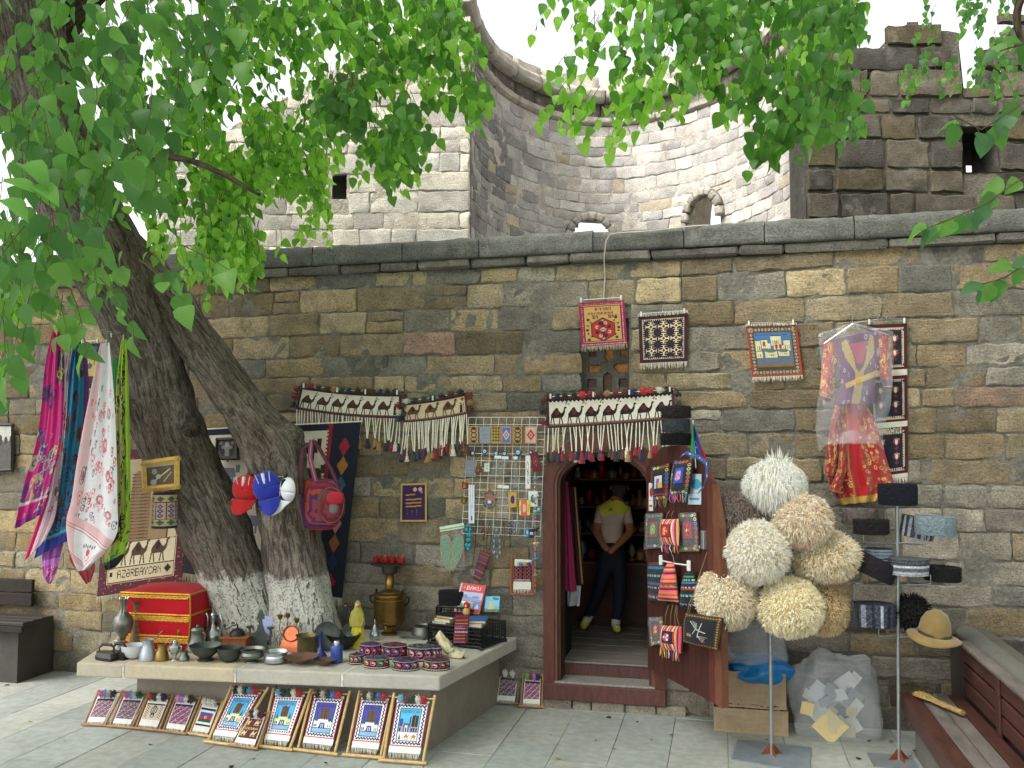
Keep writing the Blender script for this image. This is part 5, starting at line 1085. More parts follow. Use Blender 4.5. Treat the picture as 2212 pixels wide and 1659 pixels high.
# ---------------------------------------------------------------- little carpet looms
LOOMC4 = lambda x, y: ((200 + x / 1.7696) / 1.4756, (2100 + y / 1.7696) / 1.4756)
def loom_cv(kind, seed=0):
    if kind == 'stripe':
        cv = Cv(36, 52, 'e0ddd6'); cv.r(1, 7, 35, 43, '3c3c5c').r(1, 7, 35, 10, '23253c'); pal = [['8a2a34', '5a5a8c', 'b8b0a0'], ['7a2c44', '4c5478', 'a89a90'], ['b02434', '4a4a90', 'c8a8a8']][seed]
        for y in range(10, 43):
            for x in range(1, 35):
                k = (x + y // 1) % 12; cv.r(x, y, x + 1, y + 1, pal[0] if k < 4 else pal[1] if k < 8 else ('2c2c40' if k < 10 else pal[2]))
                if (x * 3 + y * 2) % 9 == 0: cv.r(x, y, x + 1, y + 1, 'c9b8b0')
        return cv
    if kind == 'loop': cv = Cv(36, 52, 'e0ddd6'); cv.r(1, 9, 35, 40, 'c8beaa').r(1, 9, 35, 12, '23253c').fr(0, 0, 'ffffff'); [cv.ln(3, y, 8, y + 4, 'a83c34', 1.2).ln(28, y, 33, y + 4, 'a83c34', 1.2) for y in range(13, 37, 4)]; cv.ring(18, 22, 6, 8, 1.6, '222228').ring(18, 32, 4, 4, 1.4, '222228').r(16, 12, 17, 32, '222228').r(19, 12, 20, 32, '222228'); return cv
    if kind == 'flag': cv = Cv(36, 52, 'dedbd6'); cv.r(1, 8, 35, 12, '23253c').r(4, 16, 32, 22, '3a5aa8').r(4, 22, 32, 28, 'c02838').r(4, 28, 32, 34, '1f5a4c').ring(18, 25, 2.4, 2.4, 1, 'e8e0e0').r(1, 38, 35, 41, '23253c'); return cv
    if kind == 'brown':
        cv = Cv(36, 52, 'e0ddd6'); cv.r(1, 6, 35, 42, '54281f')
        for x, y in ((9, 15), (26, 15), (9, 35), (26, 35)): cv.camel(x, y + 3, .9, 'c9b890')
        cv.tx('AZERBA', 5, 22, 'c9b890', .6, .75); return cv
    W, H = 66, 96; cv = Cv(W, H, 'e4e2de'); cv.r(0, 4, W, 84, 'b03048').r(2, 6, W - 2, 82, 'e2e0e4')
    sky, wall_, brd = dict(a=('4fa3d8', 'd8d2a8', '1f2250'), b=('5aaad8', 'cfd8a0', '4a2050'), c=('4a4c9c', 'e4e4e0', '1c2250'), d=('4c4a98', 'e0e0dc', '1f2450'), e=('58b0dc', 'dfe0e4', '1c2250'))[kind]
    if kind == 'b': 
        for y in range(10, 82, 6): cv.d(6, y, 2.4, 2.6, brd).d(W - 6, y, 2.4, 2.6, brd)
        for x in range(6, W, 6): cv.d(x, 10, 2.4, 2.6, brd).d(x, 78, 2.4, 2.6, brd)
    else:
        for q in np.arange(8, 80, .4): o = 1.5 * math.sin(q * .9); cv.e(6 + o, q, 1.2, 1.2, brd).e(W - 6 + o, q, 1.2, 1.2, brd)
        for q in np.arange(6, W - 6, .4): o = 1.5 * math.sin(q * .9); cv.e(q, 10 + o, 1.2, 1.2, brd).e(q, 78 + o, 1.2, 1.2, brd)
    cv.r(11, 14, W - 11, 75, brd).r(12.6, 15.6, W - 12.6, 73.4, sky); cv.tx('AZERBAYCAN', 15, 18, '2a3468', .8, .6)
    if kind != 'e':
        cv.poly([(25, 50), (26, 26), (33, 24), (36, 27), (42, 25), (42, 50)], '6b5038'); [cv.ln(25, y, 42, y - 1, '3c2a1c', 1) for y in range(28, 50, 4)]; cv.r(33, 26, 34, 50, '2c2018')
        cv.r(17, 34, 19, 52, '2c3a70').poly([(14, 56), (18, 40), (22, 56)], '1c5a3c').poly([(44, 56), (48, 38), (53, 56)], '1c5a3c')
        cv.r(13, 52, W - 13, 64, wall_).r(22, 48, 44, 64, wall_); [cv.r(x, 47 if 21 < x < 44 else 50, x + 2, 53, wall_) for x in range(13, 53, 4)]
        cv.poly([(26, 64), (28, 54), (38, 54), (40, 64)], '24306c').r(30, 56, 32, 64, 'c0c8e8').r(34, 56, 36, 64, 'c0c8e8'); [cv.r(x, 57, x + 2, 63, '24306c') for x in (15, 19, 45, 49)]
        cv.r(12.6, 64, W - 12.6, 65, brd).r(12.6, 65, W - 12.6, 73.4, '70b0dc'); [cv.d(x, 69, 2.4, 1.8, 'd09a70') for x in range(17, 52, 7)]
    else:
        cv.poly([(38, 50), (38, 28), (42, 26), (51, 28), (51, 50)], '3c3028').r(44, 27, 45, 50, '8a7050').r(33, 30, 36, 52, '34406c').r(13, 34, 20, 50, '3a4a8c').poly([(22, 50), (24, 38), (26, 50)], '1c6a50')
        cv.r(13, 48, W - 13, 58, '9a9cac').r(22, 42, 34, 60, '6a6470').r(25, 46, 31, 60, 'e0dce0').r(27, 50, 29, 60, '20284c'); [cv.r(x, 50, x + 3, 57, '24305c') for x in (14, 38, 43, 48)]
        cv.r(12.6, 59, W - 12.6, 73.4, 'e4e4ea').camel(31, 72, 1.0, 'c08030').camel(46, 72, 1.0, 'c08030').poly([(15, 72), (17, 61), (20, 72)], '1c4a48')
    return cv
def loom(kind, seed, BL, BR, TL, TR, label, wood, poms, lean=.16, cs=True, group='miniature carpet looms leaning on the platform', gz=.012):
    f = LOOMC4 if cs else (lambda x, y: (x, y)); bl, br = G(*f(*BL), gz), G(*f(*BR), gz); tl, tr = P(*f(*TL), bl.y + lean), P(*f(*TR), br.y + lean)
    t = thing('small_loom', label, 'small loom', tuple((bl + br) / 2), group=group); ax = (br - bl).normalized(); nrm = (br - bl).cross(tl - bl).normalized(); nrm = nrm if nrm.dot(CAM - bl) > 0 else -nrm
    big = kind in 'abcde'; r = .0105 if big else .0085; ins = .03 if big else .018
    b0, b1 = bl + ax * ins, br - ax * ins
    def wd(nm, pts, rr, n=8): b = MB(); b.col = lin(wood); b.tube(pts, rr, n); b.build(nm, M_PINE, t, smooth=50, world=True)
    wd('upright', [b0, tl], r); wd('upright', [b1, tr], r); wd('bottom_bar', [bl + nrm * .012, br + nrm * .012], r * 1.15, 6); wd('top_bar', [tl.lerp(b0, .06) - ax * .01, tr.lerp(b1, .06) + ax * .01], r * .6)
    q = lambda u, v: (tl * (1 - u) + tr * u) * (1 - v) + (b0 * (1 - u) + b1 * u) * v
    sx = .1; va, vb = (.10, .88) if big else (.16, .92)
    fn = lambda u, v: q(sx + (1 - 2 * sx) * u, va + (vb - va) * v) + nrm * (.008 + .006 * math.sin(u * 3.1) * v)
    cloth('woven_piece', loom_cv(kind, seed), fn, M_CLOTH, t, thick=.004); fringe(t, lambda u, v: fn(u, 1) + nrm * .004, 1, .035 if big else .025, 34 if big else 24, 'e2ded4', r=.0022)
    n = len(poms); ph = .027 if big else .027
    for i, c in enumerate(poms):
        p = q(.16 + .68 * (i + .5) / n, .085 if big else .13) + nrm * .02
        put(pompom(c), 'pompom', t, p + nrm * .012, (ph, ph, ph * 1.25))
    return t
W1, W2 = 'a07850', 'c9a670'
PW = 'e0dcd4'
for args in (('stripe', 0, (110, 370), (250, 375), (205, 175), (340, 178), 'small loom with diagonal striped weave at the left end of the row', W1, ('d878a8', '8a8ac8', 'b8c0b8', '2c2220')),
    ('stripe', 1, (255, 378), (400, 390), (350, 180), (490, 185), 'small loom with finely striped weave and pink and green pompoms, second from the left', W1, ('d878a8', '8a8ac8', 'c0c8c8', '1f5a3c')),
    ('loop', 0, (400, 390), (555, 405), (490, 190), (625, 200), 'small loom with black looped figure on cream weave', W1, ('c02c34', '1f4a34', PW, '202850')),
    ('stripe', 2, (555, 405), (705, 425), (645, 200), (780, 210), 'small loom with bright red and blue diagonal weave and lilac pompoms', W1, ('d8a0d0', 'a088d0', PW, '3a2624')),
    ('flag', 0, (705, 420), (840, 440), (795, 215), (905, 235), 'small loom woven with a blue red and green flag', W2, (PW, PW, PW)),
    ('a', 0, (800, 465), (985, 490), (955, 150), (1160, 160), 'loom with light blue castle scene, partly behind the little brown loom', W2, ('3c2c28', PW, '1f4a38', '6aa8d0', 'c02430')),
    ('b', 0, (1095, 490), (1300, 515), (1190, 165), (1400, 170), 'loom with light blue tower scene in a diamond chequered border', W2, ('8ab8d8', '3a3a34', '1c4a3c', PW, 'c02430')),
    ('c', 0, (1305, 510), (1555, 540), (1410, 170), (1620, 180), 'loom with violet sky and white castle under a crimson top strip', W2, ('3c2c28', 'c8c0a8', '1c4a3c', '5a80c8', 'c83038')),
    ('d', 0, (1580, 540), (1815, 560), (1675, 180), (1870, 190), 'loom with violet sky tower scene standing beside the camel loom', W2, ('4a3a34', 'c8c0b0', '1c4a34', '5a70b0', 'b82c34')),
    ('e', 0, (1785, 570), (2055, 590), (1870, 195), (2100, 205), 'loom with two orange camels below a mosque, at the right end of the row', W2, ('8ac0d8', '6a5050', '1c4a38', PW, 'c02430')),
    ('brown', 0, (940, 485), (1105, 510), (1040, 285), (1170, 295), 'little brown loom with cream animals standing in front of the others', W1, ('c8b8a0', '34204c', PW, '54182c'))):
    loom(*args, lean=.17 if args[0] in 'abcde' else .12)
LD = lambda x, y: ((1540 + x / 2.572) / 1.4756, (2050 + y / 2.572) / 1.4756)
loom('stripe', 1, LD(75, 488), LD(295, 498), LD(130, 205), LD(305, 225), 'grey wooded little loom with violet and red weave left of the door', '7a6f66', (PW, PW), lean=.1, cs=False, group='little looms beside the door')
loom('stripe', 2, LD(290, 515), LD(500, 525), LD(330, 240), LD(490, 250), 'little loom with green and lilac pompoms touching the door frame', W1, ('58a848', '8a2030', 'a070c8', '241c30'), lean=.1, cs=False, group='little looms beside the door')
# ---------------------------------------------------------------- scarves on a wire ring
def scarf(name, keys, Y, cvx, label, pleat=.012, freq=14., ph=0., m=None, cat='scarf', group='printed scarves hanging from the wire ring'):
    n = len(keys) - 1; Ls = [P(k[0], k[1], Y) for k in keys]; Rs = [P(k[2], k[3], Y) for k in keys]
    def fn(u, v):
        q = v * n; i = min(int(q), n - 1); f = q - i
        p0, p1, p2, p3 = max(i - 1, 0), i, i + 1, min(i + 2, n)
        cr = lambda A: .5 * (2 * A[p1] + (A[p2] - A[p0]) * f + (2 * A[p0] - 5 * A[p1] + 4 * A[p2] - A[p3]) * f * f + (3 * A[p1] - A[p0] - 3 * A[p2] + A[p3]) * f ** 3)
        a, b_ = cr(Ls), cr(Rs); w = (b_ - a).length; p = a.lerp(b_, u)
        return p + Vector((0, -1, 0)) * (pleat * math.sin(u * freq + ph + 1.5 * v) + .4 * pleat * math.sin(u * freq * 2.3 + ph * 3 - 2 * v)) * min(1, w / .1)
    t = thing(name, label, cat, tuple((Ls[-1] + Rs[-1]) / 2), group=group); cloth('scarf_cloth', cvx, fn, m or M_SILK, t, thick=.003)
    p = fn(.5, 0); b = MB(); b.box(p.x - .006, p.y - .008, p.z - .02, p.x + .006, p.y + .008, p.z + .03, b=.003); b.tube([p + Vector((0, 0, .03)), p + Vector((0, 0, .07))], .0015, 4); b.build('hanging_clip', M_WIRE, t, world=True); return t
def paisley(cv, n, cols, seed, r0=2., r1=6., box=None):
    rg = random.Random(seed); x0, y0, x1, y1 = box or (0, 0, cv.w, cv.h)
    for k in range(n):
        x, y, r_ = rg.uniform(x0, x1), rg.uniform(y0, y1), rg.uniform(r0, r1); c = rg.choice(cols); c2 = rg.choice(cols)
        cv.e(x, y, r_, r_ * 1.3, c); cv.e(x, y, r_ * .7, r_ * .95, c2); cv.ring(x, y, r_ * .45, r_ * .6, 1, rg.choice(cols)); cv.ring(x + r_, y - r_, r_ * .8, r_ * .8, 1, c)
    return cv
W_, H_ = 44, 150
cv = paisley(Cv(W_, H_, 'c8147c'), 8, ['3c2a6c', '5a3070', 'c81a7c'], 1, 2, 5, (0, 0, 44, 60)); paisley(cv, 50, ['3c3c90', 'a8b8c0', 'b05078', 'c9b46c', '8a2c8c'], 2, 2, 5, (0, 80, 44, 150)); cv.r(26, 20, 44, 42, '3c3468'); paisley(cv, 6, ['c8b8a8', '3c3468', 'b8a83c'], 3, 2, 5, (28, 22, 42, 40)); cv.r(0, 143, 44, 150, '8a1c7c').r(0, 132, 44, 134, 'cfc0c8'); cv.r(12, 62, 24, 90, 'd8187c')
scarf('scarf', [(119, 700, 134, 702), (100, 790, 140, 790), (92, 880, 137, 880), (80, 960, 132, 955), (55, 1045, 112, 1035), (33, 1142, 92, 1110)], -1.42, cv, 'magenta scarf with blue paisley print, leftmost of the hanging scarves', ph=1)
cv = Cv(20, H_, 'd8ccd4'); paisley(cv, 40, ['d81c70', 'e060a0', '8a3050', 'd0a040', '308060'], 4, 1, 3); cv.r(0, 110, 20, 150, 'dcc8d0'); [cv.ln(x, 105, x, 150, 'e02080', 1.3) for x in (3, 8, 13, 17)]; cv.r(0, 90, 4, 150, 'd8146c')
scarf('scarf', [(143, 718, 151, 719), (136, 860, 146, 860), (122, 960, 139, 960), (102, 1060, 127, 1065), (80, 1130, 118, 1120), (52, 1213, 98, 1165)], -1.3, cv, 'narrow pink and white flowered scarf beside the magenta one', pleat=.006)
cv = Cv(40, H_, '1a86b0'); paisley(cv, 14, ['1a86b0', '4c3c38', '8a4a28', '1c4a78'], 5, 3, 7, (0, 0, 40, 80)); paisley(cv, 60, ['1c5a88', '2c8cb0', '3c2c50', '8a3038', '207a9c'], 6, 1.5, 4, (0, 85, 40, 140)); cv.r(0, 139, 40, 150, '1c2a8c').r(0, 136, 40, 137, '60b0c0')
scarf('scarf', [(162, 733, 174, 733), (148, 810, 180, 810), (138, 900, 176, 900), (125, 1000, 166, 1000), (100, 1110, 158, 1095), (72, 1207, 150, 1166)], -1.24, cv, 'turquoise blue scarf with brown paisley drops and a deep blue hem', ph=2)
cv = Cv(24, H_, '9048a0'); cv.r(16, 0, 24, 110, 'a058b0').r(0, 60, 6, 110, '6a3080'); paisley(cv, 20, ['c05ab8', 'd83888', 'e0a0c0', '5a3050'], 7, 1.5, 3.5, (4, 118, 24, 148)); cv.r(0, 112, 24, 117, 'c870c8')
scarf('scarf', [(178, 745, 185, 745), (168, 840, 191, 840), (157, 930, 185, 930), (140, 1040, 172, 1040), (95, 1175, 138, 1165), (92, 1238, 122, 1232), (103, 1261, 109, 1261)], -1.16, cv, 'violet scarf whose lilac pink tip hangs lowest at the left', ph=3, pleat=.008)
cv = Cv(64, 170, 'e2dfe4', 2.2); cv.poly([(0, 0), (22, 0), (6, 170), (0, 170)], 'dcb8bc')
for k, (x, y) in enumerate(((50, 44), (40, 62), (50, 80), (36, 96), (52, 108))): cv.e(x, y, 4, 3, 'c04050').e(x, y, 2.6, 2, 'e0c8cc').ring(x, y, 5, 3.8, .6, '8a5a68')
rg = random.Random(31)
for k in range(90): x, y = rg.uniform(8, 62), rg.uniform(26, 118); r_ = rg.uniform(.8, 2.6); c_ = rg.choice(['c83848', 'd88088', '6a7080', 'd88088', 'e0a8b0']); cv.ring(x, y, r_, r_ * 1.5, .7, c_).e(x + r_, y - r_, r_ * .4, r_ * .6, c_).e(x, y, r_ * .3, r_ * .4, 'c83848')
for q in (0, 3, 6): cv.ln(0, 118 + q, 64, 136 + q, 'd07078', 1); cv.ln(0, 148 + q, 30, 165 + q * .7, 'd07078', 1).ln(30, 165 + q * .7, 64, 140 + q, 'd07078', 1)
cv.poly([(0, 112), (64, 130), (64, 138), (0, 120)], 'e0b8bc'); cv.e(32, 148, 4, 4, 'd05060'); [cv.e(32 + 5 * math.cos(a), 153 + 4 * math.sin(a), 1, 1.6, 'b04a58') for a in (0, .8, 1.6, 2.4, 3.1)]; [cv.e(22 + k * 4, 142 - (k % 2), 1.6, 2, '8a8a90') for k in range(6)]
scarf('scarf', [(219, 742, 237, 740), (202, 830, 246, 830), (186, 910, 251, 910), (170, 1000, 254, 1005), (158, 1080, 255, 1085), (147, 1125, 254, 1150), (152, 1185, 226, 1195), (170, 1234, 186, 1230)], -1.5, cv, 'large white scarf with red and grey ornaments, in front of the others', ph=.6, freq=7, pleat=.016)
cv = Cv(10, 60, '158a40'); cv.r(4, 0, 6, 60, '0f6a30')
scarf('scarf', [(246, 757, 251, 757), (243, 790, 253, 790), (244, 840, 254, 840), (244, 900, 252, 900)], -1.2, cv, 'thin plain green scarf between the white and the lime scarf', pleat=.004)
cv = Cv(34, 170, 'a8c838'); cv.poly([(0, 20), (14, 20), (18, 170), (0, 170)], 'b8b070'); paisley(cv, 46, ['3c3c1c', '8ab03c', 'c8c878', '2c7038', '202018', 'b8d040'], 9, 1.5, 4, (0, 15, 24, 130)); cv.r(25, 0, 34, 140, 'a8d030'); paisley(cv, 10, ['2c7038', '80c840', '202018'], 19, 1, 2.5, (25, 0, 34, 140)); cv.r(0, 138, 34, 170, '12182c').r(0, 162, 34, 166, 'b0b060'); paisley(cv, 8, ['60b040', '3c8c38'], 11, 1, 3, (0, 128, 34, 142))
scarf('scarf', [(263, 731, 273, 731), (253, 820, 277, 820), (250, 910, 279, 910), (252, 1040, 281, 1045), (250, 1110, 279, 1130), (222, 1190, 277, 1165), (226, 1225, 262, 1208), (236, 1232, 244, 1230)], -1.3, cv, 'lime green scarf with black scrolls and a navy corner, next to the trunk', ph=1.4, pleat=.008)
cv = Cv(20, 30, '8a1c2c'); cv.poly([(8, 0), (20, 0), (20, 14), (12, 20)], '2c9a50')
scarf('scarf', [(160, 1170, 204, 1168), (150, 1205, 204, 1200), (168, 1235, 204, 1230), (186, 1262, 196, 1256)], -1.2, cv, 'dark red scarf corner with green patch showing below the white scarf', pleat=.005)
rk = thing('scarf_ring', 'tilted round wire hanger on the tree carrying the scarves', 'hanger', tuple(P(200, 690, -1.35)))
ctr = P(200, 690, -1.3); 
for rr, dz in ((.29, 0), (.31, .012)): b = MB(); b.tube([ctr + Vector((rr * math.cos(a), rr * .8 * math.sin(a), -.17 * math.cos(a) * .7 + .06 * math.sin(a) + dz)) for a in np.linspace(0, 2 * math.pi, 33)], .0028, 5); b.build('ring_wire', M_WIRE, rk, world=True)
for a in (0, 2.1, 4.2): b = MB(); b.tube([ctr + Vector((.29 * math.cos(a), .23 * math.sin(a), -.12 * math.cos(a))), ctr + Vector((.12, .05, .16))], .0022, 4); b.build('spoke', M_WIRE, rk, world=True)
for k in range(7): a = k * .9 + .4; p = ctr + Vector((.3 * math.cos(a), .24 * math.sin(a), -.12 * math.cos(a) - .03)); b = MB(); b.box(p.x - .006, p.y - .006, p.z - .03, p.x + .006, p.y + .006, p.z + .01, b=.002); b.build('empty_clip', M_WIRE, rk, world=True)
# ================================================================ WARES ON THE PLATFORM
K1 = lambda x, y: ((250 + x / 3.687) / 1.4756, (1850 + y / 3.687) / 1.4756)
K2 = lambda x, y: ((700 + x / 4.022) / 1.4756, (1850 + y / 4.022) / 1.4756)
K3 = lambda x, y: ((1050 + x / 3.687) / 1.4756, (1750 + y / 3.687) / 1.4756)
KS = {K1: 3.687 * 1.4756, K2: 4.022 * 1.4756, K3: 3.687 * 1.4756}
ZS = .551
M_PEW = mat('pewter', '7b7d78', rough=.38, metal=.85, var=.25, vs=14, bump=.15, bs=30)
M_PEWD = mat('dark_pewter', '4f5450', rough=.5, metal=.7, var=.3, vs=12, bump=.2, bs=25)
M_SIL = mat('silver', 'b9bdc0', rough=.25, metal=.9, var=.12, vs=18, bump=.08)
M_ALU = mat('aluminium', 'a9afb8', rough=.35, metal=.7, var=.1)
M_BRASS = mat('brass', '8f7440', rough=.32, metal=.9, var=.25, vs=8, bump=.1, bs=40)
M_COP = mat('copper', 'b8694a', rough=.32, metal=.9, var=.25, vs=10, bump=.15)
M_BRONZE = mat('engraved_bronze', '7a6347', rough=.5, metal=.6, var=.35, vs=60, bump=.9, bs=90)
M_IRON = mat('black_iron', '2b2c2e', rough=.5, metal=.5, var=.25, bump=.2)
M_BLUEG = mat('cobalt_glass', '1c2a78', rough=.12, var=.15, bump=0, spec=.7)
M_PORC = mat('porcelain', 'c9cacc', rough=.3, var=.06, bump=0)
M_BLK = mat('black_plastic', '1c1d20', rough=.45, var=.1, bump=.05)
def ware(name, K, cx, cb, prof, m, label, cat, hollow=True, parts=None, n=28, wob=None, zb=ZS, dy=0.0, group=None):
    """turned vessel: prof = (half width, height above the base) in crop pixels"""
    p = G(*K(cx, cb), zb); s = S(1, p) / KS[K]; r0 = max(q[0] for q in prof) * s * .5; base = p + Vector((0, r0 + dy, 0)); s = S(1, base) / KS[K]
    pr = [(r * s, h * s) for r, h in prof]
    if hollow: r, h = pr[-1]; t = .0035; pr = pr + [(max(.001, r - t), h)] + [(max(.001, a - t), b_) for a, b_ in reversed(pr[1:-1]) if b_ > pr[1][1] + .004] + [(.001, pr[1][1] + .006)]
    b = MB(); b.lathe(pr, n, wob=wob)
    if parts:
        t = thing(name, label, cat, tuple(base), group=group); b.build('vessel_body', m, t, smooth=40)
        for nm, fn, mm in parts: q = MB(); fn(q, s); q.build(nm, mm or m, t, smooth=40)
        return t
    o = b.build(name, m, smooth=40); o.location = base; return tag(o, label, cat, group)
def hnd(pts, r, n=8, fl=1): return lambda q, s: q.tube([Vector((x * s, y * s, z * s)) for x, y, z in pts], r * s, n, flat=fl)
fl = lambda a, z: .18 * math.sin(a * 7) if z > .30 else 0
ware('pewter_vase', K1, 480, 850, [(60, 0), (62, 20), (30, 50), (26, 130), (40, 170), (100, 260), (112, 330), (95, 400), (40, 450), (30, 480), (34, 560), (50, 600)], M_PEW, 'tall pewter vase with round belly and wavy silver rim', 'vase', wob=fl, parts=[('ruffled_rim', lambda q, s: q.tube([Vector((54 * s * math.cos(a) * (1 + .2 * math.sin(7 * a)), 54 * s * math.sin(a) * (1 + .2 * math.sin(7 * a)), 604 * s + 10 * s * math.sin(7 * a))) for a in np.linspace(0, 6.283, 57)], 6 * s, 5), M_SIL)])
ware('engraved_vase', K1, 662, 800, [(95, 0), (98, 40), (90, 90), (62, 230), (56, 380), (58, 470), (72, 520), (90, 540)], M_BRONZE, 'tall engraved brown brass vase with dark flaring lip', 'vase')
ware('candlestick', K1, 790, 780, [(45, 0), (40, 20), (22, 60), (28, 120), (20, 180), (38, 240)], M_PEWD, 'short dark candlestick close behind the engraved vase', 'candlestick')
ware('candlestick', K1, 892, 800, [(60, 0), (40, 30), (20, 90), (32, 150), (24, 200), (35, 250), (66, 275)], M_PEWD, 'dark candlestick with a wide flat drip pan', 'candlestick')
ware('candlestick', K1, 1012, 800, [(48, 0), (42, 60), (28, 120), (34, 180), (56, 205)], M_PEW, 'greenish pewter cup shaped candlestick behind the coffee pots', 'candlestick')
ware('porcelain_bowl', K1, 600, 927, [(58, 0), (100, 30), (128, 90), (136, 148)], M_PORC, 'plain white porcelain bowl in front of the engraved vase', 'bowl')
ware('coffee_pot', K1, 780, 948, [(98, 0), (100, 14), (84, 90), (60, 165), (58, 185), (64, 232)], M_ALU, 'aluminium coffee pot with long slanting handle', 'coffee pot', parts=[('pot_handle', hnd([(50, 0, 215), (120, -10, 270), (190, -10, 340)], 11, 8, .5), None)])
ware('coffee_pot', K1, 948, 948, [(84, 0), (86, 14), (70, 90), (46, 140), (52, 192)], M_BRASS, 'small golden coffee pot with thin handle', 'coffee pot', parts=[('pot_handle', hnd([(40, 0, 180), (80, -5, 225), (110, -5, 255)], 8, 8, .6), M_ALU)])
ware('toy_samovar', K1, 1110, 948, [(48, 0), (46, 14), (20, 30), (20, 60), (60, 95), (72, 150), (68, 172), (30, 185), (34, 210), (12, 232)], M_SIL, 'tiny bright silver samovar with side handles', 'samovar', hollow=False, parts=[('side_handle', hnd([(60, 0, 165), (88, 0, 160), (88, 0, 120), (62, 0, 115)], 6), None), ('side_handle', hnd([(-60, 0, 165), (-88, 0, 160), (-88, 0, 120), (-62, 0, 115)], 6), None), ('tap', hnd([(0, -60, 110), (0, -95, 105), (0, -95, 85)], 7), None)])
ware('brass_bell', K1, 1155, 830, [(60, 0), (50, 30), (30, 80), (14, 110), (16, 150), (10, 180), (18, 215), (8, 240)], M_BRASS, 'dull brass hand bell standing behind the tiny samovar', 'bell', hollow=False)
ware('small_pot', K1, 1222, 950, [(58, 0), (60, 40), (40, 70), (42, 110)], M_PEW, 'small squat pewter pot at the foot of the green bowl', 'pot')
ware('pewter_jug', K1, 1352, 838, [(130, 0), (120, 40), (80, 130), (70, 200), (76, 235), (60, 262), (20, 275), (12, 292), (8, 300)], M_PEW, 'lidded pewter jug with a broad flared bottom', 'jug', hollow=False, parts=[('spout', hnd([(-70, -20, 190), (-95, -20, 200), (-110, -20, 160)], 14), None), ('jug_handle', hnd([(70, 0, 215), (105, 0, 190), (100, 0, 110), (85, 0, 80)], 9), None)])
ware('silver_ewer', K1, 1545, 770, [(60, 0), (92, 24), (102, 90), (94, 140), (40, 190), (22, 240), (34, 300), (30, 335), (44, 345), (28, 370), (8, 385), (6, 415)], M_SIL, 'slender silver ewer with curved spout and tall handle', 'ewer', hollow=False, parts=[('spout', hnd([(-80, -10, 130), (-62, -10, 200), (-58, -10, 320), (-80, -10, 362)], 13), None), ('ewer_handle', hnd([(36, 0, 330), (90, 0, 350), (120, 0, 280), (110, 0, 180), (90, 0, 120)], 10), None)])
ware('green_bowl', K1, 1440, 962, [(90, 0), (92, 16), (60, 30), (140, 90), (178, 150), (186, 176)], M_PEWD, 'large footed dark green bowl, widest of the front bowls', 'bowl')
ware('dark_bowl', K1, 1735, 968, [(58, 0), (105, 30), (136, 100), (146, 160)], M_PEWD, 'plain dark metal bowl right of the green bowl', 'bowl')
ware('footed_bowl', K1, 2005, 975, [(82, 0), (78, 10), (40, 22), (60, 34), (128, 60), (140, 90), (126, 120), (146, 150)], M_PEW, 'shiny footed pewter bowl with flared lip', 'bowl')
ware('pewter_basin', K2, 680, 1074, [(80, 0), (142, 20), (150, 70), (140, 100), (156, 140)], M_SIL, 'bright straight sided pewter basin at the slab edge', 'bowl')
ware('copper_dish', K2, 1000, 1092, [(60, 0), (70, 16), (150, 60), (212, 92)], mat('old_copper', '8a6a5a', rough=.45, metal=.6, var=.3), 'wide shallow pinkish copper dish', 'dish')
ware('small_dish', K2, 1318, 1104, [(48, 0), (52, 14), (100, 48), (142, 72)], mat('old_copper2', '6f5a4c', rough=.5, metal=.5, var=.3), 'small shallow brown dish beside the copper one', 'dish')
# coffee grinder
p = G(*K1(1790, 838), ZS); s = S(1, p) / KS[K1]; t = thing('coffee_grinder', 'wooden coffee grinder box with black dome and iron crank', 'coffee grinder', tuple(p + Vector((0, 140 * s, 0))), rz=.2)
b = MB(); b.col = lin('8a5032'); b.box(-140 * s, -130 * s, 0, 140 * s, 130 * s, 140 * s, b=.003); b.box(-162 * s, -150 * s, 141 * s, 162 * s, 150 * s, 158 * s, b=.003); b.build('grinder_box', M_WOODA, t, smooth=30)
b = MB(); b.lathe([(90 * s, 158 * s), (88 * s, 185 * s), (60 * s, 225 * s), (10 * s, 245 * s), (8 * s, 285 * s)], 20); b.build('dome', M_BLK, t, smooth=40)
b = MB(); b.tube([(0, 0, 280 * s), (-60 * s, -20 * s, 270 * s), (-130 * s, -40 * s, 225 * s), (-140 * s, -40 * s, 262 * s)], 6 * s, 6); b.build('crank', M_IRON, t)
b = MB(); b.ball((-140 * s, -40 * s, 275 * s), 16 * s); b.build('crank_knob', M_WOOD, t, smooth=60)
# candelabrum cut out of sheet iron
p = G(*K1(2060, 850), ZS) + Vector((0, .1, 0)); s = S(1, p) / KS[K1]; t = thing('figure_candelabrum', 'flat dark iron candelabrum shaped like a robed figure with two raised arms', 'candelabrum', tuple(p))
out = [(-105, 0), (-60, 200), (-70, 215), (-95, 195), (-120, 230), (-135, 265), (-150, 260), (-140, 150), (-95, 130), (-60, 150), (-22, 300), (-14, 345), (-50, 350), (-40, 400), (0, 465), (40, 400), (50, 350), (14, 345), (22, 300), (60, 150), (95, 130), (140, 150), (150, 240), (135, 245), (120, 215), (95, 180), (70, 200), (60, 190), (105, 0)]
out = [(-105, 0), (-70, 170), (-115, 120), (-150, 160), (-148, 232), (-128, 232), (-122, 175), (-95, 160), (-50, 215), (-20, 300), (-16, 345), (-48, 352), (-40, 400), (0, 462), (40, 400), (48, 352), (16, 345), (20, 300), (50, 215), (95, 160), (122, 175), (118, 232), (138, 232), (150, 160), (115, 120), (70, 170), (105, 0)]
b = MB(); 
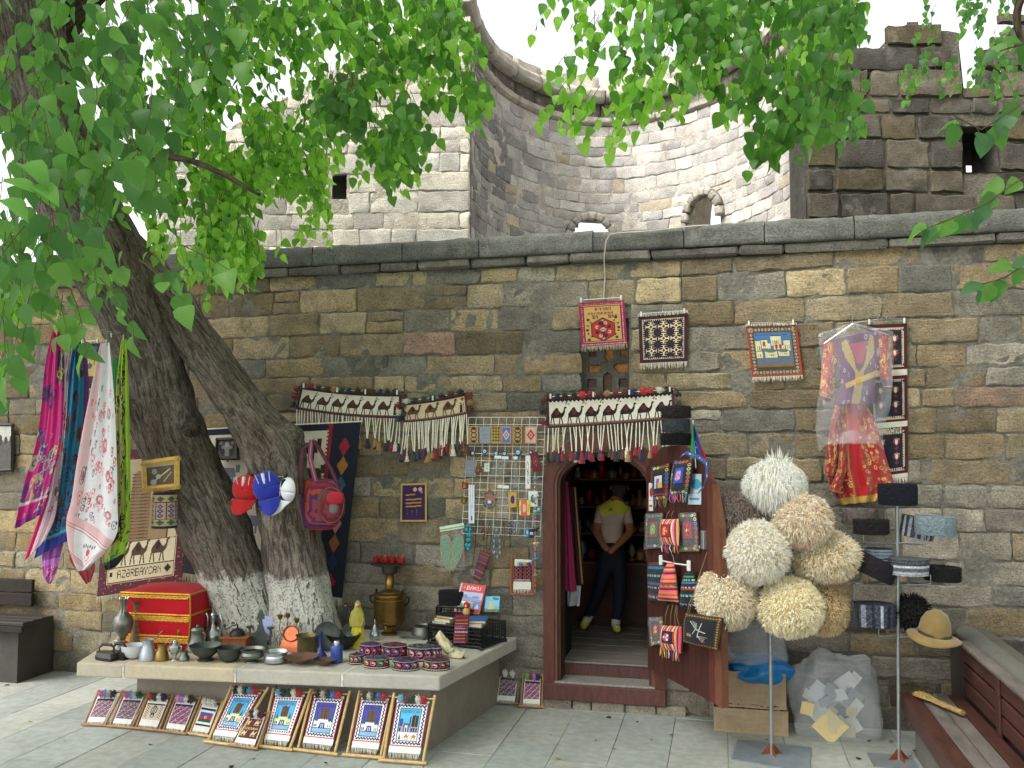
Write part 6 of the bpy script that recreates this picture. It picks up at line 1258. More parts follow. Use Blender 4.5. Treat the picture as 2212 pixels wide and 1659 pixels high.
def triang(pts, y0, y1, s, bb):
    me = bmesh_tri(pts); V = [(x * s, y0, z * s) for x, z in pts] + [(x * s, y1, z * s) for x, z in pts]; n = len(pts)
    bb.add(V, [f for f in me] + [tuple(i + n for i in reversed(f)) for f in me] + [(i, i + n, (i + 1) % n + n, (i + 1) % n) for i in range(n)])
def bmesh_tri(pts):
    from mathutils.geometry import tessellate_polygon
    return [tuple(f) for f in tessellate_polygon([[Vector((x, z, 0)) for x, z in pts]])]
triang(out, -.004, .004, s, b); b.build('sheet_figure', M_PEWD, t)
for sx in (-138, 128): b = MB(); b.lathe([(8 * s, 232 * s), (42 * s, 250 * s), (44 * s, 262 * s), (20 * s, 258 * s)], 16, (sx * s, 0, 0)); b.build('candle_cup', M_PEWD, t, smooth=40)
# blue painted tray leaning on the trunk
cv = Cv(70, 46, '7f8cc0', 1); cv.e(28, 14, 20, 10, 'b8c4e0').e(30, 12, 12, 6, 'd8dcea').noisy(.03)
A, B_, C_, D_ = [P(*K2(x, y), -.82) for x, y in ((30, 462), (665, 470), (575, 915), (0, 900))]; 
for q in (A, B_): q.y += .06
t = thing('painted_tray', 'pale blue painted panel leaning against the trunk behind the candelabrum', 'panel', tuple((C_ + D_) / 2)); q_ = quad(A, B_, C_, D_); cloth('painted_face', cv, q_, mat('lacquer', attr=True, rough=.2, var=.08, bump=0, spec=.7), t, thick=.006)
# three armed brass candle holder, copper pan, mortar, trays
p = G(*K2(770, 935), ZS) + Vector((0, .1, 0)); s = S(1, p) / KS[K2]; t = thing('brass_candelabrum', 'twisted brass candle holder with three little cups', 'candelabrum', tuple(p))
for nm, pts in (('stem', [(0, 0, 0), (0, 0, 200), (20, 0, 330), (20, 0, 400)]), ('arm', [(0, 0, 150), (-60, 0, 180), (-95, 0, 260), (-85, 0, 380)]), ('arm', [(0, 0, 150), (100, 0, 170), (120, 0, 250), (145, 0, 350)])): b = MB(); hnd(pts, 6)(b, s); b.build(nm, M_BRASS, t, smooth=60)
for k in range(3): b = MB(); b.tube([(0 + 75 * s * math.cos(a) * (1 if k else .8) - (60 * s if k == 0 else -60 * s if k == 1 else 0), -20 * s, 130 * s + 75 * s * math.sin(a)) for a in np.linspace(0, 6.28, 20)], 5 * s, 5); b.build('scroll', M_BRASS, t, smooth=60)
for x, z in ((-85, 380), (20, 400), (145, 345)): b = MB(); b.lathe([(12 * s, z * s), (28 * s, (z + 15) * s), (34 * s, (z + 62) * s), (30 * s, (z + 62) * s), (6 * s, (z + 15) * s)], 14, (x * s, 0, 0)); b.build('candle_cup', M_BRASS, t, smooth=40)
p = G(*K2(770, 985), ZS) + Vector((0, .16, 0)); s = S(1, p) / KS[K2]; t = thing('copper_ladle_pan', 'bright copper pan with long tapering sides leaning at the trunk foot', 'pan', tuple(p)); t.rotation_euler = (R(-14), 0, 0)
b = MB(); triang([(-160, 0), (-95, 200), (-110, 260), (-60, 320), (10, 325), (70, 290), (100, 220), (90, 180), (140, 0)], -.006, .006, s, b); b.build('pan_back', M_COP, t); b = MB(); b.tube([Vector((-5 * s + 105 * s * math.cos(a), -.012, 225 * s + 95 * s * math.sin(a))) for a in np.linspace(0, 6.28, 28)], 9 * s, 6); b.build('rolled_rim', M_COP, t, smooth=60)
ware('brass_mortar', K2, 1045, 975, [(118, 0), (122, 20), (118, 150), (124, 205), (146, 232)], mat('old_brass', '6a6444', rough=.4, metal=.75, var=.25), 'heavy old brass mortar between the copper pan and the blue bottle', 'mortar', dy=.05)
p = G(*K2(1200, 990), ZS) + Vector((0, .22, 0)); s = S(1, p) / KS[K2]; o = thing('round_tray', 'round dark tray standing on edge behind the blue bottle', 'tray', tuple(p)); o.rotation_euler = (R(78), 0, 0)
b = MB(); b.lathe([(.001, .0), (150 * s, .0), (178 * s, .01), (182 * s, .014), (176 * s, .016), (148 * s, .006), (.001, .006)], 36, (0, 180 * s, 0)); b.build('tray_disc', M_PEWD, o, smooth=40)
ware('blue_bottle', K2, 1272, 1012, [(82, 0), (86, 12), (80, 40), (40, 90), (24, 130), (22, 300), (30, 318), (28, 332)], M_BLUEG, 'dark cobalt blue glass bottle with long neck', 'bottle')
ware('blue_jar', K2, 1482, 1062, [(72, 0), (78, 10), (76, 120), (82, 190), (74, 208), (38, 214)], mat('blue_glaze', '2c4690', rough=.2, var=.25, vs=20, stretch=(6, 6, 1), bump=0, spec=.6), 'blue glazed jar with a silver cap at the slab edge', 'jar', hollow=False, parts=[('jar_cap', lambda q, s: q.lathe([(40 * s, 214 * s), (42 * s, 255 * s), (34 * s, 272 * s), (.001, 274 * s)], 20), M_SIL)])
ware('iron_wok', K2, 1540, 905, [(50, 0), (110, 40), (190, 130), (228, 195)], M_IRON, 'wide black iron wok heaped with grey funnels', 'wok')
for cx, cb, rr, hh, rot, lb in ((1400, 735, 85, 160, -.25, 'grey tin funnel standing point up in the wok'), (1600, 725, 110, 90, .6, 'shallow grey tin bowl lying tilted in the wok')):
    p = G(*K2(1540, 905), ZS) + Vector((0, .1, 0)); s = S(1, p) / KS[K2]; b = MB()
    if rot < 0: b.lathe([(rr * s, 0), (rr * s * .9, .01), (rr * .3 * s, hh * s), (rr * .12 * s, hh * s * 1.15)], 24)
    else: b.lathe([(rr * .4 * s, 0), (rr * .85 * s, hh * .5 * s), (rr * s, hh * s), (rr * .96 * s, hh * s), (rr * .5 * s, .012)], 24)
    o = b.build('tin_funnel' if rot < 0 else 'tin_bowl', mat('tin', '6d7479', rough=.4, metal=.6, var=.2), smooth=40); o.location = p + Vector(((cx - 1540) * s, 0, 165 * s)); o.rotation_euler = (.5 if rot > 0 else 0, rot, 0); tag(o, lb, 'funnel' if rot < 0 else 'bowl')
# dolls
def doll(K, cx, cb, h, cloak, skirt, label, hat=None):
    p = G(*K(cx, cb), ZS) + Vector((0, .06, 0)); s = S(1, p) / KS[K] * h / 500; t = thing('doll', label, 'doll', tuple(p)); b = MB(); b.col = lin(skirt); b.lathe([(95 * s, 0), (80 * s, 120 * s), (60 * s, 260 * s), (40 * s, 300 * s)], 20, sy=.7, wob=lambda a, z: .08 * math.sin(a * 7)); b.build('skirt', M_YARN, t, smooth=60)
    b = MB(); b.col = lin(cloak); b.lathe([(85 * s, 240 * s), (88 * s, 250 * s), (70 * s, 380 * s), (36 * s, 450 * s), (34 * s, 490 * s), (10 * s, 515 * s), (.001, 518 * s)], 20, sy=.7); b.build('cloak', M_YARN, t, smooth=60)
    b = MB(); b.col = lin('c09078'); b.ball((8 * s, -24 * s, 470 * s), 24 * s, 12); b.build('head', M_PAINT, t, smooth=60)
    for sx in (-1, 1): b = MB(); b.col = lin(cloak); b.tube([(sx * 50 * s, -10 * s, 400 * s), (sx * 78 * s, -20 * s, 310 * s), (sx * 60 * s, -45 * s, 240 * s)], [18 * s, 16 * s, 10 * s], 8); b.build('arm', M_YARN, t, smooth=60)
    if hat: b = MB(); b.col = lin(hat); b.lathe([(30 * s, 488 * s), (34 * s, 525 * s), (.001, 530 * s)], 16, (8 * s, -8 * s, 0)); b.build('hat', M_YARN, t, smooth=40)
    return t
doll(K3, 150, 1000, 330, '4c4e52', '46443e', 'small doll in grey belted coat and fur hat beside the trunk', '3a3430')
doll(K3, 292, 1180, 520, '9c9440', 'c8b82c', 'doll in an olive veil over a bright yellow dress')
# great samovar
p = G(*K3(640, 1040), ZS) + Vector((0, .12, 0)); s = S(1, p) / KS[K3]; t = thing('brass_samovar', 'large brass samovar with teapot and tray stacked on its top', 'samovar', tuple(p))
def lt(nm, pr, m, n=36): b = MB(); b.lathe([(r * s, z * s) for r, z in pr], n); return b.build(nm, m, t, smooth=35)
lt('foot', [(95, 0), (95, 20), (60, 40), (70, 90), (120, 110)], M_BRASS)
lt('belly', [(120, 110), (165, 135), (178, 180), (182, 380), (186, 400), (174, 412), (176, 432), (192, 446), (192, 462), (186, 468)], M_BRASS)
lt('lid', [(186, 470), (120, 480), (110, 495), (60, 515), (40, 545), (36, 555)], M_BRASS)
lt('chimney', [(52, 555), (56, 600), (50, 612), (50, 680), (62, 700)], M_BRASS)
lt('teapot', [(60, 690), (90, 712), (98, 770), (94, 790)], mat('dark_clay', '3a3532', rough=.5, var=.2))
lt('tray', [(60, 792), (215, 800), (225, 812), (215, 812), (.5, 800)], M_PEWD)
b = MB(); hnd([(90, 0, 760), (125, 0, 765), (125, 0, 725), (92, 0, 722)], 8)(b, s); b.build('teapot_handle', M_PEWD, t, smooth=60)
for sx in (-1, 1): b = MB(); hnd([(sx * 180, 0, 340), (sx * 235, 0, 380), (sx * 240, 0, 430), (sx * 205, 0, 440)], 13)(b, s); b.build('scroll_handle', M_IRON, t, smooth=60)
for sx in (-1, 1): b = MB(); b.lathe([(10 * s, 470 * s), (14 * s, 500 * s), (16 * s, 515 * s)], 10, (sx * 160 * s, 0, 0)); b.build('lid_stud', M_IRON, t)
b = MB(); hnd([(40, -175, 140), (50, -240, 135), (50, -240, 90)], 14)(b, s); b.lathe([(4 * s, 150 * s), (40 * s, 165 * s), (4 * s, 180 * s)], 8, (48 * s, -225 * s, 0)); b.build('tap', M_BRASS, t, smooth=50)
zt = p.z + 812 * s
for k in range(7):     # the red pointed slippers on the tray
    a = k * .9; q = MB(); q.lathe([(.008, 0), (.026, .012), (.028, .035), (.02, .055), (.006, .075)], 12, sx=.8, wob=lambda a_, z: .1 * math.sin(a_ * 2)); o = q.build('toy_slipper', mat('red_felt', '8c1820', rough=.8, var=.2, vs=30), smooth=60); o.location = (p.x + (k - 3) * .037, p.y - .02 + .03 * (k % 2), zt + .001); o.rotation_euler = (.1 * (k % 3 - 1), (k - 3) * .09, a); tag(o, 'red felt toy slipper with gold tip, one of the ring on top of the samovar', 'toy slipper', 'red slippers on the samovar tray')
    q = MB(); q.lathe([(.008, .055), (.012, .065), (.003, .083)], 8); g_ = q.build('gold_tip', M_BRASS, o, smooth=60)
ware('oil_lamp', K3, 965, 960, [(98, 0), (102, 14), (98, 24), (94, 50), (94, 150), (88, 168), (40, 180), (30, 200), (50, 215), (52, 280), (44, 315)], mat('lamp_iron', '4a443c', rough=.5, metal=.6, var=.3), 'old dark oil lamp base right of the samovar', 'oil lamp', hollow=False, dy=.12)
ware('silver_pot', K3, 1045, 1075, [(100, 0), (125, 30), (120, 90), (100, 130), (108, 146)], M_PEW, 'round grey metal pot behind the embroidered caps', 'pot', dy=.05)
ware('incense_burner', K3, 520, 1075, [(50, 0), (62, 30), (58, 80), (30, 110), (26, 150), (10, 175), (14, 195), (4, 235)], M_SIL, 'small pointed silver lid pot in front of the samovar', 'pot', hollow=False)
# silver ladle lying over the caps
# embroidered round caps
def capcv(seed, base, W=70, H=16):
    cv = Cv(W, H, base, 2); rg = random.Random(seed); cv.r(0, 0, W, 1, '8a8a90').r(0, H - 3, W, H - 2, 'b8a8a0')
    for k in range(0, W, 2): cv.r(k, H - 2.5, k + 1, H - 1.5, 'c8b8b0')
    for k in range(0, W, 7):
        c = rg.choice(['b03050', '3c9060', 'c09040', '7050a0', 'd07090']); cv.e(k + 3, 7, 2.4, 3.4, c).e(k + 3.5, 7.5, 1.3, 2, base).e(k + 3, 6, .8, 1, 'd0c0a0').ring(k + 5, 4, 1.6, 1.6, .8, rg.choice(['4a9060', 'b84a68', 'c8a060'])).e(k + 6, 10, .9, .9, 'a03048')
    return cv
caps = [(440, 310, 560, 1095, 1242, '30183c', 1), (715, 565, 862, 1092, 1255, '34101c', 1), (1032, 868, 1192, 1095, 1278, '2c1430', 1), (1240, 1180, 1300, 1165, 1270, '141c24', 1), (285, 205, 372, 1215, 1362, '1c1c1e', 0), (508, 365, 652, 1248, 1412, '38142c', 0), (846, 690, 1000, 1265, 1440, '16181c', 0), (1212, 1055, 1368, 1258, 1438, '141a20', 0)]
lab = ['violet and green', 'crimson patterned', 'purple rimmed', 'half hidden dark green', 'small black cream paisley', 'plum coloured', 'black and gold paisley', 'black and green teardrop']
pos = ['back row left', 'back row middle', 'back row under the silver dish', 'at the end by the shoes', 'leftmost, front row', 'second in the front row', 'third in the front row', 'rightmost, front row']
for k, (cx, x0, x1, yt, yb, c, up) in enumerate(caps):
    p = G(*K3(cx, yb), ZS + (.0 if not up else .0)); 
    if up: p = G(*K3(cx, yb), ZS + .03)
    s = S(1, p) / KS[K3]; r = (x1 - x0) / 2 * s; h = .066; p = p + Vector((0, r * .85, 0)); r *= 1.0
    if up: p.z = ZS
    t = thing('embroidered_hat', lab[k] + ' embroidered round cap, ' + pos[k], 'cap', tuple(p), group='embroidered round caps on the slab'); hh = h + (.03 if up else 0)
    cloth('cap_side', capcv(k, c), lambda u, v: (p.x + r * math.cos(-2 * math.pi * u + k) * (1 + .03 * v), p.y + .8 * r * math.sin(-2 * math.pi * u + k) * (1 + .03 * v), p.z + hh * (1 - v)), M_CLOTH, t, thick=.003)
    b = MB(); b.sheet(28, 5, lambda u, v: (r * 1.0 * (1 - v) * math.cos(2 * math.pi * u + k), .8 * r * (1 - v) * math.sin(2 * math.pi * u + k), hh + .012 * math.sin(v * 1.6) * (1 + .5 * math.sin(4 * math.pi * u)))); b.c = [lin(c if (i // 3 + i // 28) % 3 else ['5a2a60', '6a2030', '3c5a50'][k % 3]) for i in range(len(b.f))]; b.f = [tuple(reversed(f)) for f in b.f]; b.build('cap_top', M_CLOTH, t, smooth=180)
p = G(*K3(860, 1245), ZS + .03); b = MB(); b.lathe([(.001, 0), (.07, .002), (.1, .012), (.097, .014), (.001, .006)], 30, sy=.8); o = b.build('silver_dish', M_SIL, smooth=40); o.location = (p.x + .02, p.y + .15, ZS + .115); o.rotation_euler = (-.05, .03, 0); tag(o, 'flat silver dish lying across the back row of round caps', 'dish')
# irons
for cx, cb, L_, lb, c in ((265, 945, 230, 'old charcoal iron with bright steel body at the left end', '6a6a66'), (420, 935, 190, 'small dark flat iron with rusty sole beside the charcoal iron', '4c443e')):
    p = G(*K1(cx, cb), ZS) + Vector((0, .05, 0)); s = S(1, p) / KS[K1]; t = thing('clothes_iron', lb, 'iron', tuple(p), rz=R(-10)); w = L_ * s * .72; b = MB()
    foot = [(-w, 0), (-w * .5, -w * .42), (w * .3, -w * .5), (w, -w * .45), (w, w * .45), (w * .3, w * .5), (-w * .5, w * .42)]
    b.prism(foot, 0, 30 * s, ax='z'); b.build('sole', M_IRON, t); b = MB(); b.prism([(x * .9, y * .9) for x, y in foot], 30 * s, 85 * s, ax='z'); b.build('iron_body', mat('iron' + c, c, rough=.35, metal=.8, var=.3), t)
    b = MB(); b.tube([(-w * .6, 0, 80 * s), (-w * .6, 0, 120 * s), (-w * .3, 0, 165 * s), (w * .5, 0, 170 * s), (w * .8, 0, 140 * s), (w * .8, 0, 80 * s)], [8 * s, 8 * s, 18 * s, 18 * s, 8 * s, 8 * s], 8); b.build('iron_handle', M_BLK, t, smooth=60)
ware('pepper_string_pot', K1, 468, 850, [(30, 0), (34, 20), (18, 40), (22, 80), (34, 100), (30, 140)], M_SIL, 'small bright silver cup with thin handles behind the white bowl', 'cup', parts=[('cup_handle', hnd([(-30, -5, 130), (-70, -5, 130), (-66, -5, 60), (-20, -5, 60)], 6), None), ('cup_handle', hnd([(30, -5, 130), (70, -5, 130), (66, -5, 60), (20, -5, 60)], 6), M_COP)])
# red chest
A = G(*K1(455, 800), ZS); B_ = G(*K1(1300, 830), ZS); A.y += .03; s = S(1, A) / KS[K1]; h = .44; e_ = (B_ - A); L_ = e_.length; ang = math.atan2(e_.y, e_.x)
ch = thing('red_chest', 'large red velvet covered chest trimmed with rows of gold coins', 'chest', tuple((A + B_) / 2), rz=ang); M_VEL = mat('red_velvet', 'b00f1c', rough=.8, var=.12, vs=6, bump=.15, bs=40, spec=.2, sheen=.08)
def chf(u, v, side):
    z = h * (1 - v); bul = .02 * math.sin(math.pi * min(1, v * 1.2)); tuck = 1 - .08 * (v > .85) * (v - .85) / .15
    return z, bul
b = MB(); dp = .42; hw = L_ / 2
def cross(z): t_ = z / h; return 1 - .05 * (1 - t_) ** 3 + .03 * math.sin(math.pi * t_)
pts = []; n4 = 12
for i in range(13):
    z = h * i / 12; c = cross(z); ring = []
    for (x0, y0, x1, y1) in ((-hw, 0, hw, 0), (hw, 0, hw, dp), (hw, dp, -hw, dp), (-hw, dp, -hw, 0)):
        for k in range(n4):
            t_ = k / n4; x = x0 + (x1 - x0) * t_; y = y0 + (y1 - y0) * t_; ring.append((x * c, (y - dp / 2) * c + dp / 2 + .006 * nz(x * 7, z * 7, 3), z))
    pts.append(ring)
V = [p for r_ in pts for p in r_]; N = n4 * 4; Fc = [(i * N + j, i * N + (j + 1) % N, (i + 1) * N + (j + 1) % N, (i + 1) * N + j) for i in range(12) for j in range(N)]
b.add(V, Fc); b.build('chest_body', M_VEL, ch, smooth=40)
b = MB(); b.sheet(8, 8, lambda u, v: ((-hw + 2 * hw * u) * 1.0, dp * (1 - v), h + .045 * math.sin(math.pi * u) ** .6 * math.sin(math.pi * v) ** .6 + .001)); b.build('chest_lid', M_VEL, ch, smooth=60)
M_GOLD = mat('gold_trim', 'd0a440', rough=.3, metal=.7, var=.3, vs=80, bump=.5, bs=150)
for z, cn in ((h - .006, 1), (h * .62, 2), (h * .24, 2)):
    c = cross(z); b = MB(); b.tube([(-hw * c, -.003, z), (hw * c, -.003, z), (hw * c + .003, dp, z)], .008, 6); b.tube([(-hw * c, -.004, z - .018), (hw * c, -.004, z - .018)], .005, 6); b.build('braid', M_GOLD, ch, smooth=60)
    b = MB(); n = 44
    for r_ in range(cn):
        for k in range(n): x = -hw * c + 2 * hw * c * (k + .5 + .5 * r_) / (n + 1); b.lathe([(.001, -.0015), (.008, -.001), (.008, .001), (.001, .0015)], 7, (0, 0, 0)); b.v[-28:] = [(x + p[0], -.009 - p[2], z - .03 - .014 * r_ + p[1] + .002 * math.sin(k * 2.1)) for p in b.v[-28:]]
    tag(b.build('coin_trim', M_GOLD, ch), kind='stuff')
for x in (-hw, hw): b = MB(); b.tube([(x * cross(z), -.005, z) for z in np.linspace(.02, h, 8)], .006, 6); b.build('edge_braid', M_GOLD, ch, smooth=60)
# black crate with books, magazine, hat
cf, cr_, crr = G(*K3(1165, 1120), ZS), G(*K3(1790, 1190), ZS), G(*K3(2065, 1085), ZS)
s = S(1, cr_) / KS[K3]; ex = (cr_ - cf); ey = (crr - cr_); ch_ = .165
t = thing('plastic_crate', 'black latticed plastic crate full of books at the slab corner', 'crate', tuple(cf))
def crate(t, o, ex, ey, h, r=.006):
    nx, ny = max(4, int(ex.length / .028)), max(4, int(ey.length / .028)); P4 = [(o, ex, nx), (o + ex, ey, ny), (o + ey, ex, nx), (o, ey, ny)]; up = Vector((0, 0, 1))
    for a, e, n in P4:
        b = MB()
        for k in range(n + 1): p = a + e * k / n; b.tube([p + up * .02, p + up * h], r * (.55 if k % n else 1.3), 4)
        for z in np.linspace(.02, h, 6): b.tube([a + up * z, a + e + up * z], r * (.6 if .02 < z < h else 1.2), 4)
        b.build('lattice_side', M_BLK, t, world=True)
    b = MB(); V = [o + up * .015, o + ex + up * .015, o + ex + ey + up * .015, o + ey + up * .015]; b.add(V, [(0, 1, 2, 3)]); b.build('crate_bottom', M_BLK, t, world=True, solid=.006)
    b = MB(); b.box(*(o + ex * .03 + ey * .03 + up * .02), *(o + ex * .03 + ey * .03 + up * .02 + Vector((.001,) * 3))); 
    for q in (o, o + ex, o + ey, o + ex + ey): b.box(q.x - .015, q.y - .015, q.z, q.x + .015, q.y + .015, q.z + .02, b=.003)
    b.build('crate_feet', M_BLK, t, world=True)
crate(t, cf, ex, ey, ch_)
def book(p, w, d, h, rz, c, label, cat='book', page='c8c0ac', rx=0, gold=False):
    t = thing('book', label, cat, tuple(p), rot=(rx, 0, rz)); b = MB(); b.col = lin(c); b.box(0, 0, 0, w, d, .003); b.box(0, 0, h - .003, w, d, h); b.box(0, 0, .003, .004, d, h - .003); b.build('cover', M_PAINT, t); b = MB(); b.col = lin(page); b.box(.005, .004, .003, w - .004, d - .004, h - .003); b.build('pages', M_PAINT, t)
    if gold: b = MB(); b.col = lin('c0a050'); [b.box(.01 + .02 * k, -.001, .006, .02 + .02 * k, .0, h - .006) for k in range(int(w / .02) - 1)]; b.build('gilt_pattern', M_PAINT, t)
top = Vector((0, 0, ch_ + .002)); ang = math.atan2(ex.y, ex.x); eyn = ey.normalized(); exn = ex.normalized()
book(cf + top + exn * .02 + eyn * .02 + Vector((0, 0, -.012)), .13, .17, .028, ang - .05, 'b8b0a0', 'pale paperback at the bottom of the left pile in the crate')
book(cf + top + exn * .04 + eyn * .02 + Vector((0, 0, .018)), .15, .17, .024, ang - .12, 'c8b888', 'cream covered book in the middle of the left pile')
book(cf + top + exn * .045 + eyn * .03 + Vector((0, 0, .044)), .17, .16, .022, ang - .15, '1c1a18', 'black book with gilt pattern topping the left pile', gold=True)
book(cf + top + exn * .30 + eyn * .01 + Vector((0, 0, -.01)), .16, .2, .03, ang + .25, 'c8b498', 'thick cream book in the right pile of the crate')
book(cf + top + exn * .33 + eyn * .03 + Vector((0, 0, .022)), .15, .2, .022, ang + .35, '2c5a88', 'blue covered book on top of the right pile')
# magazine (reads BAKU)
def facecard(name, K, pts, Yp, cv, label, cat, th=.006, m=None, push=(0, 0, 0, 0)):
    c = [P(*K(*q), Yp + push[i]) for i, q in enumerate(pts)]; q = quad(*c); t = thing(name, label, cat, tuple((c[2] + c[3]) / 2)); cloth('printed_cover', cv, q, m or mat('glossy_print', attr=True, rough=.25, var=.03, bump=0, spec=.6), t, thick=th); return t
ym = cf.y + ey.y * .6
cv = Cv(80, 100, 'c8182c', 2); cv.tx('BAKU', 22, 8, 'e8e0e0', 1.8, 1.9); cv.e(14, 14, 3, 5, 'd87030').r(0, 0, 4, 100, 'd8d8d8'); [cv.r(1, y, 3, y + 3, '8a2030') for y in range(2, 100, 7)]
cv.r(10, 28, 76, 58, 'a8b0d0').poly([(10, 50), (30, 44), (50, 46), (76, 52), (76, 58), (10, 58)], '8090b8').e(56, 44, 12, 4, '5a80b0'); [cv.r(x, 38 + (x % 3), x + 2, 48, '4a5070') for x in range(12, 30, 3)]
cv.r(8, 60, 30, 82, 'd0d8d0').poly([(12, 82), (18, 64), (26, 82)], '4a6a50').r(32, 60, 54, 82, '90b8c8').poly([(36, 82), (43, 63), (50, 82)], '807868').r(56, 60, 76, 82, '4880b8').poly([(60, 82), (67, 64), (73, 82)], 'b8d0e0'); cv.r(8, 86, 76, 96, '1c1c1c')
facecard('magazine', K3, [(1550, 395), (1845, 430), (1760, 770), (1460, 735)], ym, cv, 'red travel magazine titled BAKU standing up in the crate', 'magazine', push=(.05, .05, 0, 0))
cv = Cv(50, 56, '58b0d8', 2); cv.poly([(12, 56), (14, 22), (22, 16), (28, 20), (30, 56)], 'b8a878').poly([(30, 56), (32, 34), (44, 36), (46, 56)], '8a9a50').r(0, 46, 50, 56, '3c5a30').e(38, 10, 10, 4, '2c5a3c').e(30, 6, 6, 3, '2c5a3c')
facecard('booklet', K3, [(1835, 558), (2003, 555), (1992, 740), (1818, 740)], ym + .03, cv, 'blue booklet with castle photo standing right of the magazine', 'booklet', push=(.03, .03, 0, 0))
cv = Cv(44, 84, '6a1c2c', 2); [cv.r(2, y, 42, y + 2, c) for y, c in zip(range(4, 82, 5), ['8a3040', '5a1424', 'a08040', '7a2434', 'b09050', '8a3050', '9080a0', 'b0a0b0', '7a2030'] * 3)]; [cv.d(x, 50, 3, 3, 'b8a8b8') for x in range(5, 42, 6)]
facecard('woven_purse', K3, [(1480, 778), (1640, 775), (1620, 1110), (1450, 1110)], cf.y - .03 + ex.y * .4, cv, 'dark red woven purse in clear wrapping hanging over the crate front', 'purse', th=.014, m=M_CLOTH)
p = P(*K3(1612, 775), ym - .06); s = S(1, p) / KS[K3]; t = thing('nesting_doll', 'little red headscarf doll sitting among the books', 'doll', tuple(p))
for nm, c, pr in (('robe', 'c8a058', [(30, 0), (42, 20), (38, 60), (26, 85)]), ('headscarf', 'b01c28', [(26, 80), (40, 100), (36, 130), (10, 150)])): b = MB(); b.col = lin(c); b.lathe([(r * s, z * s) for r, z in pr], 18); b.build(nm, M_PAINT, t, smooth=50)
b = MB(); b.col = lin('d8b090'); b.ball((0, -26 * s, 106 * s), 18 * s, 12); b.build('face', M_PAINT, t, smooth=60)
# second crate behind with the flat black hat
cb2 = G(*K3(1150, 880), ZS); cb2.y += .10; cb2 = Vector((cf.x - .0, cf.y + .2, ZS)); t = thing('black_crate', 'dark slatted crate standing behind the books with a black hat on it', 'crate', tuple(cb2)); crate(t, cb2, Vector((.27, 0, 0)), Vector((0, .13, 0)), P(*K3(1270, 672), cb2.y).z - ZS - .004)
def fluff(b, c, rx, ry, rz, n, l, w, seed, cols, curl=.3, down=0.0, zmin=-1):
    rg = random.Random(seed)
    for k in range(n):
        d = Vector((rg.gauss(0, 1), rg.gauss(0, 1), rg.gauss(0, 1))).normalized()
        if d.z < zmin: continue
        kk = 1 + .07 * nz(d.x * 2.6 + seed, d.y * 2.6, d.z * 2.6); p = Vector((c[0] + d.x * rx * kk, c[1] + d.y * ry * kk, c[2] + d.z * rz * kk)); nn = Vector((d.x / rx, d.y / ry, d.z / rz)).normalized()
        t1 = nn.orthogonal().normalized(); t1 = (Matrix.Rotation(rg.uniform(0, 6.28), 3, nn) @ t1); t2 = nn.cross(t1)
        g = (nn + t1 * rg.uniform(-1, 1) * curl + Vector((0, 0, -down * rg.uniform(.3, 1)))).normalized(); L = l * rg.uniform(.6, 1.3); W = w * rg.uniform(.7, 1.3)
        m_ = p + g * L * .55; e = p + (g + t2 * rg.uniform(-.6, .6) * curl + Vector((0, 0, -down * .8))).normalized() * L
        tw = rg.uniform(1.0, 1.2); b.col = tuple(min(.9, q * tw * f_) for q, f_ in zip(lin(rg.choice(cols)), (1.06, 1, .98)))
        b.add([p - t1 * W, p + t1 * W * .5 + t2 * W * .8, m_ - t1 * W * .9, m_ + t1 * W * .5 + t2 * W * .8, e], [(0, 1, 3, 2), (2, 3, 4)])
M_FUR = mat('wool', attr=True, rough=.95, var=.12, vs=20, bump=.2, bs=150, sheen=.1, trans=.22)
M_BASE = mat('wool_base', attr=True, rough=.95, var=.2, vs=30, bump=.8, bs=60, dist=.02)
def papakha(name, c, w, h, d, cols, label, n=500, rot=(0, 0, 0), l=.012, wd=.004, cvx=None, group='papakha hats', oval=True):
    """flat topped karakul hat, bottom centre c"""
    t = thing(name, label, 'hat', tuple(c), rot=rot, group=group)
    prof = [(w / 2 * .94, 0), (w / 2 * .98, h * .1), (w / 2, h * .8), (w / 2 * .96, h), (w / 2 * .8, h * 1.0), (.001, h * .93)]
    if cvx is not None:
        cloth('hat_side', cvx, lambda u, v: Vector((w / 2 * (1 - .05 * v) * math.cos(-2 * math.pi * u), d / 2 * (1 - .05 * v) * math.sin(-2 * math.pi * u), h * (1 - v))), M_BASE, t, thick=.004, world=False)
        b = MB(); b.col = lin(cols[0]); b.lathe([(w / 2 * .99, h - .002), (w / 2 * .9, h + .002), (.001, h * .95)], 28, sy=d / w); b.build('hat_top', M_BASE, t, smooth=60)
    else:
        b = MB(); b.col = lin(cols[0]); b.lathe(prof, 28, sy=d / w, wob=lambda a, z: .03 * nz(math.cos(a) * 2 + w * 40, math.sin(a) * 2, z * 20)); b.build('hat_body', M_BASE, t, smooth=60)
    b = MB(); rg = random.Random(int(w * 1e4) + n)
    for k in range(n):
        a = rg.uniform(0, 6.283); top_ = rg.random() < .25; z = h if top_ else rg.uniform(0, h); rr = rg.random() ** .5 if top_ else 1
        nn = Vector((0, 0, 1)) if top_ else Vector((math.cos(a), math.sin(a), 0)); p = Vector((w / 2 * rr * math.cos(a), d / 2 * rr * math.sin(a), z * (.97 if top_ else 1)))
        t1 = Vector((-math.sin(a), math.cos(a), rg.uniform(-1, 1))).normalized(); e = p + (nn * .7 + t1 * rg.uniform(-1, 1)).normalized() * l * rg.uniform(.6, 1.2)
        b.col = tuple(q * rg.uniform(.7, 1.3) for q in lin(rg.choice(cols))) if cvx is None else lin(rg.choice(cols)); b.add([p - t1 * wd, p + t1 * wd, e], [(0, 1, 2)])
    tag(b.build('pile', M_FUR, t), kind='stuff'); return t
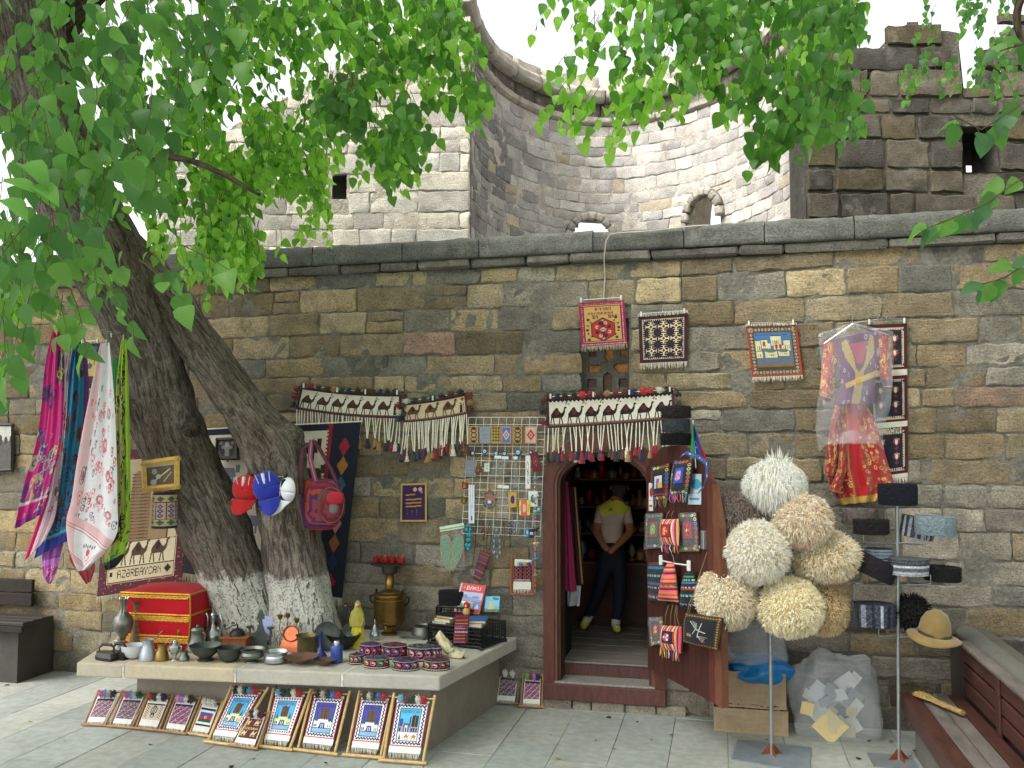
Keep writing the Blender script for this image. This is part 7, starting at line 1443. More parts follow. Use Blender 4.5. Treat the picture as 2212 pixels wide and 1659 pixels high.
hz_ = P(*K3(1270, 672), cb2.y).z; s = S(1, cb2) / KS[K3]
papakha('flat_hat', (cb2.x + .135 - .02, cb2.y + .07, hz_ + .006), 338 * s, .115, .15, ['101116', '17181f'], 'flat black felt hat resting on the rear crate by the magazine', 200, l=.005, group=None)
# leather shoes with curled tips
def shoe(p, L_, rz, rx, label, lit):
    t = thing('leather_shoe', label, 'shoe', tuple(p), rot=(rx[0], rx[1], rz)); b = MB(); b.col = lin('c8bf9c')
    def up(u, v):   # v along the length heel->toe, u round
        x = L_ * (v - .5); w = .038 * (math.sin(math.pi * min(1, .12 + v * .86)) ** .5) * (1 - .25 * (v < .35)); a = math.pi * (1 - u); hh = (.062 - .02 * v) if v < .45 else .055 - .045 * max(0, v - .55)
        cut = .55 + .45 * (v > .5) if .12 < v < .6 else 1
        z = math.sin(a) * hh; 
        if .08 < v < .55: a2 = (a - math.pi / 2); a = math.pi / 2 + (max(.75, abs(a2)) * (1 if a2 >= 0 else -1)); z = math.sin(a) * hh * 1.15
        if v > .9: z += (v - .9) * .35
        return (x, math.cos(a) * w, z + .004)
    b.sheet(14, 26, up); b.build('upper', mat('beige_leather', 'c8bf9c', rough=.55, var=.2, vs=25, bump=.4, bs=50), t, smooth=60, solid=.003)
    b = MB(); b.prism([(L_ * (v - .5), sg * .036 * (math.sin(math.pi * min(1, .12 + v * .86)) ** .5) * 1.05) for sg, vs_ in ((1, np.linspace(0, 1, 12)), (-1, np.linspace(1, 0, 12))) for v in vs_], 0, .005, ax='z'); b.build('sole', mat('shoe_sole', '8a5a3c', rough=.6), t)
    b = MB(); b.prism([(L_ * (v - .5) * .9, sg * .03 * (math.sin(math.pi * min(1, .12 + v * .8)) ** .5)) for sg, vs_ in ((1, np.linspace(0, .6, 8)), (-1, np.linspace(.6, 0, 8))) for v in vs_], .006, .009, ax='z'); b.build('insole', mat('insole', 'b08068', rough=.7), t)
    b = MB(); rg = random.Random(3)
    for k in range(16): v = rg.uniform(.3, .95); x = L_ * (v - .5); a = rg.uniform(.4, 2.7); q = Vector((x, .036 * math.cos(a), .05 * math.sin(a))); b.tube([q, q * 1.05 + Vector((rg.uniform(-.01, .01), rg.uniform(-.01, .01), .012)), q * 1.1 + Vector((rg.uniform(-.02, .02), rg.uniform(-.02, .02), rg.uniform(-.005, .02)))], .0018, 4)
    b.tube([(L_ * .47, 0, .02), (L_ * .52, 0, .04), (L_ * .48, 0, .06), (L_ * .43, 0, .055)], [.008, .006, .004, .002], 6); b.col = lin('c8bf9c'); b.build('leather_fringe', MATS['beige_leather'], t)
p = G(*K3(1430, 1300), ZS) + Vector((0, .07, 0)); shoe(p, .2, -.25, (0, 0), 'beige fringed leather shoe lying in front, pointing right', 1)
shoe(p + Vector((-.09, .03, .075)), .2, 2.6 - math.pi, (0, .62), 'beige leather shoe propped up behind its pair, showing the pink insole', 1)
# ================================================================ THINGS ON THE DOOR, HATS, BAGS, WIRE RACK
K8 = lambda x, y: ((2000 + x / 2.2114) / 1.4756, (1400 + y / 2.2114) / 1.4756)
def door_bag(name, pts, off, cv, label, cat='bag', thick=.03, frg=None, cords=None, m=None, wrap=False, group='woven bags hanging on the open door leaf', bul=1.):
    c = [onleaf(*K8(*q), off) for q in pts]; n = LN; t = thing(name, label, cat, tuple((c[2] + c[3]) / 2), group=group)
    q = quad(*c); fn = lambda u, v: Vector(q(u, v)) + n * (thick * bul * (math.sin(math.pi * min(max(u, .0), 1)) ** .5) * (math.sin(math.pi * min(max(v, 0), 1)) ** .5) + .004 * math.sin(u * 9 + v * 5))
    cloth('woven_front', cv, fn, m or M_CLOTH, t, thick=.008)
    b = MB(); b.col = lin('2a2226'); b.sheet(6, 6, lambda u, v: Vector(q(u, v)) - n * .006); b.build('bag_back', M_CLOTH, t, world=True, solid=.004)
    if frg: 
        rg = random.Random(len(label))
        for i in range(9):
            u = .06 + .88 * i / 8; p = Vector(fn(u, .97)); b = MB(); b.col = lin(rg.choice(frg)); b.tube([p, p + Vector((rg.uniform(-.008, .008), rg.uniform(-.01, 0), -.03)), p + Vector((rg.uniform(-.012, .012), 0, -.058 - rg.uniform(0, .015)))], [.003, .0045, .002], 5); b.build('tassel', M_YARN, t, world=True)
    if cords:
        for x0, x1, y1 in cords: a, b2 = Vector(fn(x0, 0)), onleaf(*K8(x1, y1), off + .01); b = MB(); b.tube([a, a.lerp(b2, .5) + n * .01, b2], .003, 5); b.build('cord', mat('jute', '8a7658', rough=.9), t, world=True)
    if wrap: w = cloth('clear_wrap', Cv(8, 8, 'dfe3ea'), lambda u, v: Vector(fn(u, v)) + n * (.012 + .004 * math.sin(u * 14 + v * 9)), M_CLEAR, t, thick=0)
    return t
def ethnic(w, h, bg, ctr, fl_, seed, stripe=None):
    cv = Cv(w, h, bg); rg = random.Random(seed); pal = ['b82c28', '3c8a4c', 'c8b838', '4a6ab8', 'c86428', 'd8d0b8']
    for k in range(0, h, 6): cv.e(3, k + 3, 2, 2.2, rg.choice(pal)).e(3, k + 3, .9, 1, bg).e(w - 3, k + 3, 2, 2.2, rg.choice(pal)).e(w - 3, k + 3, .9, 1, bg)
    for k in range(6, w - 6, 6): cv.e(k + 2, 4, 2.4, 2, rg.choice(pal)).e(k + 2, 4, 1, .9, bg).e(k + 2, h - 4, 2.4, 2, rg.choice(pal)).e(k + 2, h - 4, 1, .9, bg)
    if stripe: [cv.r(x, 0, x + 2, h, stripe[(x // 2) % len(stripe)]) for x in range(0, w, 2)]
    cx, cy = w / 2, h * .45; cv.r(cx - w * .27, cy - h * .25, cx + w * .27, cy + h * .25, '1c1418').r(cx - w * .24, cy - h * .22, cx + w * .24, cy + h * .22, ctr)
    for k in range(8): a = k * math.pi / 4; cv.e(cx + w * .12 * math.cos(a), cy + h * .11 * math.sin(a), w * .055, h * .05, fl_[k % len(fl_)])
    cv.e(cx, cy, w * .05, h * .045, 'd8c848'); return cv
cv = ethnic(34, 52, '23272c', '1c1a20', ['b82c28'], 1); cv.r(9, 16, 25, 34, 'c8d0d4').r(15, 20, 21, 34, '8a4ab0').r(19, 26, 25, 34, 'd0a838').r(0, 42, 34, 44, 'a82838')
door_bag('shoulder_bag', [(172, 195), (300, 168), (290, 425), (178, 440)], .02, cv, 'dark patterned bag with a clear window showing a castle card, top left on the door', frg=['5a8a4c', '2a2c50', '8a3030', '8a7a50'])
door_bag('shoulder_bag', [(330, 150), (465, 135), (430, 385), (292, 400)], .05, ethnic(34, 52, '1f2a38', '2c50b0', ['d868a8', 'e8a8d0'], 2), 'dark bag with pink flower on bright blue square, tilted at the top of the door', frg=['3a9aa0', 'd06a90', 'c8b040', '4a60b0'])
door_bag('shoulder_bag', [(135, 525), (255, 520), (250, 765), (122, 778)], .02, ethnic(34, 52, '2c3c34', '8a3a28', ['50b050', '68c060'], 3), 'green bordered bag in clear wrapping, left of the striped red flower bag', wrap=True, thick=.016)
door_bag('shoulder_bag', [(372, 520), (488, 515), (512, 790), (360, 795)], .02, ethnic(34, 52, '2a2c34', 'a01c28', ['c83040', '701420'], 4), 'dark bag with dark red flower in clear wrapping, right of the striped one', wrap=True, thick=.016)
door_bag('shoulder_bag', [(238, 565), (362, 562), (365, 750), (232, 742)], .07, ethnic(36, 48, 'c86a80', 'b01c28', ['d8a030', 'd8307a', 'e0c050'], 5, ['d87090', '8a2c50', 'd8a060', 'b02838', 'e0c8b0']), 'small pink and orange striped bag with red flower square, middle of the door', thick=.045, frg=['d8b848', 'e0d8d0', '8a3a80', 'd06a40'], cords=[(.3, 300, 500), (.6, 325, 505)])
cv = Cv(30, 60, '24303c'); [cv.r(0, y, 30, y + 4, c) for y, c in zip(range(0, 60, 6), ['5a3a2c', '3a6a8c', '24303c', '2c5a50', '24303c', '4a5a80', '3a2a2c', '24303c', '6a3a30', '24303c'])]; [cv.ring(x, y, 1.6, 1.6, .8, 'c8c8b8') for y in (20, 38, 53) for x in range(3, 30, 5)]
door_bag('drawstring_pouch', [(148, 868), (262, 868), (280, 1160), (145, 1135)], .02, cv, 'dark blue green embroidered pouch behind the orange striped one', cat='pouch')
cv = Cv(34, 60, 'd86a40'); [cv.r(0, y, 34, y + 3, c) for y, c in zip(range(0, 60, 3), ['d8386a', 'e08a50', '8a1c50', 'e0a060', 'd84a48', '6a1838', 'e06a78', 'd88a40'] * 3)]; [cv.e(x, 34, 2.4, 2, '3c6a3c').e(x + 3, 34, 1.4, 1.4, 'c82c30') for x in range(3, 34, 6)]
door_bag('drawstring_pouch', [(290, 868), (330, 868), (362, 1150), (208, 1135)], .06, cv, 'gathered orange and pink striped pouch hanging from the white hanger', cat='pouch', thick=.06)
cv = Cv(34, 60, '14202c'); [cv.r(0, y, 34, y + 3, c) for y, c in zip(range(0, 60, 5), ['1c3048', '3a8a50', '14202c', '3a6aa0', '14202c', 'a83030', '14202c', '2c6a50', '14202c', '20304c', '14202c', '14202c'])]; [cv.ring(x, y, 1.4, 1.4, .7, 'c8c8c0') for y in (12, 24, 38, 52) for x in range(3, 34, 5)]
door_bag('drawstring_pouch', [(410, 940), (465, 940), (512, 1205), (365, 1190)], .04, cv, 'gathered navy pouch with green bands at the right end of the white hanger', cat='pouch', thick=.05)
door_bag('shoulder_bag', [(155, 1255), (250, 1250), (258, 1440), (165, 1460)], .02, ethnic(30, 46, '3a4a4c', '8a1c28', ['c83040', 'c8b0a0'], 6), 'small grey green bag partly behind the lowest striped bag', wrap=True, thick=.014)
door_bag('shoulder_bag', [(240, 1310), (382, 1320), (378, 1510), (228, 1470)], .07, ethnic(36, 46, 'c86a60', '34142c', ['d830a0', 'e8e0d8', 'd830a0'], 7, ['d8a040', '6a2c70', 'd85060', 'e0c8a0', 'b03048']), 'lowest striped bag with magenta and white hearts on black', thick=.045, frg=['d8c848', '6a3a80', 'e0d8e0', 'd06a50'], cords=[(.2, 290, 1170), (.45, 320, 1165), (.7, 345, 1170), (.9, 350, 1180)])
cv = Cv(56, 50, '14161e'); cv.fr(0, 5, '3c2a18'); [cv.e(k, 3, 1, 1, '9a7030').e(k, 47, 1, 1, '9a7030') for k in range(2, 56, 4)]; [cv.e(3, k, 1, 1, '9a7030').e(53, k, 1, 1, '9a7030') for k in range(2, 50, 4)]
cv.ln(14, 12, 26, 22, 'b8b8b0', 1.2).ln(26, 22, 40, 26, 'b8b8b0', 1.4).ln(26, 22, 22, 30, 'b8b8b0', 1.4).ln(33, 12, 30, 34, 'b8b8b0', 1.4).e(14, 34, 5, 4, '5a201c').ring(12, 34, 2, 2, .8, 'c8c0b8').ring(17, 34, 2, 2, .8, 'c8c0b8').poly([(34, 40), (37, 35), (40, 41)], 'a82838'); [cv.ln(16 + k * 3, 10 + k, 27, 21, 'a8a8a0', .7).ln(36 + k * 2, 42 - k * 3, 30, 32, 'a8a8a0', .7) for k in range(4)]
door_bag('shoulder_bag', [(412, 1222), (672, 1262), (640, 1492), (388, 1430)], .10, cv, 'black bag with white long winged bird and ochre border, bottom right of the door', thick=.04, cords=[(.05, 470, 1080), (.1, 560, 800)])
for pts, a, c1, lb in (([(150, 308), (178, 310), (180, 505), (150, 508)], 'e0e0dc', 'b01c28', 'white notice with red roundel on the left edge of the door'), ([(428, 245), (520, 245), (518, 462), (426, 460)], 'b8c8d4', '4a90b8', 'pale blue and white card behind the upper bags')):
    cv = Cv(16, 36, a); cv.e(10, 12, 6, 6, c1).r(2, 28, 14, 31, c1).r(2, 22, 14, 23, '8a8a90'); c = [onleaf(*K8(*q), .008) for q in pts]; t = cloth('door_card', cv, quad(*c), M_PAINT, thick=.003); tag(t, lb, 'card')
t = thing('white_hanger', 'white plastic clip hanger on the door carrying two pouches', 'hanger', tuple(onleaf(*K8(330, 880), .06)))
b = MB(); b.tube([onleaf(*K8(x, y), .06) for x, y in ((235, 855), (330, 875), (430, 890))], .006, 6); b.build('hanger_bar', M_WHITE, t, world=True)
for x, y in ((235, 850), (432, 890)): p = onleaf(*K8(x, y), .07); b = MB(); b.box(p.x - .014, p.y - .01, p.z - .04, p.x + .014, p.y + .012, p.z + .035, b=.004); b.build('hanger_clip', M_WHITE, t, world=True)
b = MB(); b.tube([onleaf(*K8(x, y), .05) for x, y in ((330, 872), (322, 830), (308, 800), (322, 780))], .002, 5); b.build('hook', M_WIRE, t, world=True)
cv = Cv(60, 6, '2a4a8c'); [cv.r(x, 2, x + 2, 4, ['8a3a60', 'b8b0c8', '3a7a8c'][(x // 3) % 3]) for x in range(0, 60, 3)]
pp = [onleaf(*K8(x, y), .09) for x, y in ((380, 120), (420, 95), (500, 125), (560, 165), (562, 260), (530, 345), (500, 370))]
def ribbon(pts, w, dirv):
    def fn(u, v):
        q = u * (len(pts) - 1); i = min(int(q), len(pts) - 2); p = pts[i].lerp(pts[i + 1], q - i); return p + dirv * w * (v - .5)
    return fn
tag(cloth('bag_strap', cv, ribbon(pp, .035, Vector((.5, -.4, .75)).normalized()), M_CLOTH, thick=.004), 'blue embroidered strap looping over the top right of the door', 'strap')
# flag
fp, fq = onleaf(1503, 982, .0), onleaf(1497, 908, .0); t = thing('small_flag', 'small blue red and green flag on a white stick above the door leaf', 'flag', tuple(fp))
b = MB(); b.tube([fp - Vector((0, 0, .1)), fq], .005, 8); b.build('flag_stick', M_WHITE, t, world=True)
cv = Cv(24, 30, '2a6ab8'); cv.poly([(0, 0), (7, 0), (5, 30), (0, 30)], '2c9a48').poly([(18, 8), (24, 20), (24, 30), (17, 30)], 'c02838').ring(10, 16, 3, 3, 1, 'd8d8e0')
cloth('flag_cloth', cv, lambda u, v: fq + Vector((-.028 * v + u * (.006 + .135 * v), -.012 - .02 * math.sin(u * 8), -.01 - .29 * v - .03 * u)), M_SILK, t, thick=.002)
# papakhas stacked on the door top
s6 = lambda x, y: ((1700 + x / 1.508) / 1.4756, (1250 + y / 1.508) / 1.4756)
for y0, y1, cols, lb in ((255, 192, ['0c0c0f', '15151a'], 'glossy black karakul hat, lowest of the stack on the door'), (194, 122, ['3c4046', '4a4f55', '2c2f34'], 'dark grey karakul hat, middle of the stack on the door'), (124, 62, ['2a2120', '372b28', '1e1817'], 'dark brown karakul hat, topmost of the stack on the door')):
    p = onleaf(*s6(686, y0), -.02); q = onleaf(*s6(686, y1), -.02); papakha('karakul_hat', p, (150 - (y0 - 124) * .12 * (1 if y0 > 130 else -1) if 0 else {255: 146, 194: 132, 124: 142}[y0]) / 1.508 / 1.4756 * S(1, p), (q.z - p.z) * .92, .2, cols, lb, 900, rot=(0, 0, .3), l=.01, group='karakul hats stacked on the door leaf')
# ---- baseball caps and bag on the trunk
KC = lambda x, y: ((600 + x / 2.7655) / 1.4756, (1350 + y / 2.7655) / 1.4756)
M_CAP = mat('cap_cotton', attr=True, rough=.8, var=.06, bump=.15, bs=200, sheen=.2)
def bcap(x, y, w, h, bx, by, bw, bh, tilt, col, c2, label, Y, rz=0, logo=None):
    p = P(*KC(x, y), Y); s = S(1, p) / 2.7655 / 1.4756; t = thing('baseball_hat', label, 'cap', tuple(p), rot=(0, tilt, rz), group='baseball caps clipped to the trunk')
    b = MB(); b.col = lin(col)
    b.sheet(24, 12, lambda u, v: (w * s / 2 * math.sin(v * math.pi / 2) ** .8 * math.cos(-2 * math.pi * u), -.075 * math.cos(v * math.pi / 2) - .01, h * s / 2 * math.sin(v * math.pi / 2) ** .8 * math.sin(-2 * math.pi * u)))
    b.c = [lin(c2) if c2 and (i % 24) in (4, 5) else lin(col) for i in range(len(b.f))]; b.build('crown_panels', M_CAP, t, smooth=180, solid=.004)
    b = MB(); b.col = lin(col); b.sheet(14, 6, lambda u, v: (bw * s / 2 * (u * 2 - 1) * (1 - .15 * v * v) + 0, -.035 - .06 * math.sin(math.pi * u) - .05 * v, -h * s * .36 - bh * s * v * (.25 + .75 * math.sin(math.pi * u) ** .5))); b.build('brim', M_CAP, t, smooth=180, solid=.005)
    b = MB(); b.col = lin('e0d8e0' if col != 'e4e4ea' else '1c2438'); 
    for dx in (-.16, .16) if col != 'e4e4ea' else (): b.tube([(w * s * dx * (1.6 - q), -.078 * math.cos(q * 1.45) - .012, h * s * (.48 - .9 * (1 - abs(q)) * .5 - .0) if 0 else h * s / 2 * math.sin((.5 - q) * 2.4)) for q in np.linspace(0, 1, 8)], .003, 5)
    b.box(-.012, -.088, h * s * .1, .012, -.05, h * s * .46, b=.006); b.build('strap_and_piping', M_CAP, t, smooth=60)
    b = MB(); b.ball((0, -.086, 0), .007, 8); b.col = lin(col); b.build('button', M_CAP, t, smooth=60)
    if logo: b = MB(); b.col = lin(logo); b.box(-.03, -.062, -h * s * .30, .012, -.055, -h * s * .24); b.box(-.005, -.064, -h * s * .28, .004, -.055, -h * s * .2); b.build('cap_logo', M_PAINT, t)
bcap(525, 575, 265, 240, 0, 0, 245, 130, .05, 'b8101c', None, 'bright red baseball cap, left of the blue one', -.80, logo='b8962c')
bcap(700, 560, 245, 280, 0, 0, 200, 140, -.25, '1c2c9c', None, 'royal blue baseball cap between the red and the white cap', -.86, rz=.3)
bcap(895, 585, 200, 215, 0, 0, 190, 140, .2, 'e4e4ea', '1c2438', 'white baseball cap with dark strap, next to the maroon bag', -.80, rz=-.5)
t = thing('cap_hanger', 'thin wire hanger holding the three caps on the trunk', 'hanger', tuple(P(*KC(700, 440), -.76))); b = MB(); b.tube([P(*KC(540, 458), -.80), P(*KC(880, 470), -.80)], .003, 5); b.tube([P(*KC(720, 460), -.78), P(*KC(735, 380), -.72)], .002, 5); b.build('rod', M_WIRE, t, world=True)
for x in (560, 858): p = P(*KC(x, 468), -.82); b = MB(); b.box(p.x - .012, p.y - .01, p.z - .03, p.x + .012, p.y + .01, p.z + .02, b=.003); b.build('clip', M_IRON, t, world=True)
bag = thing('kilim_backpack', 'maroon kilim backpack with zipped round pocket hanging on the right trunk', 'backpack', tuple(P(*KC(1170, 940), -.62)))
def blob(nm, x0, y0, x1, y1, Y, dep, col, cols=None, e=.55, n=22):
    A, B_ = P(*KC(x0, y0), Y), P(*KC(x1, y1), Y); c = (A + B_) / 2; rx, rz = abs(B_.x - A.x) / 2, abs(B_.z - A.z) / 2; b = MB(); sg = lambda q: math.copysign(abs(q) ** e, q)
    b.sheet(n, 14, lambda u, v: (c.x + rx * sg(math.sin(math.pi * v)) * sg(math.cos(-2 * math.pi * u)), c.y + dep * sg(math.cos(math.pi * v)) * -1, c.z + rz * sg(math.sin(math.pi * v)) * sg(math.sin(-2 * math.pi * u)) * 1))
    b.c = [lin(cols[(i // n * 3 + (i % n)) // 4 % len(cols)]) if cols else lin(col) for i in range(len(b.f))]; return b.build(nm, M_CLOTH, bag, smooth=60, world=True)
KM = ['7a1c34', '4a1c2c', '8a2c3c', '3c2a50', '9c3a28', '5a1c3a']
blob('body', 975, 480, 1330, 945, -.62, .075, '6a1c2c', ['9a3a20', '5a1830', '6a1c38', '4a2a6a', '7a1c2c', 'a04020'])
blob('outer_pocket', 1030, 500, 1350, 905, -.70, .05, '5a1c3a', KM)
blob('round_pocket', 1140, 560, 1380, 880, -.77, .045, '6a1420', ['6a1a28', '34403c', '7a2430', '5a1824'], e=.8)
blob('pocket_flap', 1225, 600, 1375, 720, -.81, .03, '9c1c2c', e=.8)
blob('small_pouch', 1245, 700, 1325, 800, -.81, .02, '6a5c5c', e=.7)
for nm, pts, w, c in (('shoulder_strap', [(1090, 140), (1075, 300), (1110, 450), (1150, 590)], .04, '7a3a50'), ('shoulder_strap', [(1100, 150), (1010, 230), (990, 400), (1000, 620)], .045, '44292c'), ('shoulder_strap', [(1110, 150), (1180, 260), (1260, 400), (1330, 560)], .035, '4a1a28')):
    pp = [P(*KC(*q), -.70) for q in pts]; cv = Cv(40, 6, c); cv.r(0, 2.5, 40, 3.5, 'b09aa8' if c == '7a3a50' else '5a4040'); cloth(nm, cv, ribbon(pp, w, Vector((1, 0, .12))), M_CLOTH, bag, thick=.006)
b = MB(); b.tube([P(*KC(1165 + 110 * math.cos(a) + 95, 720 + 155 * math.sin(a)), -.80) for a in np.linspace(0, 6.28, 24)], .004, 5); b.build('zipper', mat('zip', '6a4a48', rough=.5), bag, world=True)
b = MB(); b.tube([P(*KC(975, 478), -.7), P(*KC(1025, 478), -.7)], .004, 4); b.build('buckle', M_SIL, bag, world=True)
# ---- dress in plastic
KD = lambda x, y: ((2340 + x / 2.5133) / 1.4756, (980 + y / 2.5133) / 1.4756)
dr = thing('folk_dress', 'red and gold folk dress half covered by a clear plastic bag on the wall', 'dress', tuple(P(*KD(1000, 1580), -.12)))
def panel(nm, keys, Y, cv, pleat, freq, ph=0, m=None):
    keys = [tuple(KD(k[0], k[1])) + tuple(KD(k[2], k[3])) for k in keys]; n = len(keys) - 1; Ls = [P(k[0], k[1], Y) for k in keys]; Rs = [P(k[2], k[3], Y) for k in keys]
    def fn(u, v):
        q = v * n; i = min(int(q), n - 1); f = q - i; a = Ls[i].lerp(Ls[i + 1], f); b_ = Rs[i].lerp(Rs[i + 1], f); return a.lerp(b_, u) + Vector((0, -1, 0)) * (pleat * math.sin(u * freq + ph) * (.3 + .7 * v) + .04 * math.sin(math.pi * u))
    return cloth(nm, cv, fn, m or mat('brocade', attr=True, rough=.4, var=.1, vs=40, bump=.2, bs=150, sheen=.3), dr, thick=.004)
def gold(cv, n, seed, cols=('c89a48', 'e0b868', 'a86a38')):
    rg = random.Random(seed)
    for k in range(n): x, y = rg.uniform(0, cv.w), rg.uniform(0, cv.h); cv.ring(x, y, rg.uniform(.8, 2), rg.uniform(.8, 2.2), .7, rg.choice(cols))
    return cv
cv = gold(Cv(60, 90, 'a01820'), 260, 1); cv.r(22, 0, 34, 90, 'b0101c'); cv.r(0, 83, 60, 90, 'b89038'); cv.ln(22, 0, 21, 88, 'a87838', 1.2)
panel('skirt', [(820, 690, 1010, 690), (775, 900, 1130, 900), (750, 1100, 1190, 1100), (735, 1300, 1245, 1280), (770, 1460, 1285, 1400), (860, 1580, 1170, 1545)], -.12, cv, .022, 24)
cv = gold(Cv(20, 80, '8a1820'), 80, 2); cv.r(0, 74, 20, 80, 'b89038')
panel('side_panel', [(800, 800, 860, 800), (745, 1100, 850, 1100), (722, 1320, 800, 1345), (722, 1335, 798, 1350)], -.17, cv, .01, 9)
panel('side_panel', [(850, 1000, 900, 1000), (830, 1300, 900, 1300), (765, 1450, 850, 1470), (765, 1460, 848, 1490)], -.18, gold(Cv(18, 60, '9a1c20'), 50, 5).r(0, 54, 18, 60, 'b89038'), .01, 7)
cv = Cv(50, 50, '5a2050'); gold(cv, 30, 3, ('8a6a88', 'b0a0b0')); cv.poly([(14, 2), (20, 22), (25, 26), (31, 22), (38, 2), (42, 4), (44, 14), (32, 26), (30, 50), (20, 50), (20, 26), (8, 16), (8, 4)], 'a88a48').poly([(16, 6), (21, 20), (29, 20), (36, 6)], 'a03850')
panel('bodice', [(780, 260, 1180, 170), (840, 420, 1160, 400), (850, 620, 1130, 600), (800, 780, 1130, 770)], -.17, cv, .008, 6)
cv = Cv(30, 6, 'b8923c'); gold(cv, 12, 4); panel('belt', [(890, 610, 1150, 500), (900, 650, 1160, 545)], -.23, cv, .004, 6)
panel('sleeve', [(720, 290, 850, 260), (705, 450, 830, 470), (690, 650, 800, 700), (685, 740, 770, 760)], -.15, gold(Cv(20, 50, 'a82c38'), 80, 6).r(0, 42, 20, 44, 'b8903c').r(0, 44, 20, 50, '5a1c40'), .012, 5)
panel('sleeve', [(1120, 190, 1265, 230), (1150, 400, 1260, 400), (1170, 560, 1270, 550), (1195, 640, 1275, 640)], -.15, gold(Cv(20, 50, 'a02c40'), 80, 7).r(0, 38, 20, 50, '5a2050').r(0, 48, 20, 50, 'b8903c'), .012, 5)
b = MB(); b.tube([P(*KD(x, y), -.2) for x, y in ((720, 290), (950, 130), (1240, 220))], .005, 6); b.tube([P(*KD(x, y), -.15) for x, y in ((950, 130), (945, 90), (955, 65), (940, 50))], .003, 5); b.tube([P(*KD(x, y), -.05) for x, y in ((965, 125), (1150, 95), (1350, 92))], .003, 5); b.tube([P(*KD(x, y), -.05) for x, y in ((1150, 95), (1142, 60), (1150, 20))], .002, 5); b.build('wire_hangers', M_WIRE, dr, world=True)
fk = [tuple(KD(a, b_)) + tuple(KD(c, d)) for a, b_, c, d in ((900, 135, 990, 130), (670, 215, 1280, 190), (700, 500, 1275, 500), (660, 800, 1250, 800), (655, 1000, 1190, 1000), (685, 1155, 1205, 1150))]
Lf, Rf = [P(k[0], k[1], -.22) for k in fk], [P(k[2], k[3], -.22) for k in fk]
def film(u, v):
    q = v * 5; i = min(int(q), 4); f = q - i; a, b_ = Lf[i].lerp(Lf[i + 1], f), Rf[i].lerp(Rf[i + 1], f)
    if v > .93: a = a + Vector((0, 0, .16 * math.sin(math.pi * u) * (v - .93) / .07)); b_ = b_ + Vector((0, 0, .16 * math.sin(math.pi * u) * (v - .93) / .07))
    return a.lerp(b_, u) + Vector((0, -1, 0)) * (.06 * math.sin(math.pi * u) + .012 * math.sin(u * 17 + 5 * v) + .02 * nz(u * 5, v * 6, 2))
cloth('plastic_cover', Cv(30, 40, 'dfe3ea', 1), film, mat('dress_film', 'e4e6f0', rough=.12, var=0, bump=.8, bs=9, alpha=.17, dist=.03, spec=1.0), dr, thick=0)
# ---- fur hat stand
K7 = lambda x, y: ((2150 + x / 1.583) / 1.4756, (1400 + y / 1.583) / 1.4756)
bp = G(*K7(490, 1582), .02); t = thing('fur_hat_stand', 'galvanised pole on a flat grey steel plate holding the shaggy hats', 'stand', (bp.x, bp.y, 0))
pl = [G(*K7(*q), .012) for q in ((318, 1515), (690, 1553), (684, 1680), (288, 1612))]; b = MB(); b.prism([(p.x, p.y) for p in pl], .001, .013, ax='z'); b.build('base_plate', mat('steel_plate', '848d96', rough=.5, metal=.3, var=.2, vs=6, bump=.1), t, world=True)
zt = P(*K7(505, 300), bp.y).z; b = MB(); b.tube([(bp.x, bp.y, .013), (bp.x + .012, bp.y, zt)], .013, 12); b.build('pole', M_METAL, t, smooth=60, world=True)
M_RUST = mat('rust', '7a4228', rough=.9, var=.4, vs=30, bump=.4)
for a in (0, 1.57, 3.14, 4.71): b = MB(); d = Vector((math.cos(a + .3), math.sin(a + .3), 0)); o = Vector((bp.x, bp.y, .013)); b.add([o, o + d * .075, o + d * .012 + Vector((0, 0, .075)), o + Vector((0, 0, .075))], [(0, 1, 2, 3)]); b.build('gusset', M_RUST, t, world=True, solid=.004)
def furhat(x, y, rx, ry, dY, base, cols, label, long=False, n=7500, l=.036, w=.0042, tip=False):
    p = P(*K7(x, y), bp.y + dY); s = S(1, p) / 1.583 / 1.4756; t = thing('shaggy_hat', label, 'hat', tuple(p), group='shaggy wool hats on the stand'); rx, rz = rx * s * 1.08 - l * .6, ry * s * 1.08 - l * .6
    b = MB(); b.col = lin(base); b.lathe([(max(.001, math.sin(a) * rx * (1 - (.25 * max(0, -math.cos(a)) if tip else 0))), -math.cos(a) * rz) for a in np.linspace(0, math.pi, 14)], 24, wob=lambda a, z: .05 * nz(math.cos(a) * 2, math.sin(a) * 2, z * 9 + x)); b.build('hat_body', M_BASE, t, smooth=60)
    b = MB(); fluff(b, (0, 0, 0), rx, rx, rz, n, l, w, int(x), cols, curl=1.15 if not long else .35, down=.45 if not long else 1.0, zmin=-1)
    if tip: fluff(b, (.02, 0, rz * .9), rx * .35, rx * .35, rz * .45, 160, l * .9, w, 5, cols, curl=.2, down=-.6)
    tag(b.build('wool_tufts', M_FUR, t), kind='stuff')
    k = MB(); a0 = Vector((bp.x - p.x + .005, bp.y - p.y, -rz * .9)); k.tube([a0, Vector((0, 0, -rz * .5))], .005, 6); k.build('support_wire', M_METAL, t); return t
furhat(505, 235, 152, 130, 0, 'ddd8c8', ['f6f3ea', 'fbf8f0', 'ece7da'], 'long haired pure white hat crowning the stand', long=True, n=5000, l=.075, w=.0034, tip=True)
furhat(315, 400, 128, 122, .0, '6e635e', ['7a6e68', '8a7e78', '6a5f5a', '94887f'], 'grey brown curly hat at the upper left of the stand')
furhat(648, 412, 132, 130, -.12, 'bba98a', ['e0d2ba', 'e8dcc8', 'cdb294', 'f0e8da'], 'cream hat with brownish patch at the upper right of the stand')
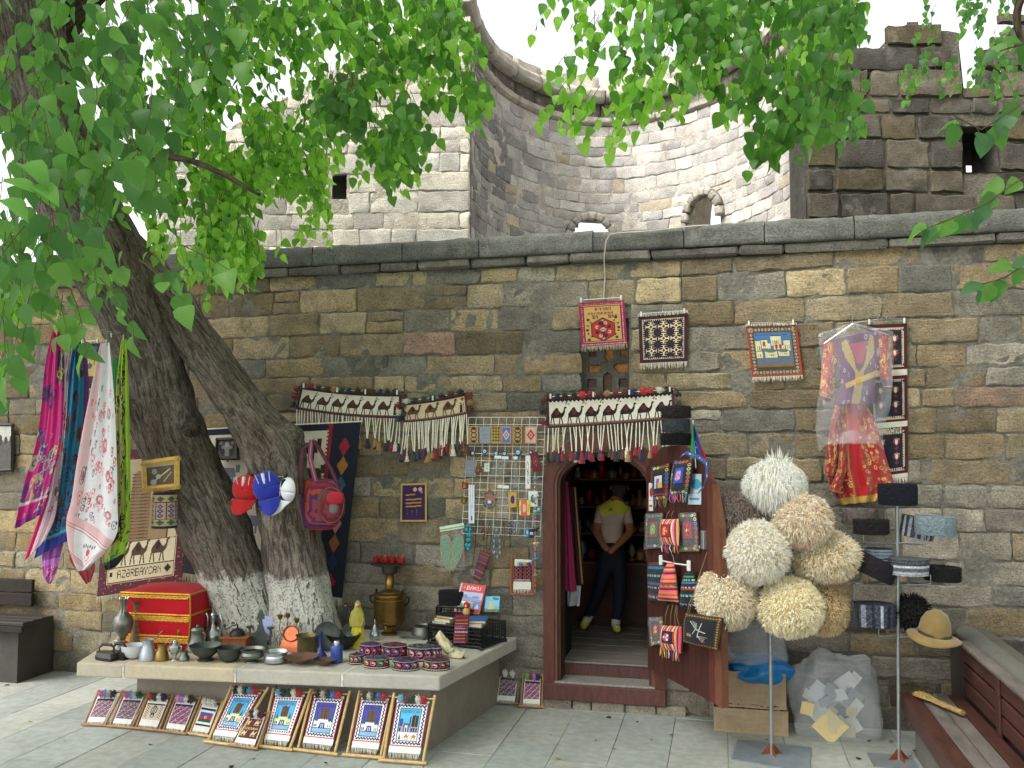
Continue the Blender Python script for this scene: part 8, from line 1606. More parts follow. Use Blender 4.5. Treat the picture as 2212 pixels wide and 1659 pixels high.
furhat(222, 590, 88, 98, .1, 'bfb28a', ['e4d8b4', 'ecdfc0', 'd8caa0'], 'pale yellow hat mostly hidden at the left behind the others')
furhat(750, 588, 165, 125, .05, 'bda880', ['e8d8bc', 'efe2ca', 'dccaa8', 'f2eada'], 'wide tan hat sticking out furthest to the right')
furhat(418, 568, 148, 148, -.2, 'd0c6b4', ['f0e8da', 'f8f2e8', 'e4d8c4'], 'creamy white hat in the centre of the stand', l=.04)
furhat(265, 800, 145, 145, -.1, 'c0b094', ['ecdfc8', 'f2e8d6', 'dccbae'], 'thick curled beige hat at the lower left of the stand', w=.0055, l=.034)
furhat(748, 850, 118, 128, .12, '8f7f60', ['d4c098', 'dccaa4', 'c4b088'], 'tan hat at the lower right behind the yellowish one')
furhat(582, 848, 152, 138, -.16, 'ccb888', ['efe2c4', 'f4eaD0', 'e6d7b4'], 'warm yellowish hat lowest on the stand beside the pole', l=.036)
furhat(400, 760, 80, 80, .15, '8a7a60', ['a89878', '9c8c6c'], 'shadowed beige hat glimpsed behind the lower hats', n=400)
# ---- second hat stand
K9 = lambda x, y: ((2650 + x / 1.75) / 1.4756, (1500 + y / 1.75) / 1.4756)
hp = G(1942, 1640, .01); hs_ = thing('cap_stand', 'tall grey pole stand with wire arms carrying karakul caps', 'stand', (hp.x, hp.y, 0)); topz = P(*K9(366, 185), hp.y); b = MB(); b.tube([(hp.x, hp.y, 0), (topz.x, hp.y, topz.z)], .012, 12); b.build('pole', M_METAL, hs_, smooth=60, world=True)
b = MB(); b.box(hp.x - .19, hp.y - .17, .0, hp.x + .1, hp.y + .1, .008); b.build('base_plate', mat('dusty_plate', '7d8488', rough=.6, metal=.2), hs_, world=True)
for a in (0, 1.57, 3.14, 4.71): b = MB(); d = Vector((math.cos(a + .3), math.sin(a + .3), 0)); o = Vector((hp.x, hp.y, .009)); b.add([o, o + d * .075, o + d * .012 + Vector((0, 0, .07)), o + Vector((0, 0, .07))], [(0, 1, 2, 3)]); b.build('gusset', M_RUST, hs_, world=True, solid=.004)
for y, x0, x1, dy in ((405, 180, 525, 0), (640, 200, 555, .0), (932, 265, 480, 0)):
    for sg in (1, -1): A = P(*K9(x0, y + 6 * sg), hp.y + .1 * sg); B_ = P(*K9(x1, y - 8 * sg), hp.y - .1 * sg); b = MB(); b.tube([A + Vector((0, 0, .06)), A, B_, B_ + Vector((0, 0, .06))], .004, 6); b.build('wire_arm', M_METAL, hs_, world=True)
def kar(x0, y0, x1, y1, dY, cols, label, rot=(0, 0, 0), cvx=None, n=900, l=.008):
    cx = (x0 + x1) / 2; p = P(*K9(cx, y1 - (y1 - y0) * .1), hp.y + dY); s = S(1, p) / 1.75 / 1.4756; h = (y1 - y0) * s * .84; return papakha('karakul_hat', (p.x, p.y, p.z), (x1 - x0) * s, h, (x1 - x0) * s * .8, cols, label, n, rot=rot, l=l, cvx=cvx, group='caps on the pole stand')
def strp(bg, cols, w=60, h=16, vert=True, seed=0):
    cv = Cv(w, h, bg); rg = random.Random(seed)
    if vert: [cv.r(x, 0, x + rg.choice((1, 2, 3)), h, rg.choice(cols)) for x in range(0, w, 4)]
    else: [cv.r(0, y, w, y + 2, rg.choice(cols)) for y in range(0, h, 3)]
    return cv.noisy(.09, seed)
kar(266, 66, 476, 205, 0, ['0c0f1c', '131728'], 'smooth navy velvet cap topping the pole', n=150, l=.004)
kar(64, 208, 250, 310, .05, ['6a5e5c', '3a3232', 'a09894', '2a2424'], 'mottled brown and grey cap, upper left behind the black one')
kar(128, 266, 316, 364, -.08, ['1a1416', '241c1e'], 'flat black brown cap on the upper left arm')
kar(382, 254, 560, 388, .05, ['3a3c4c'], 'navy and grey streaked cap behind the pale blue one', rot=(0, .2, 0), cvx=strp('3a3c4c', ['8a8c98', '20222c', '5a5c6c', 'a8a8b4'], seed=1), n=250)
kar(470, 248, 688, 372, -.06, ['74838c', '7d8c94'], 'plain pale grey blue cap, upper right', n=120, l=.004, rot=(0, .05, 0))
kar(128, 480, 338, 606, -.05, ['1c181f', '2a242c'], 'black cap tilted steeply on the middle left arm', rot=(0, .42, 0))
kar(188, 430, 342, 540, .08, ['4a5464'], 'round blue and white striped cap behind the tilted black one', cvx=strp('4a5464', ['a8b4c4', '1c2230', 'c0c8d4', '343c4c'], vert=False, seed=2), n=200)
kar(330, 486, 536, 590, -.08, ['5c5f66'], 'pale and dark grey wavy cap in the middle of the stand', cvx=strp('6a6c72', ['b4b8c0', '3c3e44', 'c4c8d0', '54565c'], vert=False, seed=3), n=500)
kar(522, 530, 714, 624, -.02, ['0c0a0a', '141010'], 'square looking black cap on the middle right arm', rot=(0, .04, 0))
kar(134, 735, 350, 880, -.04, ['2c3040'], 'large cap with bold grey and navy vertical stripes, lower left', cvx=strp('3c4050', ['a8acb8', '1c1e28', '7c808c', '20222c'], seed=4), n=400)
p = P(*K9(452, 792), hp.y + .05); s = S(1, p) / 2.58; t = thing('shaggy_black_hat', 'round shaggy black wool hat behind the khaki hat', 'hat', tuple(p)); b = MB(); b.col = lin('060606'); b.ball((0, 0, 0), 85 * s, 16); b.build('hat_body', M_BASE, t, smooth=60); b = MB(); fluff(b, (0, 0, 0), 85 * s, 85 * s, 88 * s, 900, .03, .006, 3, ['0a0a0b', '101013', '060607'], curl=.6, down=.2); tag(b.build('wool_tufts', M_FUR, t), kind='stuff')
p = P(*K9(575, 915), hp.y - .1); s = S(1, p) / 2.58 * .92; t = thing('khaki_hat', 'khaki felt hat with drooping wavy brim and star badge', 'hat', tuple(p), rot=(.12, .12, 0)); M_FELT = mat('khaki_felt', '7c6639', rough=.85, var=.12, vs=9, bump=.2, bs=120, sheen=.3)
b = MB(); b.lathe([(92 * s, 0), (90 * s, 30 * s), (82 * s, 80 * s), (60 * s, 125 * s), (22 * s, 150 * s), (.001, 154 * s)], 32, wob=lambda a, z: .03 * math.sin(a * 3)); b.build('crown', M_FELT, t, smooth=60)
b = MB(); b.sheet(40, 5, lambda u, v: ((90 + 62 * v) * s * math.cos(-2 * math.pi * u), (90 + 62 * v) * s * math.sin(-2 * math.pi * u), -v * v * 26 * s + 12 * s * v * math.sin(4 * math.pi * u + .6) + 3 * s)); b.f = [tuple(reversed(f)) for f in b.f]; b.build('brim', M_FELT, t, smooth=180, solid=.004)
b = MB(); b.lathe([(93 * s, 4 * s), (94 * s, 10 * s), (92 * s, 20 * s)], 32); b.build('hat_cord', mat('cord_brown', '4a3820', rough=.7), t, smooth=60)
b = MB(); b.lathe([(.001, 0), (12 * s, 0), (.001, 4 * s)], 5, (0, 0, 0)); b.v = [(v[0] - 6 * s, -84 * s - v[2], 62 * s + v[1]) for v in b.v]; b.build('star_badge', M_COP, t)
# ---- cardboard box, bags
M_CARD = mat('cardboard', 'a18b70', rough=.85, var=.18, vs=7, bump=.2, bs=30, var2=.05)
c0, c1 = G(*K7(185, 1478), 0), G(*K7(578, 1508), 0); w_ = c1.x - c0.x; s = S(1, c1) / 2.336; zt = 118 * s
def carton(name, x0, y0, z0, x1, y1, z1, label, torn):
    t = thing(name, label, 'box', ((x0 + x1) / 2, y0, z0)); th = .006
    for nm, q in (('front_wall', (x0, y0, z0, x1, y0 + th, z1)), ('back_wall', (x0, y1 - th, z0, x1, y1, z1)), ('side_wall', (x0, y0 + th, z0, x0 + th, y1 - th, z1)), ('side_wall', (x1 - th, y0 + th, z0, x1, y1 - th, z1)), ('bottom', (x0 + th, y0 + th, z0, x1 - th, y1 - th, z0 + th))):
        b = MB(); 
        if nm == 'front_wall': b.sheet(26, 10, lambda u, v: (x0 + (x1 - x0) * u, y0 + .006 * nz(u * 6, v * 5, z0) - .01 * (v > .95), z1 + (z0 - z1) * v + (torn * (.012 * nz(u * 30, 1, 3)) if v in (0., 1.) else 0)))
        else: b.box(*q, b=.002)
        b.build(nm, M_CARD, t, world=True, solid=.004 if nm == 'front_wall' else 0)
    if torn:
        b = MB(); rg = random.Random(3)
        for k in range(16): x = x0 + (x1 - x0) * rg.random(); w = rg.uniform(.01, .05); b.box(x, y0 - .004, z0 + .002, min(x1, x + w), y0 - .002, z0 + rg.uniform(.01, .03))
        b.build('torn_edge', mat('torn_card', '6a5038', rough=.9), t, world=True)
    return t
carton('cardboard_box', c0.x + .02, c0.y + .04, 0, c1.x, c0.y + .5, zt, 'lower battered cardboard box on the ground behind the hat stand pole', 0)
x0b = P(*K7(215, 1300), c0.y + .06).x; carton('cardboard_box', x0b, c0.y + .07, zt + .003, c1.x - .01, c0.y + .45, zt + 178 * s, 'upper open cardboard box with torn lower edge holding the blue bag', 1)
bx = lambda nm, x, y, rx, rz, dY, mt, label, seed, amp=.16, cat='plastic bag', e=.8: None
def sack(nm, cx, cy, rx, rz, ry, Yc, mt, label, seed, amp=.14, cat='plastic bag', K=K7, flatb=False, knot=False, crease=1.):
    p = P(*K(cx, cy), Yc); s = S(1, p) / 2.336; rx, rz = rx * s, rz * s; b = MB()
    def fn(u, v):
        a = -2 * math.pi * u; q = math.pi * v; sx = math.sin(q) ** .7; cz_ = math.cos(q); cz_ = math.copysign(abs(cz_) ** .8, cz_); d = Vector((sx * math.cos(a), sx * math.sin(a), cz_))
        k = 1 + amp * nz(d.x * 1.6 + seed, d.y * 1.6, d.z * 1.6) * 1.3 + amp * .5 * crease * (abs(nz(d.x * 4 + seed, d.y * 4, d.z * 4)) - .2) + amp * .25 * crease * abs(nz(d.x * 9, d.y * 9 + seed, d.z * 9))
        return (d.x * rx * k, d.y * ry * k, max(-rz, d.z * rz * k) if flatb else d.z * rz * k)
    b.sheet(56, 36, fn); t = thing(nm, label, cat, tuple(p)); o = b.build('film', mt, t, smooth=180); return t, p, rx, rz
sack('clear_bag', 390, 1030, 165, 110, .2, c0.y + .24, M_FILM, 'milky clear plastic bag piled above the blue bag behind the fur hats', 3)
M_BLUEB = mat('blue_film', '1272b4', rough=.3, var=.15, vs=8, bump=.5, bs=18, dist=.02, spec=.6)
sack('blue_bag', 430, 1160, 150, 68, .18, c0.y + .2, M_BLUEB, 'crumpled bright blue plastic bag stuffed in the cardboard box', 8, amp=.14)
t, p, rx, rz = sack('scrap_sack', 800, 1325, 208, 228, .2, G(*K7(800, 1545), 0).y + .26, M_FILM, 'big translucent sack full of paper and cream card scraps on the paving', 21, amp=.2, flatb=True)
rg = random.Random(6); M_PAPER = mat('paper', attr=True, rough=.8, var=.06, bump=.1)
for k in range(46):
    d = Vector((rg.uniform(-.8, .8), -rg.uniform(.1, .78), rg.uniform(-.88, .7))); 
    if d.length > .95: continue
    q = p + Vector((d.x * rx * .8, d.y * .2 * .8, d.z * rz * .82)); w = rg.uniform(.03, .08); b = MB(); cr = lin('d8c8a0') if d.z < -.05 and rg.random() < .55 else lin(rg.choice(['d8dbe0', 'c4c8d0', 'e4e4e4', '9ba0ac']))
    b.col = cr; b.box(-w, -.002, -w * .7, w, .002, w * .7, rot=Euler((rg.uniform(-.4, .4), rg.uniform(-1, 1), rg.uniform(-.5, .5))).to_matrix()); b.v = [tuple(Vector(v) + q) for v in b.v]; b.build('paper_scrap', M_PAPER, t, world=True)
for cx, cy, w, rt in ((785, 1450, 62, .75), (670, 1360, 30, .2)): q = P(*K7(cx, cy), p.y - .17); b = MB(); b.col = lin('d8c28c'); b.box(-w * s, -.003, -w * s, w * s, .003, w * s, rot=(0, rt, 0)); b.v = [tuple(Vector(v) + q) for v in b.v]; b.build('card_scrap', M_PAPER, t, world=True)
# ---- whisk broom on the bench
q0, q1 = G(*K9(480, 1262), .43), G(*K9(735, 1372), .43); t = thing('straw_broom', 'worn straw broom lying on the bench seat', 'broom', tuple(q0.lerp(q1, .5))); rg = random.Random(9); b = MB(); b.col = lin('b09458')
d = (q1 - q0); 
for k in range(90): a = q0 + Vector((rg.gauss(0, .014), rg.gauss(0, .014), .01 + abs(rg.gauss(0, .012)))); e = q0 + d * rg.uniform(.6, 1.05) + Vector((rg.gauss(0, .009), rg.gauss(0, .009), .022 + rg.gauss(0, .006))); b.tube([a, e], .0025, 3, cap=False)
tag(b.build('straws', mat('straw', attr=True, rough=.8, var=.3, vs=40), t, world=True), kind='stuff'); b = MB(); b.col = lin('9a8050'); b.tube([q0 + d * .6 + Vector((0, 0, .02)), q1 + Vector((0, 0, .022))], .018, 10); b.build('bound_handle', MATS['straw'], t, world=True)
# ================================================================ wire rack with souvenirs
KG = lambda x, y: ((1450 + x / 2.37) / 1.4756, (1250 + y / 2.37) / 1.4756)
gr = thing('wire_rack', 'white wire grid panel hung with souvenirs left of the doorway', 'rack', tuple(P(*KG(350, 1080), -.07)))
gq = quad(*[P(*KG(*q), -.07) for q in ((105, 190), (683, 190), (645, 1090), (52, 1065))]); GP = lambda x, y, o=0.: P(*KG(x, y), -.07 - o)
for k in range(11): b = MB(); b.tube([gq(k / 10, 0), gq(k / 10, 1)], .0026, 5); b.build('grid_wire', M_WWIRE, gr, world=True)
for k in range(17): b = MB(); b.tube([gq(0, k / 16), gq(1, k / 16)], .0026, 5); b.build('grid_wire', M_WWIRE, gr, world=True)
def mini(nm, pts, cv, label, cat, th=.004, m=None, o=.02, group=None, hook=True, rough=None):
    c = [GP(*q, o) for q in pts]; t = thing(nm, label, cat, tuple((c[2] + c[3]) / 2), group=group); cloth('body', cv, quad(*c), m or M_CLOTH, t, thick=th)
    if hook: a = (c[0] + c[1]) / 2; b = MB(); b.tube([a + Vector((0, .015, .03)), a + Vector((0, -.005, .028)), a], .0015, 4); b.build('hook', M_WIRE, t, world=True)
    return t
def mcar(a, b_, c, k):
    cv = Cv(18, 28, a); 
    if k == 0: cv.fr(1, 1, b_); [cv.ring(9, y, 5, 4, 1.4, b_) for y in (7, 14, 21)]; cv.poly([(4, 4), (9, 1), (14, 4), (9, 6)], b_).poly([(4, 24), (9, 27), (14, 24), (9, 22)], b_)
    elif k == 1: [cv.r(4, y, 14, y + 1, b_) for y in (6, 12, 13, 19)]
    elif k == 2: [cv.d(x, y, 2.4, 2.4, b_) for x in (4, 9, 14) for y in range(3, 28, 5)]
    else: cv.fr(0, 2, c).d(9, 14, 6.5, 9, b_).d(9, 14, 3.5, 5, a).d(9, 14, 2, 2.4, b_)
    return cv
for (x0, x1, a, b_, c, k, l) in ((100, 184, 'b09468', '3a2c20', '', 0, 'tan miniature carpet with dark scrolls, first on the rack'), (187, 270, '8a8f9c', '7a8090', '', 1, 'plain grey blue miniature carpet with faint lettering, second on the rack'), (274, 347, 'b09050', '5a4c34', '', 2, 'ochre trellis miniature carpet, third on the rack'), (351, 424, '4a6aa8', 'd0b090', 'b09098', 3, 'blue and pink medallion miniature carpet, fourth on the rack'), (430, 518, 'a88a5c', '3a2a20', '', 0, 'brown miniature carpet with dark scrolls, fifth on the rack'), (528, 618, 'c8a898', 'a03428', 'b89088', 3, 'pale pink miniature carpet with red medallion, last in the row')):
    t = mini('miniature_carpet', [(x0, 258), (x1, 258), (x1, 390), (x0, 388)], mcar(a, b_, c, k), l, 'miniature carpet', group='miniature carpets on the wire rack'); c4 = [GP(x0, 388, .02), GP(x1, 390, .02)]; fringe(t, lambda u, v: c4[0].lerp(c4[1], u), 1, .012, 14, '4a4a50', r=.0014)
mini('miniature_carpet', [(82, 512), (170, 518), (160, 645), (80, 640)], mcar('7c828c', '8a909a', '', 1), 'larger plain grey miniature carpet lower at the rack left edge', 'miniature carpet')
mini('evil_card', [(222, 535), (262, 535), (262, 602), (220, 602)], Cv(8, 14, 'c4ccc8').r(2, 4, 6, 5, '8a90a0').r(2, 8, 6, 9, '8a90a0'), 'small white card with a grey top on the wire rack', 'card')
for x, y, r, c, l in ((137, 462, 15, '3a80b0', 'first'), (226, 447, 17, '4a98d0', 'second'), (313, 465, 17, '5aa8d8', 'third'), (376, 465, 16, '4a90c8', 'fourth'), (478, 455, 20, '68b0e0', 'fifth, palest'), (574, 455, 16, '1c2c70', 'sixth, darkest')):
    p = GP(x, y, .02); s = S(1, p) / 3.497; t = thing('evil_eye', 'round blue glass eye bead, %s of the row on the rack' % l, 'bead charm', tuple(p), group='blue eye beads on the wire rack')
    for nm, rr, col, dz in (('outer_glass', r * 1.25, '16204c', 0), ('blue_glass', r * .95, c, .003), ('white_ring', r * .5, 'd8e4ec', .005), ('pupil', r * .26, '101424', .0065)): b = MB(); b.col = lin(col); b.lathe([(.001, 0), (rr * s, 0), (rr * s * .9, .004), (.001, .0045)], 18); b.v = [(v[0], -v[2] - dz, v[1]) for v in b.v]; b.build(nm, mat('bead_glass', attr=True, rough=.1, var=0, bump=0, spec=.8), t, smooth=40)
def beads(nm, pts, r, col, label, n=None, cat='necklace', sz=1.3, closed=True, cols=None):
    P_ = [GP(*q, .025) for q in pts]; P_ = P_ + [P_[0]] if closed else P_; seg = [(P_[i + 1] - P_[i]).length for i in range(len(P_) - 1)]; tot = sum(seg); s = S(1, P_[0]) / 3.497; n = n or int(tot / (r * s * 2.2 * sz)); t = thing(nm, label, cat, tuple(min(P_, key=lambda q: q.z))); c_ = MB(); c_.tube(P_, .0012, 4); c_.build('string', M_BLK, t, world=True); rg = random.Random(n)
    for k in range(n):
        q = tot * k / n; i = 0
        while q > seg[i]: q -= seg[i]; i += 1
        p = P_[i].lerp(P_[i + 1], q / seg[i]); b = MB(); b.col = lin(rg.choice(cols) if cols else col); b.ball(p, r * s * rg.uniform(.85, 1.1), 8, sz=sz); b.build('bead', mat('stone_bead', attr=True, rough=.25, var=.2, vs=60, bump=0), t, smooth=60, world=True)
    return t
beads('turquoise_necklace', [(100, 1005), (85, 1030), (100, 1080), (92, 1130), (86, 1180), (112, 1185), (108, 1130), (118, 1060), (112, 1015)], 13, '1f9aa8', 'chunky turquoise bead necklace hanging from the lower left of the rack')
beads('stone_necklace', [(318, 1045), (300, 1100), (294, 1180), (300, 1230), (322, 1248), (342, 1225), (340, 1150), (334, 1080)], 12, '6d8a98', 'necklace of large pale blue grey oval stones below the rack', sz=1.5)
beads('bead_bracelet', [(455, 985), (440, 1030), (450, 1065), (480, 1068), (490, 1030), (475, 985)], 8, '7a90a0', 'bracelet of small pale blue beads near the bottom of the rack', cat='bracelet')
beads('bead_bracelet', [(412, 990), (398, 1030), (408, 1068), (425, 1060), (425, 1010)], 8, '4a5058', 'bracelet of dark grey beads beside the pale blue one', cat='bracelet')
beads('dark_necklace', [(262, 980), (245, 1080), (238, 1180), (262, 1190), (275, 1100), (270, 990)], 5, '3a4450', 'thin dark beaded chain hanging left of the stone necklace')
for i, (pts, l) in enumerate((([(160, 990), (155, 1150), (130, 1330), (150, 1340)], 'long black cord running down beside the striped pouch'), ([(365, 980), (360, 1100), (372, 1170), (378, 1090), (372, 985)], 'looped black cord right of the stone necklace'), ([(418, 1060), (416, 1175)], 'black cord with small cross under the dark bracelet'))):
    b = MB(); b.tube([GP(*q, .02) for q in pts], .003, 5); 
    if i == 2: c = GP(416, 1165, .02); b.box(c.x - .012, c.y - .002, c.z - .003, c.x + .012, c.y + .002, c.z + .003)
    tag(b.build('lanyard', M_BLK, world=True), l, 'cord')
beads('brown_rosary', [(212, 990), (205, 1060), (215, 1120), (225, 1060), (222, 995)], 6, '6a3424', 'reddish brown prayer beads near the bottom of the rack')
for x0, y0, x1, y1, a, b_, l, sk in ((533, 480, 570, 730, 'dcdcd8', '1c2030', 'white card carrying a curled dark cord', 0), (103, 700, 147, 992, 'd4dcec', '8a90a0', 'long pale card with a thin pendant chain at the rack left', 0), (555, 748, 625, 865, 'd8dcdc', '5a6a5a', 'square white card near the right of the rack', 0), (406, 755, 466, 870, 'c89a38', '34287c', 'yellow card with purple trinket', 0), (486, 812, 528, 930, 'd8c838', 'c85a60', 'small yellow and white packet', 0), (500, 815, 548, 935, 'd05a5c', 'd8a8a0', 'pink red packet beside the yellow one', 1), (545, 815, 566, 930, 'd8c840', 'b8a030', 'narrow bright yellow packet', 2)):
    cv = Cv(14, 36, a); 
    if 'curled' in l: cv.ring(6, 12, 3, 6, 1.2, b_).ring(8, 24, 3, 7, 1.2, b_)
    elif 'chain' in l: cv.ln(4, 0, 6, 30, b_, .8).ln(10, 0, 8, 30, b_, .8).r(5, 29, 9, 33, '6a6450')
    else: cv.e(7, 18, 4, 10, b_).noisy(.05)
    mini('souvenir_card', [(x0, y0), (x1, y0), (x1, y1), (x0, y1)], cv, l + ' on the wire rack', 'souvenir card', m=M_PAINT, o=.03 + .006 * sk)
for x0, x1, y0, y1, l in ((322, 362, 700, 950, 'left of two clear bags with white tops'), (364, 408, 705, 948, 'right of two clear bags with white tops'), (300, 352, 480, 650, 'slanting clear bag with silver chain, left'), (355, 405, 485, 650, 'slanting clear bag with silver chain, right'), (442, 474, 485, 720, 'straight narrow clear bag of chain')):
    sl_ = -40 if 'slant' in l else 0; t = mini('chain_packet', [(x0, y0), (x1, y0), (x1 + sl_, y1), (x0 + sl_, y1)], Cv(8, 20, 'c4c8cc'), l + ' on the wire rack', 'packet', m=M_CLEAR, th=0); b = MB(); b.box(*(GP(x0, y0 + 22, .028)), *(GP(x1, y0, .024))); b.build('header_card', M_WHITE, t, world=True); b = MB(); b.tube([GP(x0 + 12, y0 + 20, .018), GP((x0 + x1) / 2 + sl_, y1 - 12, .018), GP(x1 - 10, y0 + 20, .018)], .002, 4); b.build('chain', M_SIL, t, world=True)
cv = Cv(24, 44, '6a1f2c'); cv.d(12, 20, 8, 14, '8a4a50').d(12, 20, 5, 9, '4a1420').d(12, 20, 2.4, 5, 'a06a68')
mini('woven_pouch', [(570, 465), (622, 448), (655, 590), (590, 605)], cv, 'small maroon woven pouch at the upper right of the rack', 'pouch', th=.012, o=.03)
cv = Cv(20, 24, '7a4420'); cv.fr(1, 1, '2a1810').ring(10, 14, 5, 7, 1.4, '1c120c').e(10, 15, 2, 3, 'b87838'); mini('wooden_pendant', [(160, 560), (195, 560), (205, 608), (150, 608)], cv, 'small carved orange brown wooden pendant shaped like an arch', 'pendant', m=M_PAINT, th=.01, o=.03)
p = GP(264, 810, .03); s = S(1, p) / 3.497; t = thing('peacock_pendant', 'large teardrop pendant with peacock colours and blue eye centre', 'pendant', tuple(p)); rg = random.Random(4)
b = MB(); b.col = lin('a06048'); b.prism([(x * s, z * s) for x, z in ((0, 95), (-14, 50), (-44, 10), (-46, -30), (-20, -62), (20, -62), (46, -30), (44, 10), (18, 50))], -.006, 0); b.build('leather_drop', M_PAINT, t)
b = MB(); 
for k in range(46): a = k * 6.283 / 46; rr = 46 + 5 * math.sin(k * 3); b.col = lin(rg.choice(['2c6a4c', '3a8aa0', '1c3a34', '6a5a2c'])); b.ball((rr * s * math.cos(a), -.004, (-16 + (rr + (30 if math.sin(a) > .6 else 0)) * math.sin(a)) * s), 6 * s, 6)
tag(b.build('bead_rim', MATS['stone_bead'], t), kind='stuff')
for rr, c, dz in ((26, '1c2a4a', .008), (18, '4a98c8', .011), (9, 'd8e4ec', .013), (4, '101424', .015)): b = MB(); b.col = lin(c); b.lathe([(.001, 0), (rr * s, 0), (.001, .004)], 16); b.v = [(v[0], -v[2] - dz, v[1] - 20 * s) for v in b.v]; b.build('eye_ring', MATS['bead_glass'], t, smooth=40)
for x, y, l in ((80, 705, 'small copper cup hooked on the rack left edge'), (76, 815, 'small dull brass cup hooked below the copper one')): p = GP(x, y, .0); s = S(1, p) / 3.497; b = MB(); b.lathe([(14 * s, -26 * s), (22 * s, -18 * s), (22 * s, 18 * s), (26 * s, 26 * s), (23 * s, 26 * s), (18 * s, -14 * s)], 18); o = b.build('tiny_cup', M_COP if 'copper cup' in l else M_BRASS, smooth=40); o.location = p + Vector((0, -.02, 0)); tag(o, l, 'cup')
t = thing('animal_bell_string', 'hanging string of red beads and little silver animals at the right of the rack', 'bead string', tuple(GP(605, 1500, .04))); b = MB(); b.tube([GP(605, y, .04) for y in (610, 900, 1200, 1515)], .0015, 4); b.build('string', M_ROPE, t, world=True)
for k, y in enumerate((655, 790, 905, 1035, 1145, 1260, 1385)):
    p = GP(607, y, .045); s = S(1, p) / 3.497; b = MB(); b.col = lin(['7a8088', 'b8bcc0', '8a8f94', '2c3040', 'b89a60', '4a6a90', '7a6a5a'][k]); b.ball(p, 13 * s, 10, sx=1.6); b.ball(p + Vector((20 * s, 0, 8 * s)), 8 * s, 8); b.ball(p + Vector((30 * s, 0, 6 * s)), 5 * s, 6)
    for dx in (-12, -5, 8, 14): b.tube([p + Vector((dx * s, 0, -6 * s)), p + Vector((dx * s, 0, -22 * s))], 3 * s, 5)
    b.build('animal_charm', MATS['stone_bead'], t, smooth=60, world=True)
for y in (700, 730, 840, 960, 1080, 1200, 1320, 1440, 1480): b = MB(); b.col = lin('b83420'); b.ball(GP(606, y, .04), .008, 8); b.build('red_bead', MATS['stone_bead'], t, smooth=60, world=True)
for x0, y0, x1, y1, c, l in ((617, 858, 645, 912, '5a90b8', 'light blue round tag on the right edge of the rack'), (535, 1022, 556, 1095, '4a8ac0', 'narrow blue charm near the rack bottom'), (558, 1035, 595, 1100, '1c2440', 'dark blue folded pouch near the rack bottom')): mini('rack_charm', [(x0, y0), (x1, y0), (x1, y1), (x0, y1)], Cv(6, 8, c).r(1, 3, 5, 5, 'a8b8c4'), l, 'charm', th=.01)
# striped pouch, slipper packet, small loom on the wall
cv = Cv(24, 60, '5a2838'); [cv.r(0, y, 24, y + 2, c) for y, c in zip(range(0, 60, 3), ['7a2c34', '6a5a3c', '4a2c70', 'a06a38', '3c5a44', '8a2c40', '5a3a80', '8a7040', '6a2030', '44304c'] * 2)]
mini('striped_pouch', [(190, 1190), (270, 1225), (185, 1440), (135, 1410)], cv, 'long striped woven pouch tilted below the rack', 'pouch', th=.02, o=.02)
K6 = lambda x, y: ((900 + x / 1.952) / 1.4756, (1150 + y / 1.952) / 1.4756)
t = thing('slipper_packet', 'pair of green gold slippers in a clear packet with green header', 'slippers', tuple(P(*K6(1060, 1300), -.05))); cv = Cv(30, 8, 'd0dcd0'); cv.r(0, 4, 30, 6, '6aa860')
c = [P(*K6(*q), -.1) for q in ((978, 1035), (1128, 1008), (1132, 1040), (980, 1065))]; cloth('header', cv, quad(*c), M_PAINT, t, thick=.003)
for cx, cy, rt in ((1030, 1200, -.12), (1085, 1195, .22)):
    p = P(*K6(cx, cy), -.07); s = S(1, p) / 2.88; b = MB(); o = [(-30, 105), (-38, 40), (-34, -30), (-10, -90), (8, -120), (14, -80), (34, -20), (38, 50), (24, 105), (0, 115)]; b.prism([((x * math.cos(rt) + z * math.sin(rt)) * s, (z * math.cos(rt) - x * math.sin(rt)) * s) for x, z in o], -.028, 0); b.v = [tuple(Vector(v) + p) for v in b.v]
    r_ = b.build('slipper', mat('green_brocade', '5a8a6c', rough=.5, var=.4, vs=60, bump=.3), t, world=True); md = r_.modifiers.new('soft', 'BEVEL'); md.width = .01; md.segments = 3
    b = MB(); pts = [p + Vector(((x * math.cos(rt) + z * math.sin(rt)) * s, -.028, (z * math.cos(rt) - x * math.sin(rt)) * s)) for x, z in o]; b.tube(pts + [pts[0]], .004, 5); b.build('gold_piping', M_GOLD, t, world=True)
c = [P(*K6(*q), -.11) for q in ((985, 1060), (1130, 1036), (1140, 1300), (985, 1310))]; cloth('clear_wrap', Cv(10, 14, 'dfe3ea', 1), quad(*c, wr=.01), M_CLEAR, t, thick=0)
t = thing('wall_loom', 'small wooden loom with black and pink diamond weave hung by the door frame', 'small loom', tuple(GP(510, 1530, .03))); c = [GP(*q, .03) for q in ((432, 1250), (592, 1262), (592, 1530), (425, 1525))]
for a, b_ in ((0, 3), (1, 2), (3, 2)): b = MB(); b.col = lin('8a4a30'); b.tube([c[a], c[b_]], .011, 8); b.build('loom_bar', M_PINE, t, world=True)
cv = Cv(30, 46, 'd0ccc4'); cv.r(0, 10, 30, 34, '1c141a'); [cv.d(x, y, 3.4, 3.4, 'a04a50').d(x, y, 2, 2, '1c141a') for x in (4, 11, 19, 26) for y in (14, 20, 26)]; cv.r(0, 30, 30, 34, '1c141a'); cv.tx('AZERBAYCAN', 1, 30, 'b8a0a0', .45, .46)
q = quad(*[GP(*k, .035) for k in ((452, 1262), (578, 1268), (574, 1490), (440, 1490))]); cloth('woven_piece', cv, q, M_CLOTH, t); fringe(t, q, 1, .03, 20, 'd8d0c4')
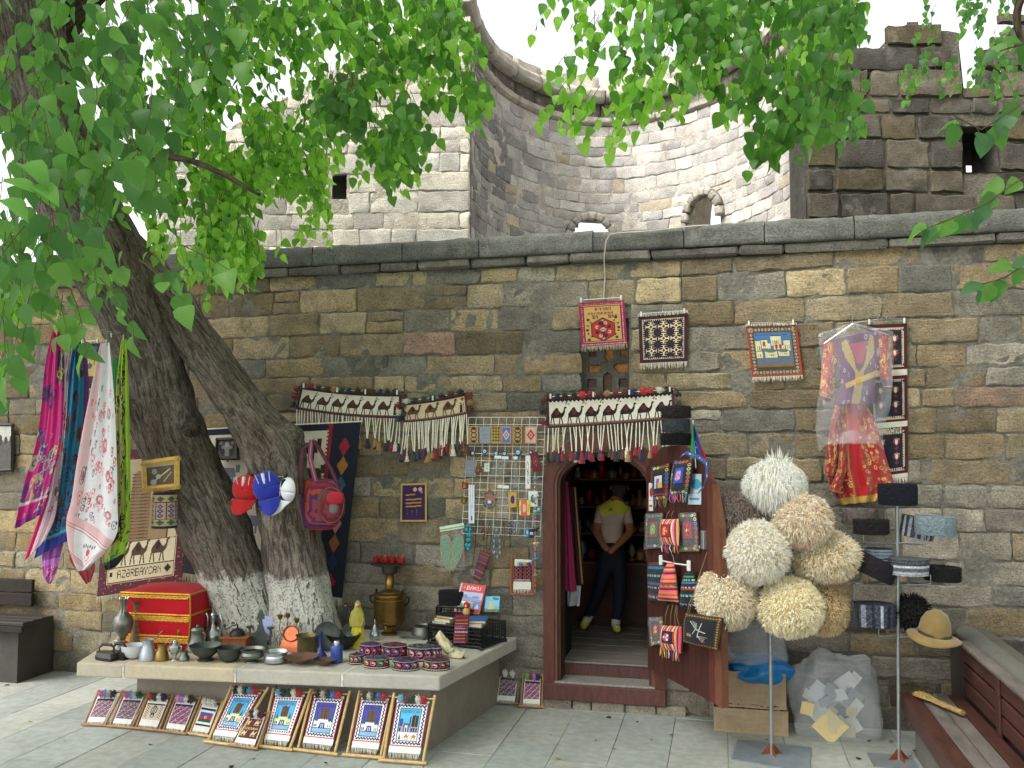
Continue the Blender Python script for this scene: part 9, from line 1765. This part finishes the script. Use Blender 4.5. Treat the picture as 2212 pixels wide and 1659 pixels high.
for k, c_ in enumerate(('d8d0c8', '4a80c0', 'c89a40', '4a2c80')): put(pompom(c_), 'pompom', t, GP(470 + k * 30, 1300, .05), .02)
# cable down the wall, leaf litter
b = MB(); b.col = lin('b8b0a0'); pts = [(1395, 500, -.1), (1340, 503, -.1), (1318, 506, -.1), (1309, 520, -.1), (1305, 560, -.06), (1307, 600, -.02), (1304, 645, -.03)]; b.tube([P(x, y, Y) for x, y, Y in pts], .005, 6); b.tube([P(x, y, Y) for x, y, Y in ((1395, 500, -.1), (1500, 488, -.08), (1560, 486, -.02))], .005, 6); tag(b.build('cable', M_PAINT, world=True), 'thin pale cable hanging over the wall coping down to the tan rug', 'cable')
rg = random.Random(15); lm = {}
for c in ('9aa83c', '5a6a34', '4a4438', 'b8b048', '3a3630'):
    b = MB(); b.col = lin(c); V, Fc = LG[len(lm)]; b.add(V, Fc); lm[c] = b.build('fallen_leaf', M_LEAF, smooth=180, data_only=True)
spots = [(1120, 1575), (1245, 1570), (1290, 1600), (1380, 1560), (1330, 1620), (1200, 1640), (1090, 1610), (1410, 1600), (1450, 1590), (1010, 1540), (1385, 1575), (1190, 1590), (1655, 1600), (1850, 1640), (1880, 1600), (1980, 1625), (1925, 1600), (2010, 1645), (100, 1500), (60, 1560), (140, 1600), (320, 1610), (420, 1630), (550, 1640), (20, 1480), (700, 1650), (500, 1655), (1320, 1550), (1720, 1640)]
for i, (x, y) in enumerate(spots):
    p = G(x, y, .0045); o = bpy.data.objects.new('fallen_leaf', lm[rg.choice(list(lm))]); COL.objects.link(o); s_ = rg.uniform(.02, .05); o.scale = (s_, s_, s_ * .4); o.location = p + Vector((0, 0, .006)); o.rotation_euler = (rg.uniform(-.1, .1), rg.uniform(-.1, .1), rg.uniform(0, 6.28)); tag(o, 'small fallen leaf lying on the grey paving', 'leaf', 'fallen leaves scattered on the paving')
for x, y, z_, l in ((1125, 1527, .0, 'bright yellow leaf by the little looms at the door'),): o = bpy.data.objects.new('fallen_leaf', lm['b8b048']); COL.objects.link(o); o.scale = (.09, .09, .05); o.location = G(x, y, .012); o.rotation_euler = (0, 0, 1); tag(o, l, 'leaf')
